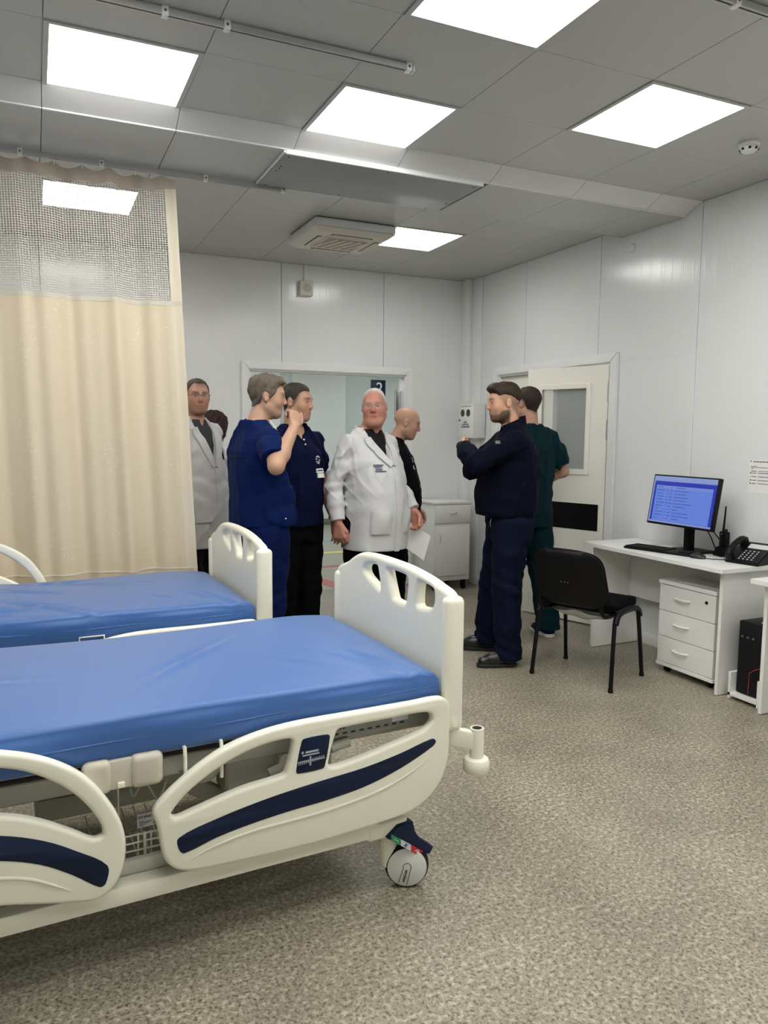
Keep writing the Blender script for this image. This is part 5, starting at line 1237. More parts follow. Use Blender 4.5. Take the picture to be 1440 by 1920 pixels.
def folds(amp, seed, vert=0.6, freq=1.0):
    # a few long, narrow ridges wandering over the cloth
    rs = np.random.RandomState(seed); W_ = []
    for i in range(6):
        f = rs.uniform(10, 26)*freq; th = rs.uniform(0, 2*np.pi); ph = rs.uniform(0, 6.28)
        W_.append((f*np.cos(th), f*np.sin(th), f*rs.uniform(-1, 1)*(1-vert)*1.2, ph, rs.uniform(0.5, 1)))
    def fn(x, y, z):
        d = 0
        wx = x+0.045*np.sin(7*z+seed)+0.02*np.sin(17*z+3*y); wz = z+0.05*np.sin(8*x+5*y+seed); wy = y+0.03*np.sin(9*z+2*seed)
        for i, (a, b, c, p, w) in enumerate(W_):
            m_ = np.clip(0.5+0.9*np.sin(5.1*z+7*x*(i % 3-1)+4*y+1.7*i+seed), 0, 1)
            d = d+w*m_*(1-np.abs(np.sin(a*wx+b*wy+c*wz+p)))**4
        return -amp*1.5*(d-0.35)
    return fn
def crease(amp, freq, p0, axis, rad, seed=0):
    # bunched rings around a joint or hem
    p0 = np.array(p0, float); axis = np.array(axis, float); axis /= np.linalg.norm(axis)
    def fn(x, y, z):
        px, py, pz = x-p0[0], y-p0[1], z-p0[2]
        t = px*axis[0]+py*axis[1]+pz*axis[2]; r2 = px*px+py*py+pz*pz
        return -amp*np.exp(-r2/(rad*rad))*np.sin(freq*t+9*px+7*py+seed)
    return fn
def rotz(a): c, s_ = math.cos(a), math.sin(a); return np.array([[c, -s_, 0], [s_, c, 0], [0, 0, 1.]])
def rotx(a): c, s_ = math.cos(a), math.sin(a); return np.array([[1, 0, 0], [0, c, -s_], [0, s_, c]])
def roty(a): c, s_ = math.cos(a), math.sin(a); return np.array([[c, 0, s_], [0, 1, 0], [-s_, 0, c]])

class Head:
    # head-local frame: face towards -y, z up, origin at head centre (between the ears, eye height about z=+0.01)
    def __init__(s, c, R, sc=1.0, wide=1.0, jaw=1.0, nose=1.0):
        s.c = np.array(c, float); s.R = R; s.sc = sc; s.wide = wide; s.jaw = jaw; s.nose = nose
    def p(s, x, y, z): return s.c+s.R@(np.array([x*s.wide, y, z])*s.sc)
    def local(s, V): q = (np.asarray(V)-s.c)@s.R/s.sc; q[:, 0] /= s.wide; return q
    def skull(s, B, g=0.0, k=0.03):
        f = s.sc; w = s.wide
        B.ell(s.p(0, 0.018, 0.042), (0.076*f*w+g, 0.097*f+g, 0.083*f+g), k, R=s.R)
        B.ell(s.p(0, -0.020, 0.015), (0.069*f*w+g, 0.076*f+g, 0.092*f+g), k, R=s.R)
        return B
    def add(s, B):
        f = s.sc; s.skull(B)
        j = s.jaw
        B.ell(s.p(0, -0.030, -0.050), (0.056*f*s.wide*j, 0.060*f, 0.066*f), 0.035, R=s.R)
        B.ell(s.p(0, -0.066, -0.096), (0.024*f*j, 0.022*f, 0.019*f), 0.03, R=s.R)
        for sx in (-1, 1):
            B.ell(s.p(sx*0.040, -0.056, -0.020), (0.026*f, 0.026*f, 0.030*f), 0.03, R=s.R)
            B.cap(s.p(sx*0.052, 0.0, -0.055), s.p(sx*0.030, -0.055, -0.090), 0.020*f*j, 0.018*f*j, 0.03)
        B.cap(s.p(-0.034, -0.078, 0.032), s.p(0.034, -0.078, 0.032), 0.0145*f, 0.0145*f, 0.02)
        for sx in (-1, 1): B.ell(s.p(sx*0.031, -0.100, 0.012), (0.016*f, 0.014*f, 0.012*f), 0.012, 's', R=s.R)
        n_ = s.nose
        B.cap(s.p(0, -0.089, 0.022), s.p(0, -0.109*(1+0.06*(n_-1)), -0.019), 0.0072*f, 0.0098*f*n_, 0.012)
        B.ell(s.p(0, -0.101, -0.025), (0.0160*f*n_, 0.0115*f, 0.0082*f), 0.009, R=s.R)
        # mouth
        B.cap(s.p(-0.018, -0.086, -0.0535), s.p(0.018, -0.086, -0.0535), 0.0075*f, k=0.010); B.cap(s.p(-0.014, -0.085, -0.0655), s.p(0.014, -0.085, -0.0655), 0.0085*f, k=0.010)
        B.cap(s.p(-0.021, -0.0965, -0.0595), s.p(0.021, -0.0965, -0.0595), 0.0028*f, k=0.004, op='s')
        # ears
        for sx in (-1, 1):
            B.ell(s.p(sx*0.079, 0.012, 0.002), (0.011*f, 0.020*f, 0.032*f), 0.010, R=s.R@rotz(sx*0.35)@rotx(-0.15))
            B.ell(s.p(sx*0.092, 0.006, 0.004), (0.008*f, 0.010*f, 0.017*f), 0.006, 's', R=s.R@rotz(sx*0.35))
        return B
    def line(s, V, tab):
        q = s.local(V); ph = np.degrees(np.arctan2(np.abs(q[:, 0]), -(q[:, 1]+0.0)))
        t = np.array(tab, float); return q, q[:, 2]-np.interp(ph, t[:, 0], t[:, 1])
def hair(name, hd, tab, thick, m, parent, seed=1, top=0.0, amp=0.002, extra=None, h=0.0045, soft=0.020, front=0.0):
    B = Solid(); hd.skull(B, 0.0); B.cap(hd.p(0, 0.022, -0.045), hd.p(0, 0.030, -0.11), 0.058*hd.sc, 0.056*hd.sc, 0.03)
    if extra: extra(B)
    T = np.array(tab, float)
    def fn(x, y, z):
        V = np.stack([x, y, z], 1); q, m_ = hd.line(V, tab)
        a = np.clip((m_+soft)/(2*soft), 0, 1); a = a*a*(3-2*a)
        th = -0.006+a*(thick+0.006)+a*top*np.clip((q[:, 2]-0.05)/0.06, 0, 1)+a*front*np.clip((-q[:, 1]-0.03)/0.05, 0, 1)*np.clip((q[:, 2]-0.06)/0.04, 0, 1)
        n_ = amp*(np.sin(150*q[:, 0]+60*q[:, 1]+seed)+np.sin(110*q[:, 1]+90*q[:, 2]+2*seed)+0.7*np.sin(240*q[:, 0]-130*q[:, 1]+3*seed))*a
        return -(th+n_)*hd.sc
    B.disp(fn)
    # displacement acts in a band: widen it by meshing the offset skull directly
    V, F = hair_mesh(B, fn, h)
    return np_mesh(name, V, F, m, parent)
def hair_mesh(B, fn, h):
    ops = [o for o in B.ops if o[4] != 'd']; B.ops = ops
    lo, hi = B.bounds(); lo = lo-0.045; hi = hi+0.045
    ax = [np.arange(lo[i], hi[i], h, dtype=np.float32) for i in range(3)]
    X, Y, Z = ax[0][:, None, None], ax[1][None, :, None], ax[2][None, None, :]
    D = np.full((len(ax[0]), len(ax[1]), len(ax[2])), 0.5, np.float32)
    for f, l, u, k, op in ops:
        d = f(X, Y, Z)
        hh = np.clip(0.5+0.5*(D-d)/k, 0, 1); D = D*(1-hh)+d*hh-k*hh*(1-hh)
    G_ = np.stack(np.meshgrid(*ax, indexing='ij'), -1).reshape(-1, 3)
    D = D+fn(G_[:, 0], G_[:, 1], G_[:, 2]).reshape(D.shape)
    return surface_nets(D.astype(np.float32), ax)

def hand(B, W_, d, n_, t, curl=0.35, f=1.0, thumb=0.5, spread=1.0, fcurl=None):
    # W_ wrist, d along the hand, n_ palm normal (towards which fingers curl), t towards the thumb
    W_ = np.array(W_, float); d = np.array(d, float); d /= np.linalg.norm(d); n_ = np.array(n_, float); n_ -= d*(n_@d); n_ /= np.linalg.norm(n_)
    t = np.array(t, float); t -= d*(t@d); t -= n_*(t@n_); t /= np.linalg.norm(t)
    offs = (0.030, 0.010, -0.011, -0.030); lens = (0.076, 0.085, 0.079, 0.062)
    for i, (o, L) in enumerate(zip(offs, lens)):
        K = W_+(d*(0.088-0.004*abs(i-1))+t*o)*f
        B.cap(W_+d*0.012*f+t*o*0.55*f, K, 0.0155*f, 0.0125*f, 0.012)
        p = K; a = 0.0; c = (fcurl[i] if fcurl else curl)
        sp_ = t*(o*0.25*spread)
        for sgm, w in enumerate((0.45, 0.31, 0.24)):
            a += c*(0.9 if sgm == 0 else 1.15)
            dd = d*math.cos(a)+n_*math.sin(a)+sp_*1.2; dd /= np.linalg.norm(dd)
            q = p+dd*L*w*f; B.cap(p, q, (0.0098-0.0009*sgm)*f, (0.0091-0.0010*sgm)*f, 0.0035); p = q
    a0 = W_+(d*0.022+t*0.022+n_*0.004)*f; a1 = a0+(d*0.034+t*(0.034-0.02*thumb)+n_*0.012*thumb)*f; a2 = a1+(d*0.032+t*(0.006-0.012*thumb)+n_*0.014*thumb)*f; a3 = a2+(d*0.024-t*0.006*thumb+n_*0.012*thumb)*f
    B.chain([(a0, 0.0165*f), (a1, 0.0125*f), (a2, 0.0105*f), (a3, 0.0085*f)], 0.006)
    B.ell(W_+(d*0.045+n_*0.006)*f, (0.036*f, 0.036*f, 0.036*f), 0.01, R=None) if False else None
    return B

def smoothstep(a, b, x): t = np.clip((x-a)/(b-a), 0, 1); return t*t*(3-2*t)
def skin_cols(V, hd, base, lips=(0.42, 0.17, 0.14), brow=None, stubble=None, st_amt=0.4, buzz=None, buzz_tab=None, buzz_amt=0.7, blush=0.25):
    C = np.tile(np.array(base, float), (len(V), 1)); q = hd.local(V); x, y, z = q[:, 0], q[:, 1], q[:, 2]
    near = (np.abs(x) < 0.11) & (np.abs(y) < 0.14) & (z > -0.13)
    def mixin(w, c): nonlocal C; w = (w*near)[:, None]; C = C*(1-w)+np.array(c, float)*w
    face = smoothstep(0.0, -0.05, y)
    mixin(blush*face*np.exp(-((np.abs(x)-0.036)/0.025)**2-((z+0.018)/0.028)**2), (base[0]*1.05, base[1]*0.62, base[2]*0.55))
    mixin(0.35*np.exp(-(x/0.016)**2-((z+0.02)/0.02)**2)*smoothstep(-0.085, -0.1, y), (base[0]*1.02, base[1]*0.66, base[2]*0.6))
    mixin(0.35*face*np.exp(-((np.abs(x)-0.031)/0.019)**2-((z-0.010)/0.014)**2), tuple(b*0.45 for b in base))
    if stubble is not None:
        w = np.clip(smoothstep(-0.052, -0.078, z+0.9*np.clip(y+0.055, 0, 1)*-1*0.35)*smoothstep(0.03, 0.0, y)+0.8*np.exp(-(x/0.026)**4-((z+0.044)/0.006)**2)*smoothstep(-0.07, -0.085, y)+0.9*smoothstep(-0.030, -0.055, z)*smoothstep(-0.052, -0.028, y)*smoothstep(0.03, 0.0, y), 0, 1)
        mixin(st_amt*w, stubble)
    mixin(0.75*np.exp(-(x/0.022)**4-((z+0.0600)/0.0095)**2)*smoothstep(-0.07, -0.085, y), lips)
    mixin(0.85*np.exp(-(x/0.022)**4-((z+0.0595)/0.0022)**2)*smoothstep(-0.07, -0.085, y), tuple(c*0.35 for c in lips))
    if brow is not None: mixin(0.8*face*smoothstep(0.010, 0.015, np.abs(x))*smoothstep(0.058, 0.050, np.abs(x))*np.exp(-((z-0.034-0.10*np.clip(np.abs(x)-0.015, 0, 0.02)+0.15*np.clip(np.abs(x)-0.04, 0, 1))/0.0055)**2), brow)
    if buzz is not None:
        qq, m_ = hd.line(V, buzz_tab); mixin(buzz_amt*smoothstep(-0.022, 0.018, m_)*(np.abs(x) < 0.0845), buzz)
    return np.clip(C, 0, 1)
def eyes(hd, parent, skin, iris=(0.10, 0.09, 0.07), look=(0, 0)):
    f = hd.sc
    for sx in (-1, 1):
        c = hd.p(sx*0.0310, -0.0800, 0.0115); r = 0.0128*f; vs_, fs = [], []
        n1, n2 = 12, 13
        fw = hd.R@np.array([look[0], -1, look[1]]); fw /= np.linalg.norm(fw); up = hd.R@np.array([0, 0, 1.]); rt = np.cross(fw, up); rt /= np.linalg.norm(rt); up = np.cross(rt, fw)
        for j in range(n2+1):
            a = math.pi*j/n2
            for i in range(n1): t = 2*math.pi*i/n1; vs_.append(c+r*(math.cos(a)*fw+math.sin(a)*(math.cos(t)*rt+math.sin(t)*up)))
        for j in range(n2):
            for i in range(n1): fs.append((j*n1+i, j*n1+(i+1) % n1, (j+1)*n1+(i+1) % n1, (j+1)*n1+i))
        o = part('eye', vs_, fs, mat('eye_white', (0.40, 0.36, 0.33), 0.25, var=0.02), parent, smooth=True)
        o.data.materials.append(mat('iris_%d' % int(iris[0]*1000), iris, 0.2, var=0.1))
        o.data.polygons.foreach_set('material_index', [1 if k < n1*3 else 0 for k in range(len(o.data.polygons))])
        lid = Solid(); lid.ell(c+hd.R@np.array([0, -0.0002, 0.0])*f, (0.0150*f, 0.0138*f, 0.0138*f), 0.004, R=hd.R)
        lid.ell(c+hd.R@np.array([0, -0.0135, -0.0008])*f, (0.0135*f, 0.010*f, 0.0036*f), 0.002, 's', R=hd.R)
        V, F = lid.mesh(0.0022); np_mesh('eyelid', V, F, M_SKIN, parent, np.tile(np.array(skin)*np.array([0.82, 0.74, 0.70]), (len(V), 1)))

def spectacles(hd, parent, m, w=0.052, hgt=0.034, r=0.0011, rimless=False, lens=True, y0=-0.113):
    g = empty('spectacles', (0, 0, 0)); g.parent = parent
    f = lambda x, y, z: tuple(hd.p(x, y, z))
    for sx in (-1, 1):
        loop = [f(sx*0.033+w/2*math.copysign(abs(math.cos(t))**0.6, math.cos(t)), y0+0.25*abs(abs(sx*0.033+w/2*math.cos(t))-0.03)**1.0*0.3, 0.008+hgt/2*math.copysign(abs(math.sin(t))**0.7, math.sin(t))) for t in [k*math.pi/10 for k in range(20)]]
        if rimless:
            up = [f(sx*0.033+w/2*(k/6-1), y0+0.003, 0.008+hgt/2*(1-0.25*(k/6-1)**4)) for k in range(13)]; tube('rim', up, r, m, g, bres=1)
        else: tube('rim', loop, r, m, g, cyclic=True, bres=1)
        if lens: part('lens', loop, [tuple(range(len(loop)))], mat('clear_lens', (0.9, 0.9, 0.9), 0.02, alpha=0.10), g)
        tube('temple', [f(sx*(0.033+w/2), y0+0.006, 0.014), f(sx*0.076, -0.085, 0.015), f(sx*0.083, -0.02, 0.012), f(sx*0.083, 0.015, 0.008)], r*1.1, m, g, bres=1)
    tube('bridge', [f(-0.033+w/2, y0+0.002, 0.013), f(0, y0-0.004, 0.016), f(0.033-w/2, y0+0.002, 0.013)], r, m, g, bres=1)
    return g

def shoe(parent, ank, toe, m, msole, name='shoe', low=True):
    ank = np.array(ank, float); toe = np.array(toe, float); d = toe-ank; d[2] = 0; L = np.linalg.norm(d); d /= L
    heel = np.array([ank[0], ank[1], 0])-d*0.055
    P = lambda a, z: heel+d*a+np.array([0, 0, z])
    side = np.array([-d[1], d[0], 0])
    B = Solid(); FL = 0.285
    B.cap(P(0.045, 0.050), P(0.05, 0.085), 0.040, 0.042, 0.02); B.cap(P(0.04, 0.045), P(0.15, 0.045), 0.037, 0.040, 0.02); B.cap(P(0.15, 0.045), P(FL-0.055, 0.036), 0.041, 0.032, 0.03); B.cap(P(0.07, 0.085), P(0.17, 0.055), 0.034, 0.036, 0.03)
    B.cut((0, 0, -1), -0.016)
    V, F = B.mesh(0.006); o = np_mesh(name, V, F, m, parent)
    B = Solid(); B.cap(P(0.040, 0.014), P(0.15, 0.014), 0.043, 0.045, 0.01); B.cap(P(0.15, 0.014), P(FL-0.050, 0.014), 0.045, 0.036, 0.01); B.cut((0, 0, 1), 0.024 if low else 0.034); B.cut((0, 0, -1), -0.001)
    V, F = B.mesh(0.006); np_mesh('sole', V, F, msole, o)
    return o

def person(name, label, pos, beta, H, S):
    """beta: degrees, 0 = facing the viewer's side, +90 = facing picture right. S: dict of pose and looks (metres for a 1.80 m figure)."""
    f = H/1.80
    phi = math.radians(beta)-YAW
    root = empty(name, (pos[0], pos[1], 0), phi, label, 'person')
    J = dict(hipL=(0.095, 0, 0.90), kneeL=(0.10, -0.015, 0.50), ankL=(0.105, 0.02, 0.09), toeL=(0.13, -0.2, 0),
             hipR=(-0.095, 0, 0.90), kneeR=(-0.10, -0.015, 0.50), ankR=(-0.105, 0.02, 0.09), toeR=(-0.13, -0.2, 0),
             shL=(0.172, 0.015, 1.432), elL=(0.222, 0.045, 1.150), wrL=(0.232, -0.03, 0.915),
             shR=(-0.172, 0.015, 1.432), elR=(-0.222, 0.045, 1.150), wrR=(-0.232, -0.03, 0.915), neck=(0, 0.02, 1.49), head=(0, -0.012, 1.668))
    J.update(S.get('J', {})); J = {k: np.array(v, float)*f for k, v in J.items()}
    hy, hp, hr_ = [math.radians(a) for a in S.get('head_rot', (0, 0, 0))]
    R = rotz(hy)@rotx(hp)@roty(hr_)
    hd = Head(J['head'], R, S.get('hs', 0.95)*f, S.get('wide', 1.0), S.get('jaw', 1.0), S.get('nose', 1.0))
    bl = S.get('build', 1.0); belly = S.get('belly', 0.0)
    TR = lambda rows: [(z*f, cx*f, cy*f, rx*f, ry*f) for z, cx, cy, rx, ry in rows]
    body_rows = [(0.82, 0, 0.005, 0.150*bl, 0.098*bl), (0.92, 0, 0.01, 0.168*bl, 0.112*bl), (1.08, 0, 0.0-belly*0.5, 0.145*bl, 0.100*bl+belly*0.6), (1.20, 0, 0.0-belly*0.4, 0.150*bl, 0.106*bl+belly*0.5), (1.32, 0, 0.005-belly*0.15, 0.165*bl, 0.112*bl+belly*0.2), (1.42, 0, 0.012, 0.155*bl, 0.092), (1.48, 0, 0.018, 0.10, 0.066), (1.51, 0, 0.02, 0.060, 0.055)]
    lean = S.get('lean')
    B = Solid(); B.stack(TR(body_rows), 0.03)
    for s_ in 'LR':
        sg = 1 if s_ == 'L' else -1
        B.cap(np.array([sg*0.05, 0.02, 1.475])*f, J['sh'+s_], 0.046*f, 0.048*f, 0.04)
        m_ = (J['sh'+s_]*0.55+J['el'+s_]*0.45); fm = J['el'+s_]*0.7+J['wr'+s_]*0.3
        ab = S.get('arm', 1.0)
        B.chain([(J['sh'+s_], 0.048*f*ab), (m_, 0.045*f*ab), (J['el'+s_], 0.040*f*ab), (fm, 0.042*f*ab), (J['wr'+s_], 0.0275*f*ab)], 0.025)
        B.chain([(J['hip'+s_], 0.085*f), (J['knee'+s_], 0.056*f), (J['knee'+s_]*0.65+J['ank'+s_]*0.35, 0.054*f), (J['ank'+s_], 0.040*f)], 0.03)
        B.cap(J['ank'+s_]+np.array([0, 0, -0.035*f]), np.array([J['toe'+s_][0], J['toe'+s_][1], 0.03*f])*0.75+np.array([J['ank'+s_][0], J['ank'+s_][1], 0.03*f])*0.25, 0.032*f, 0.026*f, 0.03)
        hh = S['hand'+s_]
        hand(B, J['wr'+s_], hh[0], hh[1], hh[2], curl=hh[3] if len(hh) > 3 else 0.3, f=f*S.get('hand_scale', 1.03), thumb=hh[4] if len(hh) > 4 else 0.5, fcurl=hh[5] if len(hh) > 5 else None)
    nb = hd.p(0, 0.022, -0.06); nw = S.get('neck_r', 0.056)
    B.cap(J['neck'], nb, nw*1.08*f, nw*f, 0.03)
    if S.get('dchin'): B.ell(hd.p(0, -0.035, -0.100), (0.050*f, 0.045*f, 0.030*f), 0.03, R=R)
    hd.add(B)
    fine = [(hd.c-0.135*f, hd.c+np.array([0.135, 0.135, 0.15])*f)]
    for s_ in 'LR':
        if S.get('fine'+s_, True):
            w = J['wr'+s_]+np.array(S['hand'+s_][0], float)/np.linalg.norm(S['hand'+s_][0])*0.09*f; fine.append((w-0.10*f, w+0.10*f))
    V, F = B.mesh(0.011, fine, 0.0046)
    col = skin_cols(V, hd, S['skin'], **S.get('face', {}))
    body = np_mesh('body', V, F, M_SKIN, root, col)
    if S.get('eyes', True): eyes(hd, root, S['skin'], S.get('iris', (0.08, 0.06, 0.04)), S.get('look', (0, 0)))
    # trousers
    tr = S['trousers']
    B = Solid(); g = tr.get('g', 0.016)
    tw = tr.get('top', 1.02)
    B.stack(TR([(0.80, 0, 0.008, 0.155*bl+g, 0.104*bl+g), (0.92, 0, 0.01, 0.172*bl+g*0.8, 0.118*bl+g*0.8), (tw, 0, 0.0-belly*0.3, 0.155*bl+g*0.6, 0.108*bl+g*0.6+belly*0.4)]), 0.03)
    for s_ in 'LR':
        hem = np.array(J['ank'+s_]); hem[2] = tr.get('hem', 0.045)*f
        B.chain([(J['hip'+s_]+np.array([0, 0, -0.03*f]), (0.092+g)*f), (J['hip'+s_]*0.5+J['knee'+s_]*0.5, (0.078+g)*f), (J['knee'+s_], (0.062+g)*f), (J['knee'+s_]*0.4+J['ank'+s_]*0.6, (0.058+g)*f), (hem, (0.056+g*1.1)*f)], 0.03)
        B.disp(crease(0.008, 75, J['knee'+s_]+np.array([0, 0.03, 0]), (0, 0.3, 1), 0.13, 1)); B.disp(crease(0.009, 85, hem+np.array([0, -0.04, 0.05]), (0.1, 0.4, 1), 0.11, 2))
    B.disp(folds(tr.get('fold', 0.0035), S.get('seed', 1)+5, 0.75)); B.cut((0, 0, -1), -tr.get('hem', 0.045)*f+0.0)
    B.disp(crease(0.005, 70, np.array([0, -0.1, 0.86])*f, (0.6, 0.1, 1), 0.12, 3))
    V, F = B.mesh(0.0095); np_mesh('trousers', V, F, tr['mat'], root)
    # shoes
    sh = S['shoes']
    for s_ in 'LR': shoe(root, J['ank'+s_], J['toe'+s_], sh[0], sh[1], low=sh[2] if len(sh) > 2 else True)
    # tops
    for tp in S['tops']:
        B = Solid(); g = tp.get('g', 0.018)
        B.stack(TR(tp['rows']), 0.03, e=tp.get('e', 2.25))
        for s_ in 'LR':
            sg = 1 if s_ == 'L' else -1
            if tp.get('sleeve', 'long') == 'none': continue
            B.cap(np.array([sg*0.06, 0.018, 1.478])*f, J['sh'+s_], (0.046+g*0.5)*f, (0.050+g*0.6)*f, 0.05)
            sh_, el_, wr_ = J['sh'+s_], J['el'+s_], J['wr'+s_]
            ab = S.get('arm', 1.0)
            if tp['sleeve'] == 'short':
                en = sh_+(el_-sh_)*tp.get('slen', 0.72); axn = (el_-sh_)/np.linalg.norm(el_-sh_)
                B.chain_cut([(sh_, (0.050+g*0.7)*f*ab), (sh_*0.4+en*0.6, (0.053+g)*f*ab), (en+axn*0.05, (0.053+g*1.3)*f*ab)], en, axn, 0.03)
            else:
                cuf = el_+(wr_-el_)*tp.get('slen', 0.97); sw_ = tp.get('sw', 0.0); dn = (wr_-el_)/np.linalg.norm(wr_-el_)
                B.chain_cut([(sh_, (0.050+g*0.7)*f*ab), (sh_*0.5+el_*0.5, (0.048+g*0.9)*f*ab), (el_, (0.043+g*0.9)*f*ab), (el_*0.5+cuf*0.5, (0.041+g*0.9+sw_*0.5)*f*ab), (cuf+dn*0.03, (0.034+g*0.7+sw_)*f)], cuf, dn, 0.025)
                B.disp(crease(0.008*tp.get('crease', 1), 95, el_, dn, 0.12, 1)); B.disp(crease(0.004*tp.get('crease', 1), 110, cuf-dn*0.05, dn, 0.08, 2))
            B.disp(crease(0.010, 62, sh_+np.array([-sg*0.05, -0.03, -0.12])*f, (sg*0.8, 0, 1), 0.11, 1)); B.disp(crease(0.005*tp.get('crease', 1), 55, np.array([sg*0.13, -0.08, 1.08])*f, (-sg*0.5, 0.2, 1), 0.16, 2+sg))
        for (c, r) in tp.get('neck_cut', []): B.ell(np.array(c)*f, np.array(r)*f, 0.006, 's')
        for fn in tp.get('more', []): fn(B, f, J, hd)
        B.disp(folds(tp.get('fold', 0.004), S.get('seed', 1), tp.get('vert', 0.6)))
        B.cut((0, 0, -1), -tp['hem']*f)
        V, F = B.mesh(tp.get('h', 0.0085)); o = np_mesh(tp['name'], V, F, tp['mat'], root)
        tp['obj'] = o; tp['V'] = V
    if 'hair' in S: hair('hair', hd, m=S['hair_mat'], parent=root, **S['hair'])
    S['extra'](root, f, J, hd, S) if 'extra' in S else None
    return root
def surf_y(V, x, z, side=-1, rad=0.012):
    # front (side=-1) or back (+1) surface of a garment at (x, z)
    m_ = (np.abs(V[:, 0]-x) < rad) & (np.abs(V[:, 2]-z) < rad)
    if not m_.any(): return None
    return V[m_][:, 1].min() if side < 0 else V[m_][:, 1].max()
def strip_on(name, V, pts, w, m, parent, side=-1, off=0.003, th=0.002):
    # thin applied strip (placket, pocket edge, seam) following the garment surface; pts are (x, z)
    P = []
    for x, z in pts:
        y = surf_y(V, x, z, side)
        if y is None: continue
        P.append((x, y+side*off, z))
    if len(P) < 2: return None
    vs_, fs = [], []
    for i, p in enumerate(P):
        a = Vector(P[max(0, i-1)]); b = Vector(P[min(len(P)-1, i+1)]); t = (b-a); nrm = Vector((-t.z, 0, t.x)).normalized()
        for q in (Vector(p)+nrm*w/2, Vector(p)-nrm*w/2): vs_.append(q); vs_.append(q+Vector((0, -side*th*2, 0)))
    for i in range(len(P)-1):
        k = i*4
        fs += [(k, k+4, k+6, k+2), (k+1, k+3, k+7, k+5), (k, k+1, k+5, k+4), (k+2, k+6, k+7, k+3)]
    fs += [(0, 2, 3, 1), (len(P)*4-4, len(P)*4-3, len(P)*4-1, len(P)*4-2)]
    return part(name, vs_, fs, m, parent, smooth=False)
def patch_on(name, V, x0, x1, z0, z1, m, parent, side=-1, off=0.004, n=8, droop=0.0):
    vs_, fs = [], []
    for i in range(n+1):
        for j in range(n+1):
            x = x0+(x1-x0)*i/n; z = z0+(z1-z0)*j/n; y = surf_y(V, x, z, side, 0.014)
            if y is None: y = 0
            bul = droop*math.sin(math.pi*i/n)*math.sin(math.pi*min(1, j/n*0.8+0.1))
            vs_.append((x, y+side*(off+bul), z))
    N = (n+1)*(n+1)
    vs_ += [(a, b-side*(off+0.006), c) for a, b, c in vs_]
    for i in range(n):
        for j in range(n):
            q = (i*(n+1)+j, (i+1)*(n+1)+j, (i+1)*(n+1)+j+1, i*(n+1)+j+1); fs.append(q); fs.append(tuple(N+k for k in q)[::-1])
    brd = [i*(n+1) for i in range(n+1)] + [n*(n+1)+j for j in range(1, n+1)] + [i*(n+1)+n for i in range(n-1, -1, -1)] + [j for j in range(n-1, 0, -1)]
    for k in range(len(brd)): a, b = brd[k], brd[(k+1) % len(brd)]; fs.append((a, N+a, N+b, b))
    o = part(name, vs_, fs, m, parent, smooth=True); smooth_by_angle(o.data, 50); return o

# ------------------------------------------------------------------ the eight people
C_NAVY = cloth('scrub_navy', (0.0022, 0.010, 0.066), 0.7, 0.04); C_NAVYT = cloth('scrub_trouser_navy', (0.0018, 0.007, 0.050), 0.7, 0.05)
C_POLO = cloth('polo_navy', (0.003, 0.005, 0.027), 0.8, 0.03); C_BLK = cloth('black_trouser', (0.003, 0.003, 0.004), 0.85, 0.0); C_COAT = mat('white_coat', (0.56, 0.56, 0.565), 0.6, var=0.02, vscale=5, bump=0.05, bscale=500, sheen=0.1)
C_COAT2 = mat('white_coat_grey', (0.52, 0.52, 0.52), 0.6, var=0.02, vscale=5, bump=0.05, bscale=500, sheen=0.1)
C_JKT = cloth('navy_jacket', (0.0025, 0.0035, 0.012), 0.8, 0.03); C_JTR = cloth('navy_trouser', (0.004, 0.006, 0.020), 0.8, 0.03); C_TEAL = cloth('teal_scrub', (0.003, 0.020, 0.026), 0.75, 0.04); C_BJK = cloth('black_jacket', (0.003, 0.003, 0.005), 0.8, 0.02)
C_SHIRT = cloth('dark_shirt', (0.012, 0.012, 0.014)); C_GSHIRT = cloth('grey_shirt', (0.05, 0.05, 0.055))
M_LEATHER = mat('black_leather', (0.010, 0.010, 0.011), 0.28, var=0.2, bump=0.1, bscale=60); M_SOLEB = mat('black_sole', (0.012, 0.011, 0.010), 0.7, var=0.1); M_SOLEW = mat('white_sole', (0.72, 0.72, 0.70), 0.6, var=0.05); M_SNK = cloth('navy_sneaker', (0.010, 0.018, 0.06))
BLACKSHOE = (M_LEATHER, M_SOLEB)
DOWN_L = ((0.02, -0.18, -1), (-1, 0, 0), (0, -1, 0), 0.33, 0.5); DOWN_R = ((-0.02, -0.18, -1), (1, 0, 0), (0, -1, 0), 0.33, 0.5)
SHORT = [(0, 0.082), (30, 0.084), (48, 0.068), (60, 0.030), (75, 0.002), (88, -0.012), (98, 0.030), (112, 0.020), (125, -0.030), (150, -0.062), (180, -0.070)]
def scaled(rows, **kw): return rows
def seam(V, pts, parent, m, w=0.004, side=-1): strip_on('seam', V, pts, w, m, parent, side, 0.0008, 0.0006)

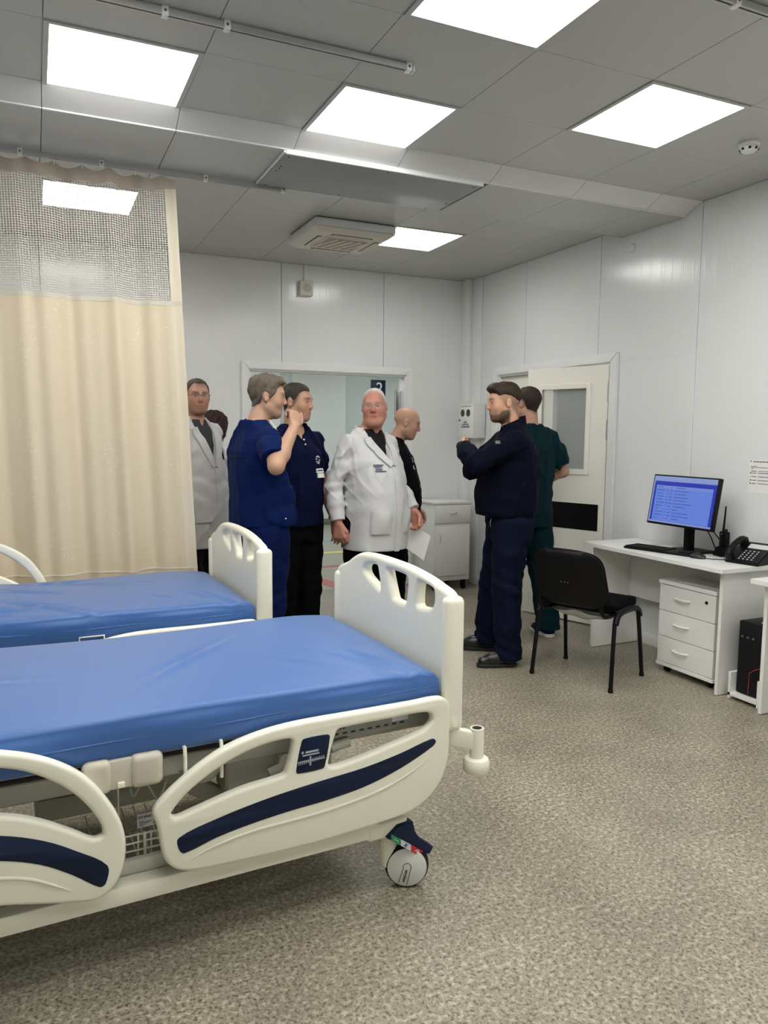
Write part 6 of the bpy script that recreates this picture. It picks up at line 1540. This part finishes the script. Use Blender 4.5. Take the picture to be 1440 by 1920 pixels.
# 1 --- man in navy scrubs, hand at his mouth
def ex_scrub(root, f, J, hd, S):
    V = S['tops'][0]['V']; M_ST = mat('navy_stitch', (0.001, 0.004, 0.022), 0.8, var=0.05)
    strip_on('yoke_seam', V, [((-0.15+0.01*k)*f, 1.335*f) for k in range(31)], 0.004, M_ST, root, 1, 0.0012, 0.0008); strip_on('pocket_seam', V, [(-0.10*f, (0.97+0.012*k)*f) for k in range(10)], 0.003, M_ST, root, -1, 0.0012, 0.0008)
    cyl('pen_button', (-0.235*f, -0.05*f, 1.0*f), (-0.240*f, -0.05*f, 1.0*f), 0.004, M_SIGNW, root, n=8)
    tube('lanyard', catmull([tuple(hd.p(-0.05, -0.02, -0.13)), tuple(np.array([-0.075, -0.08, 1.47])*f), tuple(np.array([-0.07, -0.14, 1.38])*f)], False, 6), 0.003, M_SIGNW, root)
person('person', 'man in dark blue scrubs raising his hand to his mouth', (1.115, 0.50), 122, 1.862, dict(
    skin=(0.46, 0.27, 0.18), face=dict(brow=(0.16, 0.11, 0.07), stubble=(0.30, 0.20, 0.15), st_amt=0.25, buzz=(0.12, 0.10, 0.075), buzz_tab=SHORT, buzz_amt=0.75), seed=3, build=1.08, belly=0.02,
    J=dict(head=(0.0, -0.050, 1.662), elR=(-0.350, 0.055, 1.290), wrR=(-0.235, -0.105, 1.500), neck=(0, 0.02, 1.50)), head_rot=(-22, 5, 0), hs=0.94, nose=1.1,
    handR=((0.45, -0.25, 0.85), (0.85, 0.35, -0.35), (0.3, -0.1, -0.8), 1.10, 0.2), handL=DOWN_L, fineL=False,
    trousers=dict(mat=C_NAVYT, g=0.026, fold=0.008), shoes=BLACKSHOE,
    tops=[dict(name='scrub_top', mat=C_NAVY, g=0.020, sleeve='short', slen=0.76, hem=0.945, fold=0.009, neck_cut=[((0, -0.045, 1.535), (0.085, 0.09, 0.055))],
               rows=[(0.90, 0, -0.012, 0.205, 0.185), (1.0, 0, -0.012, 0.205, 0.180), (1.12, 0, -0.008, 0.200, 0.170), (1.25, 0, 0.012, 0.205, 0.150), (1.36, 0, 0.018, 0.205, 0.140), (1.43, 0, 0.022, 0.180, 0.112), (1.49, 0, 0.024, 0.115, 0.085), (1.53, 0, 0.026, 0.080, 0.072)])],
    hair=dict(tab=SHORT, thick=0.006, top=0.014, amp=0.0020, seed=2, front=0.010), hair_mat=hair_mat('brown_grey_hair', (0.055, 0.042, 0.028), (0.17, 0.14, 0.11)), extra=ex_scrub))

# 2 --- man in navy polo with badge and watch
def ex_polo(root, f, J, hd, S):
    V = S['tops'][0]['V']; x0 = 0.085*f; z0 = 1.285*f
    w = J['wrL']; d = (J['elL']-J['wrL']); d /= np.linalg.norm(d); p = w+d*0.02
    wt = lathe('wristwatch', [(0.0335*f, -0.011), (0.0355*f, -0.008), (0.0355*f, 0.008), (0.0335*f, 0.011)], M_BLACK, root, n=20, mtx=Matrix.Translation(Vector(p)) @ Vector(d).to_track_quat('Z', 'Y').to_matrix().to_4x4())
    q = p+np.array([0.034, -0.012, 0.0])*f; box('watch_case', (-0.006, -0.018, -0.019), (0.007, 0.018, 0.019), M_BLACK, wt, bevel=0.004, mtx=Matrix.Translation(Vector(q)) @ Matrix.Rotation(-0.3, 4, 'Z'))
    b = patch_on('name_badge', V, 0.055*f, 0.125*f, 1.235*f, 1.262*f, M_PAPER, root, off=0.008, n=4)
    patch_on('badge_lower', V, 0.062*f, 0.122*f, 1.205*f, 1.232*f, M_PAPER, root, off=0.010, n=4); patch_on('badge_print', V, 0.060*f, 0.115*f, 1.246*f, 1.254*f, M_INKBLUE, root, off=0.0095, n=3)
    M_EMB = mat('embroidery', (0.62, 0.62, 0.66), 0.7, var=0.05)
    for k in range(9):
        t = k*0.7; xx = (0.085+0.020*math.cos(t)*(1-k*0.05))*f; zz = (1.315+0.028*math.sin(t)*(1-k*0.04))*f; patch_on('emblem', V, xx-0.006*f, xx+0.006*f, zz-0.0035*f, zz+0.0035*f, M_EMB, root, off=0.003, n=2)
    for z in (1.445, 1.415): 
        y = surf_y(V, 0.0, z*f); cyl('button', (0, y-0.004, z*f), (0, y+0.002, z*f), 0.005, M_SIGNW, root, n=8) if y is not None else None
BUZZ = [(0, 0.080), (30, 0.083), (48, 0.072), (58, 0.040), (72, 0.006), (88, -0.020), (98, 0.020), (115, 0.0), (130, -0.04), (180, -0.072)]
person('person', 'man in dark navy polo shirt with white name badge and wristwatch', (1.455, 0.895), 46, 1.838, dict(
    skin=(0.46, 0.255, 0.175), face=dict(brow=(0.07, 0.05, 0.035), stubble=(0.20, 0.13, 0.10), st_amt=0.35, buzz=(0.07, 0.055, 0.045), buzz_tab=BUZZ, buzz_amt=0.75), seed=8, build=1.08, belly=0.02,
    J=dict(elL=(0.250, 0.020, 1.155), wrL=(0.265, -0.09, 0.92), head=(0, -0.025, 1.672)), head_rot=(26, 3, 0), hs=0.96, handL=((0.02, -0.25, -1), (-0.9, -0.3, 0), (-0.2, -1, 0), 0.30, 0.4), handR=DOWN_R, fineR=False,
    trousers=dict(mat=C_BLK, g=0.020), shoes=BLACKSHOE,
    tops=[dict(name='polo_shirt', mat=C_POLO, g=0.014, sleeve='short', slen=0.70, hem=0.90, fold=0.008, neck_cut=[((0, -0.05, 1.53), (0.060, 0.08, 0.055))], more=[lambda B, f, J, hd: B.vee(1.43*f, 0.35, 0.0)],
               rows=[(0.88, 0, 0.0, 0.198, 0.150), (1.0, 0, -0.005, 0.195, 0.155), (1.12, 0, -0.012, 0.188, 0.158), (1.25, 0, 0.0, 0.194, 0.152), (1.36, 0, 0.012, 0.197, 0.142), (1.43, 0, 0.018, 0.176, 0.108), (1.49, 0, 0.022, 0.110, 0.080), (1.54, 0, 0.024, 0.076, 0.070)])],
    hair=dict(tab=[(a, b+0.018 if 50 < a < 170 else b) for a, b in BUZZ], thick=0.004, top=0.006, amp=0.0008, seed=5), hair_mat=hair_mat('dark_brown_hair', (0.018, 0.013, 0.010), (0.05, 0.04, 0.03)), extra=ex_polo))

# coat helpers
def lapels(V, f, m, root, z0, slope, ztop=1.475, w0=0.062, notch=True):
    for sg in (-1, 1):
        vs_, fs = [], []; n_ = 10
        for i in range(n_+1):
            t = i/n_; z = (z0+(ztop-z0)*t); xi = (z-z0)*slope*0.92
            w = w0*math.sin(math.pi*min(1, 0.12+t*0.62))
            if notch and t > 0.72: w *= 0.72 if t < 0.80 else 1.0
            for xx, dz in ((xi, 0), (xi+w*0.5, -0.004), (xi+w, -0.014)):
                x_ = sg*xx*f; z_ = (z+dz)*f; y = surf_y(V, x_, z_, -1, 0.016)
                if y is None: y = surf_y(V, sg*(xx+0.02)*f, (z+dz-0.01)*f, -1, 0.03) or -0.05
                vs_.append((x_, y-0.006, z_))
        N = len(vs_); vs_ += [(a, b+0.012, c) for a, b, c in vs_]
        for i in range(n_):
            for j in range(2): q = (i*3+j, i*3+j+1, (i+1)*3+j+1, (i+1)*3+j); fs.append(q if sg > 0 else q[::-1]); q = tuple(N+k for k in q); fs.append(q[::-1] if sg > 0 else q)
        brd = [i*3 for i in range(n_+1)] + [n_*3+1, n_*3+2] + [i*3+2 for i in range(n_-1, -1, -1)] + [1]
        for k in range(len(brd)): a, b = brd[k], brd[(k+1) % len(brd)]; fs.append((a, b, N+b, N+a))
        me = mesh('lapel', vs_, fs, m, True); bm = bmesh.new(); bm.from_mesh(me); bmesh.ops.recalc_face_normals(bm, faces=bm.faces); bm.to_mesh(me); bm.free(); smooth_by_angle(me, 50); link('lapel', me, root)
def collar(m, root, f, hd, J, rx=0.082, ry=0.082, z0=1.475, z1=1.535, cy=0.024, gap=0.35, name='collar', tilt=0.25):
    B = Solid(); c = np.array([0, cy, 0])*f
    def fn(x, y, z):
        zz = z/f-tilt*(y/f-cy); r = np.sqrt((x/(rx*f))**2+((y-cy*f)/(ry*f))**2)
        d = np.abs(r-1+0.10*(zz-z0)/0.06)*min(rx, ry)*f-0.0055*f
        d = np.maximum(d, np.maximum((zz-z1), (z0-zz))*f)
        if gap > 0: d = np.maximum(d, -np.maximum(np.abs(x)-gap*rx*f, y-(cy-0.2*ry)*f))
        return d
    B._add(fn, (-(rx+0.03)*f, (cy-ry-0.04)*f, (z0-0.05)*f), ((rx+0.03)*f, (cy+ry+0.04)*f, (z1+0.06)*f), 0.004, 'u')
    V, F = B.mesh(0.005); return np_mesh(name, V, F, m, root)
def coat_rows(belly, hem, rx=0.205, ry=0.140, flare=0.03):
    return [(hem-0.03, 0, -0.01-belly*0.4, rx+flare, ry+flare*0.6+belly*0.65), (0.85, 0, -0.01-belly*0.45, rx+flare*0.7, ry+flare*0.4+belly*0.75), (1.0, 0, -0.008-belly*0.55, rx+0.012, ry+0.010+belly*0.9), (1.12, 0, -0.004-belly*0.55, rx+0.006, ry+0.004+belly*0.9), (1.24, 0, 0.0-belly*0.40, rx+0.004, ry+0.004+belly*0.75), (1.32, 0, 0.006-belly*0.25, rx+0.004, ry+0.004+belly*0.50), (1.38, 0, 0.012-belly*0.1, rx-0.006, ry-0.006+belly*0.25), (1.43, 0, 0.018, rx*0.90, ry*0.80), (1.485, 0, 0.022, 0.120, 0.088), (1.53, 0, 0.024, 0.086, 0.078)]

# 3 --- big man in the white coat, holding papers
def ex_coat(root, f, J, hd, S):
    V = S['tops'][1]['V']; m = C_COAT
    lapels(V, f, m, root, 1.30, 0.42); collar(m, root, f, hd, J, 0.094, 0.092, 1.478, 1.53, 0.020, 0.78)
    strip_on('placket', V, [(0.012*f, (1.29-0.0285*k)*f) for k in range(20)], 0.040, m, root, -1, 0.003, 0.002)
    patch_on('pocket', V, -0.165*f, -0.045*f, 0.865*f, 1.01*f, m, root, off=0.006, n=10, droop=0.020)
    patch_on('pocket', V, 0.075*f, 0.165*f, 0.865*f, 1.01*f, m, root, off=0.005, n=8, droop=0.008)
    for k, (w, z) in enumerate(((0.060, 1.300), (0.045, 1.289), (0.048, 1.274), (0.066, 1.262))):
        x = -0.128+0.004*(k % 3); rr_ = random.Random(k)
        while x < -0.128+w:
            l_ = rr_.uniform(0.003, 0.008); patch_on('embroidered_text', V, x*f, (x+l_)*f, (z-0.0021)*f, (z+0.0021)*f, M_INKBLUE, root, off=0.0020, n=1); x += l_+0.0022
    for sg in (-1, 1):
        y = surf_y(V, sg*0.075*f, 1.43*f)
        if y is not None: cyl('snap', (sg*0.075*f, y-0.010, 1.43*f), (sg*0.075*f, y, 1.43*f), 0.004, M_METAL, root, n=8)
    spectacles(hd, root, mat('fine_wire', (0.22, 0.19, 0.17), 0.3, metal=0.8, var=0.05), w=0.048, hgt=0.032, r=0.0007)
    w = J['wrR']+np.array([-0.012, -0.015, -0.095])*f
def ex_none(*a): pass
BALDG = [(0, 0.108), (25, 0.108), (45, 0.098), (60, 0.062), (75, 0.020), (88, -0.005), (98, 0.030), (112, 0.020), (128, -0.03), (180, -0.068)]
coatman = person('person', 'heavy man in white medical coat and glasses holding papers', (1.945, 0.78), 42, 1.825, dict(
    skin=(0.46, 0.215, 0.155), face=dict(brow=(0.34, 0.22, 0.16), blush=0.4, lips=(0.36, 0.11, 0.09), buzz=(0.46, 0.42, 0.38), buzz_tab=BALDG, buzz_amt=0.6), seed=12, arm_=1, build=1.12, belly=0.075, wide=0.98, jaw=1.16, dchin=True, neck_r=0.064, hs=0.97, nose=1.05, arm=1.0, hand_scale=1.08,
    J=dict(shL=(0.168, 0.015, 1.430), shR=(-0.168, 0.015, 1.430), elL=(0.235, 0.00, 1.17), wrL=(0.245, -0.16, 0.985), elR=(-0.252, 0.07, 1.16), wrR=(-0.262, 0.01, 0.925), head=(0, -0.035, 1.664)), head_rot=(-46, 2, -3), look=(-0.1, 0.05),
    handR=((0.05, -0.12, -1), (0.9, 0.3, 0), (0.35, -1, 0), 0.75, 0.6), handL=((-0.10, -0.55, -0.9), (-0.8, -0.2, 0.1), (-0.3, -1, 0.5), 0.55, 0.9),
    trousers=dict(mat=C_BLK, g=0.022), shoes=BLACKSHOE,
    tops=[dict(name='shirt', mat=C_SHIRT, g=0.004, sleeve='none', hem=1.0, fold=0.001, rows=[(0.95, 0, -0.04, 0.18, 0.18), (1.24, 0, -0.024, 0.172, 0.172), (1.30, 0, -0.012, 0.170, 0.154), (1.35, 0, 0.0, 0.165, 0.136), (1.43, 0, 0.014, 0.17, 0.104), (1.49, 0, 0.016, 0.100, 0.085), (1.525, 0, 0.016, 0.080, 0.078)], neck_cut=[((0, -0.09, 1.535), (0.034, 0.05, 0.05))]),
          dict(name='coat', mat=C_COAT, g=0.010, sleeve='long', slen=0.94, sw=0.010, hem=0.752, fold=0.007, crease=0.5, h=0.0068, vert=0.5, rows=coat_rows(0.075, 0.752, 0.190, 0.140), more=[lambda B, f, J, hd: B.vee(1.30*f, 0.42, -0.02), lambda B, f, J, hd: B.ell(np.array([0, 0.0, 1.54])*f, np.array([0.078, 0.085, 0.055])*f, 0.004, 's')])],
    hair=dict(tab=BALDG, thick=0.0015, top=0.0025, amp=0.0008, seed=4, soft=0.03), hair_mat=hair_mat('silver_hair', (0.40, 0.37, 0.33), (0.62, 0.60, 0.56)), extra=ex_coat))

# 4 --- bald man in black jacket
RING = [(0, 0.2), (60, 0.2), (75, 0.03), (90, 0.03), (100, 0.045), (120, 0.035), (150, 0.03), (180, 0.03)]
def ex_bald(root, f, J, hd, S):
    V = S['tops'][0]['V']; collar(C_BJK, root, f, hd, J, 0.086, 0.084, 1.47, 1.545, 0.012, 0.3)
    M_EM = mat('jacket_emblem', (0.45, 0.45, 0.45), 0.6, var=0.05)
    for (x, z, w, h_) in ((-0.07, 1.36, 0.018, 0.008), (-0.075, 1.345, 0.022, 0.006), (-0.09, 1.30, 0.006, 0.03), (-0.06, 1.375, 0.012, 0.006)): patch_on('emblem', V, (x-w/2)*f, (x+w/2)*f, (z-h_/2)*f, (z+h_/2)*f, M_EM, root, off=0.003, n=2)
person('person', 'bald man in black jacket standing behind the man in the white coat', (2.475, 1.50), 84, 1.745, dict(
    skin=(0.47, 0.27, 0.19), face=dict(brow=(0.10, 0.07, 0.05), stubble=(0.26, 0.17, 0.13), st_amt=0.3, buzz=(0.16, 0.12, 0.095), buzz_tab=[(0, 0.2), (55, 0.2), (70, 0.04), (88, -0.01), (98, 0.05), (120, 0.05), (150, 0.05), (180, 0.045)], buzz_amt=0.0), seed=15, build=1.12, belly=0.04,
    J=dict(head=(0, -0.085, 1.645), elR=(-0.25, 0.0, 1.16), wrR=(-0.22, -0.13, 0.94), wrL=(0.20, -0.16, 0.95)), head_rot=(6, 16, 0), hs=0.99, wide=1.0, jaw=1.1, nose=1.1, neck_r=0.060,
    handR=((0.05, -0.3, -1), (1, 0, 0), (0, -1, 0.2), 0.5, 0.5), handL=((-0.05, -0.3, -1), (-1, 0, 0), (0, -1, 0.2), 0.5, 0.5),
    trousers=dict(mat=C_BLK, g=0.02), shoes=BLACKSHOE,
    tops=[dict(name='jacket', mat=C_BJK, g=0.018, sleeve='long', hem=0.90, fold=0.008, neck_cut=[((0, -0.05, 1.53), (0.066, 0.085, 0.06))],
               rows=[(0.88, 0, -0.02, 0.205, 0.165), (1.0, 0, -0.03, 0.205, 0.178), (1.12, 0, -0.03, 0.200, 0.178), (1.25, 0, -0.015, 0.200, 0.160), (1.36, 0, 0.0, 0.200, 0.142), (1.43, 0, 0.012, 0.180, 0.115), (1.49, 0, 0.018, 0.112, 0.085), (1.53, 0, 0.018, 0.080, 0.074)])], extra=ex_bald))

# 5 --- man in navy jacket with folded arms
FADE = [(0, 0.072), (22, 0.076), (38, 0.070), (52, 0.055), (68, 0.055), (85, 0.058), (110, 0.050), (140, 0.020), (180, 0.0)]
FADEB = [(0, 0.085), (40, 0.075), (55, 0.040), (70, 0.015), (88, -0.025), (98, 0.02), (115, 0.0), (135, -0.045), (180, -0.072)]
def ex_jacket(root, f, J, hd, S):
    V = S['tops'][0]['V']; collar(C_JKT, root, f, hd, J, 0.080, 0.084, 1.470, 1.560, 0.016, 0.25, tilt=0.45)
    for s_ in 'LR':
        d = J['wr'+s_]-J['el'+s_]; d /= np.linalg.norm(d); B = Solid(); B.cap(J['wr'+s_]-d*0.055, J['wr'+s_]+d*0.012, 0.043*f, 0.037*f); B.disp(lambda x, y, z: 0.0012*np.sin((x+y+z)*420)); Vc, Fc = B.mesh(0.006); np_mesh('knit_cuff', Vc, Fc, M_BLACKM, root)
    # belt with buckle
    B = Solid(); B._add(lambda x, y, z: np.maximum(np.abs(np.sqrt((x/(0.186*f))**2+((y+0.008)/(0.150*f))**2)-1)*0.13*f-0.004, np.abs(z-0.985*f)-0.020), (-0.20*f, -0.16*f, 0.95*f), (0.20*f, 0.16*f, 1.02*f), 0.002, 'u'); Vb, Fb = B.mesh(0.006); bl = np_mesh('belt', Vb, Fb, M_LEATHER, root)
    box('buckle', (0.030, -0.166*f, 0.966*f), (0.068, -0.150*f, 1.004*f), M_METAL, bl, bevel=0.003)
    tube('key_chain', catmull([(0.11, -0.135*f, 0.94*f), (0.118, -0.142*f, 0.91*f), (0.108, -0.138*f, 0.885*f)], False, 4), 0.0025, M_METAL, root)
    q = J['shL']*0.62+J['elL']*0.38+np.array([0.052, -0.03, 0.045])*f; box('sleeve_patch', (-0.012, -0.016, -0.012), (0.006, 0.016, 0.012), M_GREYP, root, bevel=0.003, mtx=Matrix.Translation(Vector(q)) @ Matrix.Rotation(-0.6, 4, 'Y'))
    # pocket seams of the trousers
person('person', 'bearded man in navy jacket and trousers with arms folded', (2.795, 0.407), -86, 1.86, dict(
    skin=(0.60, 0.34, 0.225), face=dict(brow=(0.10, 0.06, 0.035), stubble=(0.045, 0.032, 0.018), st_amt=0.85, blush=0.4, buzz=(0.17, 0.12, 0.08), buzz_tab=FADEB, buzz_amt=0.55), seed=21, build=1.10, belly=0.03,
    J=dict(hipL=(0.095, 0.0, 0.90), hipR=(-0.095, 0.0, 0.90), kneeL=(0.145, -0.045, 0.49), ankL=(0.185, -0.02, 0.09), toeL=(0.20, -0.25, 0), kneeR=(-0.145, -0.065, 0.49), ankR=(-0.185, -0.08, 0.09), toeR=(-0.215, -0.30, 0),
           shL=(0.178, -0.015, 1.428), shR=(-0.178, -0.015, 1.428), elL=(0.225, -0.255, 1.290), wrL=(0.005, -0.310, 1.385), elR=(-0.225, -0.19, 1.24), wrR=(-0.01, -0.235, 1.285), head=(0, -0.05, 1.665)), head_rot=(6, 4, 0), hs=0.98, nose=0.95,
    handL=((-1, 0.1, 0.12), (0.1, 1, 0), (0, 0, 1), 0.35, 0.5), handR=((1, 0.15, 0.0), (-0.1, 1, 0), (0, 0, 1), 0.5, 0.5),
    trousers=dict(mat=C_JTR, g=0.024, fold=0.008), shoes=BLACKSHOE,
    tops=[dict(name='jacket', mat=C_JKT, g=0.024, sleeve='long', hem=0.955, fold=0.009, slen=0.90, neck_cut=[((0, -0.03, 1.54), (0.066, 0.08, 0.055))],
               rows=[(0.92, 0, -0.012, 0.200, 0.180), (0.99, 0, -0.015, 0.215, 0.200), (1.12, 0, -0.012, 0.215, 0.200), (1.25, 0, 0.0, 0.212, 0.186), (1.36, 0, 0.012, 0.210, 0.165), (1.43, 0, 0.018, 0.184, 0.116), (1.49, 0, 0.02, 0.116, 0.088), (1.535, 0, 0.022, 0.084, 0.076)])],
    hair=dict(tab=FADE, thick=0.006, top=0.012, amp=0.0014, seed=7, front=0.018), hair_mat=hair_mat('dark_hair', (0.012, 0.008, 0.005), (0.055, 0.035, 0.022)), extra=ex_jacket))

# 6 --- man in teal scrubs seen from behind
def ex_teal(root, f, J, hd, S):
    w = J['wrR']; 
person('person', 'man in dark teal scrubs seen from behind beside the open door', (3.27, 0.88), -150, 1.875, dict(
    skin=(0.48, 0.27, 0.19), face=dict(brow=(0.07, 0.05, 0.035), buzz=(0.055, 0.035, 0.028), buzz_tab=BUZZ, buzz_amt=0.85), seed=31, build=1.05, eyes=True,
    J=dict(elR=(-0.315, 0.030, 1.190), wrR=(-0.13, -0.195, 1.08), elL=(0.30, 0.03, 1.18), wrL=(0.10, -0.21, 1.06), kneeL=(0.07, -0.06, 0.5), ankL=(0.03, -0.13, 0.09), toeL=(0.06, -0.34, 0), kneeR=(-0.105, 0.06, 0.5), ankR=(-0.11, 0.15, 0.09), toeR=(-0.14, -0.07, 0), head=(0, -0.02, 1.672)), head_rot=(10, 2, 0), hs=0.96, arm=1.05,
    handR=((0.9, -0.3, -0.3), (0, 1, 0), (0, -0.2, 1), 0.4, 0.4), handL=((-0.9, -0.3, -0.3), (0, 1, 0), (0, -0.2, 1), 0.4, 0.4), fineL=False, fineR=False,
    trousers=dict(mat=C_TEAL, g=0.026, hem=0.06), shoes=(M_SNK, M_SOLEW, False),
    tops=[dict(name='scrub_top', mat=C_TEAL, g=0.022, sleeve='short', slen=0.74, hem=0.865, fold=0.009, neck_cut=[((0, -0.03, 1.54), (0.082, 0.10, 0.052))],
               rows=[(0.84, 0, 0.005, 0.205, 0.150), (1.0, 0, 0.005, 0.200, 0.146), (1.12, 0, 0.003, 0.196, 0.142), (1.25, 0, 0.012, 0.205, 0.142), (1.36, 0, 0.018, 0.208, 0.136), (1.43, 0, 0.022, 0.184, 0.112), (1.49, 0, 0.024, 0.118, 0.085), (1.53, 0, 0.026, 0.084, 0.074)])],
    hair=dict(tab=[(a, b+0.012) for a, b in BUZZ], thick=0.004, top=0.005, amp=0.0008, seed=9), hair_mat=hair_mat('near_black_hair', (0.016, 0.010, 0.008), (0.045, 0.03, 0.024)), extra=ex_teal))

# 7 --- man with dark-rimmed glasses in white coat beside the curtain
def ex_gl(root, f, J, hd, S):
    V = S['tops'][1]['V']; lapels(V, f, C_COAT2, root, 1.22, 0.30); collar(C_COAT2, root, f, hd, J, 0.090, 0.090, 1.478, 1.53, 0.022, 0.78)
    strip_on('placket', V, [(0.012*f, (1.21-0.0285*k)*f) for k in range(18)], 0.036, C_COAT2, root, -1, 0.003, 0.002)
    patch_on('pocket', V, -0.17*f, -0.06*f, 0.86*f, 1.0*f, C_COAT2, root, off=0.005, n=8, droop=0.006)
    patch_on('pen', V, 0.093*f, 0.099*f, 1.26*f, 1.36*f, M_BLACK, root, off=0.006, n=3)
    spectacles(hd, root, mat('red_brown_frame', (0.05, 0.012, 0.010), 0.3, var=0.1), w=0.050, hgt=0.028, r=0.0018, rimless=True)
person('person', 'man with thin framed glasses in white coat beside the curtain', (0.945, 1.52), 62, 1.895, dict(
    skin=(0.44, 0.24, 0.165), face=dict(brow=(0.07, 0.045, 0.03), stubble=(0.16, 0.095, 0.065), st_amt=0.5, buzz=(0.10, 0.07, 0.05), buzz_tab=BUZZ, buzz_amt=0.7), seed=41, build=1.0, head_rot=(-36, 2, 0), hs=0.93,
    handL=DOWN_L, handR=DOWN_R, fineL=False, fineR=False, trousers=dict(mat=C_SHIRT, g=0.02), shoes=BLACKSHOE,
    tops=[dict(name='shirt', mat=C_GSHIRT, g=0.004, sleeve='none', hem=1.0, fold=0.001, rows=[(0.95, 0, 0.0, 0.18, 0.125), (1.24, 0, 0.002, 0.18, 0.125), (1.35, 0, 0.006, 0.175, 0.118), (1.43, 0, 0.014, 0.16, 0.098), (1.49, 0, 0.018, 0.096, 0.080), (1.525, 0, 0.018, 0.074, 0.070)], neck_cut=[((0, -0.085, 1.52), (0.030, 0.05, 0.05))]),
          dict(name='coat', mat=C_COAT2, g=0.020, sleeve='long', slen=0.95, sw=0.015, hem=0.685, fold=0.008, vert=0.6, rows=coat_rows(0.015, 0.685, 0.192, 0.136), more=[lambda B, f, J, hd: B.vee(1.22*f, 0.30, -0.02), lambda B, f, J, hd: B.ell(np.array([0, 0.0, 1.54])*f, np.array([0.076, 0.085, 0.052])*f, 0.004, 's')])],
    hair=dict(tab=[(0, 0.095), (30, 0.098), (45, 0.090), (58, 0.062), (72, 0.030), (88, 0.0), (98, 0.03), (115, 0.015), (130, -0.03), (180, -0.06)], thick=0.004, top=0.004, amp=0.0008, seed=6), hair_mat=hair_mat('brown_hair', (0.035, 0.024, 0.015), (0.10, 0.075, 0.05)), extra=ex_gl))

# 8 --- woman with dark bob seen from behind
BOB = [(0, 0.075), (25, 0.070), (40, 0.040), (55, -0.02), (70, -0.085), (90, -0.105), (120, -0.112), (180, -0.115)]
def bob_extra(hd):
    def fn(B): B.ell(hd.p(0, 0.030, -0.035), (0.105*hd.sc, 0.105*hd.sc, 0.105*hd.sc), 0.03, R=hd.R)
    return fn
def ex_w(root, f, J, hd, S):
    tab = BOB; hair('hair', hd, tab, 0.022, hair_mat('dark_auburn_hair', (0.012, 0.005, 0.005), (0.035, 0.012, 0.010)), root, seed=3, top=0.006, amp=0.0020, extra=lambda B: B.ell(hd.p(0, 0.030, -0.045), (0.098*hd.sc+0.0, 0.100*hd.sc, 0.100*hd.sc), 0.03, R=hd.R))
    collar(C_COAT2, root, f, hd, J, 0.084, 0.084, 1.478, 1.525, 0.024, 0.0)
    tube('spectacles', [tuple(hd.p(0.082, -0.05, 0.02)), tuple(hd.p(0.10, -0.115, 0.03)), tuple(hd.p(0.06, -0.125, 0.02))], 0.0014, M_METAL, root)
person('person', 'woman with short dark hair in white coat seen from behind', (1.16, 2.0), 158, 1.675, dict(
    skin=(0.50, 0.30, 0.22), face=dict(brow=(0.05, 0.03, 0.02)), seed=51, build=0.98, handL=DOWN_L, handR=DOWN_R, fineL=False, fineR=False, J=dict(head=(0, -0.03, 1.665), elL=(0.25, -0.05, 1.18), wrL=(0.12, -0.22, 1.10), elR=(-0.25, -0.05, 1.18), wrR=(-0.12, -0.22, 1.10)), head_rot=(-8, 8, 0), hs=0.95,
    trousers=dict(mat=C_BLK, g=0.018), shoes=BLACKSHOE,
    tops=[dict(name='coat', mat=C_COAT2, g=0.020, sleeve='long', slen=0.95, sw=0.012, hem=0.60, fold=0.007, rows=coat_rows(0.01, 0.60, 0.195, 0.142))], extra=ex_w))

# papers hanging from the big man's left hand
def hand_point(root_pos, beta, H, loc):
    phi = math.radians(beta)-YAW; c, s_ = math.cos(phi), math.sin(phi); f = H/1.8; x, y, z = [a*f for a in loc]; return Vector((root_pos[0]+c*x-s_*y, root_pos[1]+s_*x+c*y, z))
hp_ = hand_point((1.945, 0.78), 42, 1.825, (0.245, -0.235, 0.90))
pg = empty('paper_sheets', tuple(hp_), 0, 'folded white sheets hanging from the hand of the man in the coat', 'papers')
rx_ = Vector((math.cos(YAW), -math.sin(YAW), 0)); fw_ = Vector((math.sin(YAW), math.cos(YAW), 0))
QUAD = ((-0.085, 0.020), (0.063, -0.077), (0.020, -0.245), (-0.110, -0.157))
for k in range(2):
    vs_, fs = [], []
    for i in range(9):
        for j in range(9):
            a, b = i/8, j/8
            x = (QUAD[0][0]*(1-a)+QUAD[1][0]*a)*(1-b)+(QUAD[3][0]*(1-a)+QUAD[2][0]*a)*b; z = (QUAD[0][1]*(1-a)+QUAD[1][1]*a)*(1-b)+(QUAD[3][1]*(1-a)+QUAD[2][1]*a)*b
            vs_.append(tuple(rx_*x+fw_*(0.020+0.012*math.sin(math.pi*a)+0.010*b+0.004*k)+Vector((0, 0, z-0.004*k))))
    N_ = len(vs_); vs_ += [tuple(Vector(v)+fw_*0.0006) for v in vs_]
    for i in range(8):
        for j in range(8): q = (i*9+j, (i+1)*9+j, (i+1)*9+j+1, i*9+j+1); fs.append(q); fs.append(tuple(N_+t for t in q)[::-1])
    part('sheet', vs_, fs, M_PAPER, pg, smooth=True)
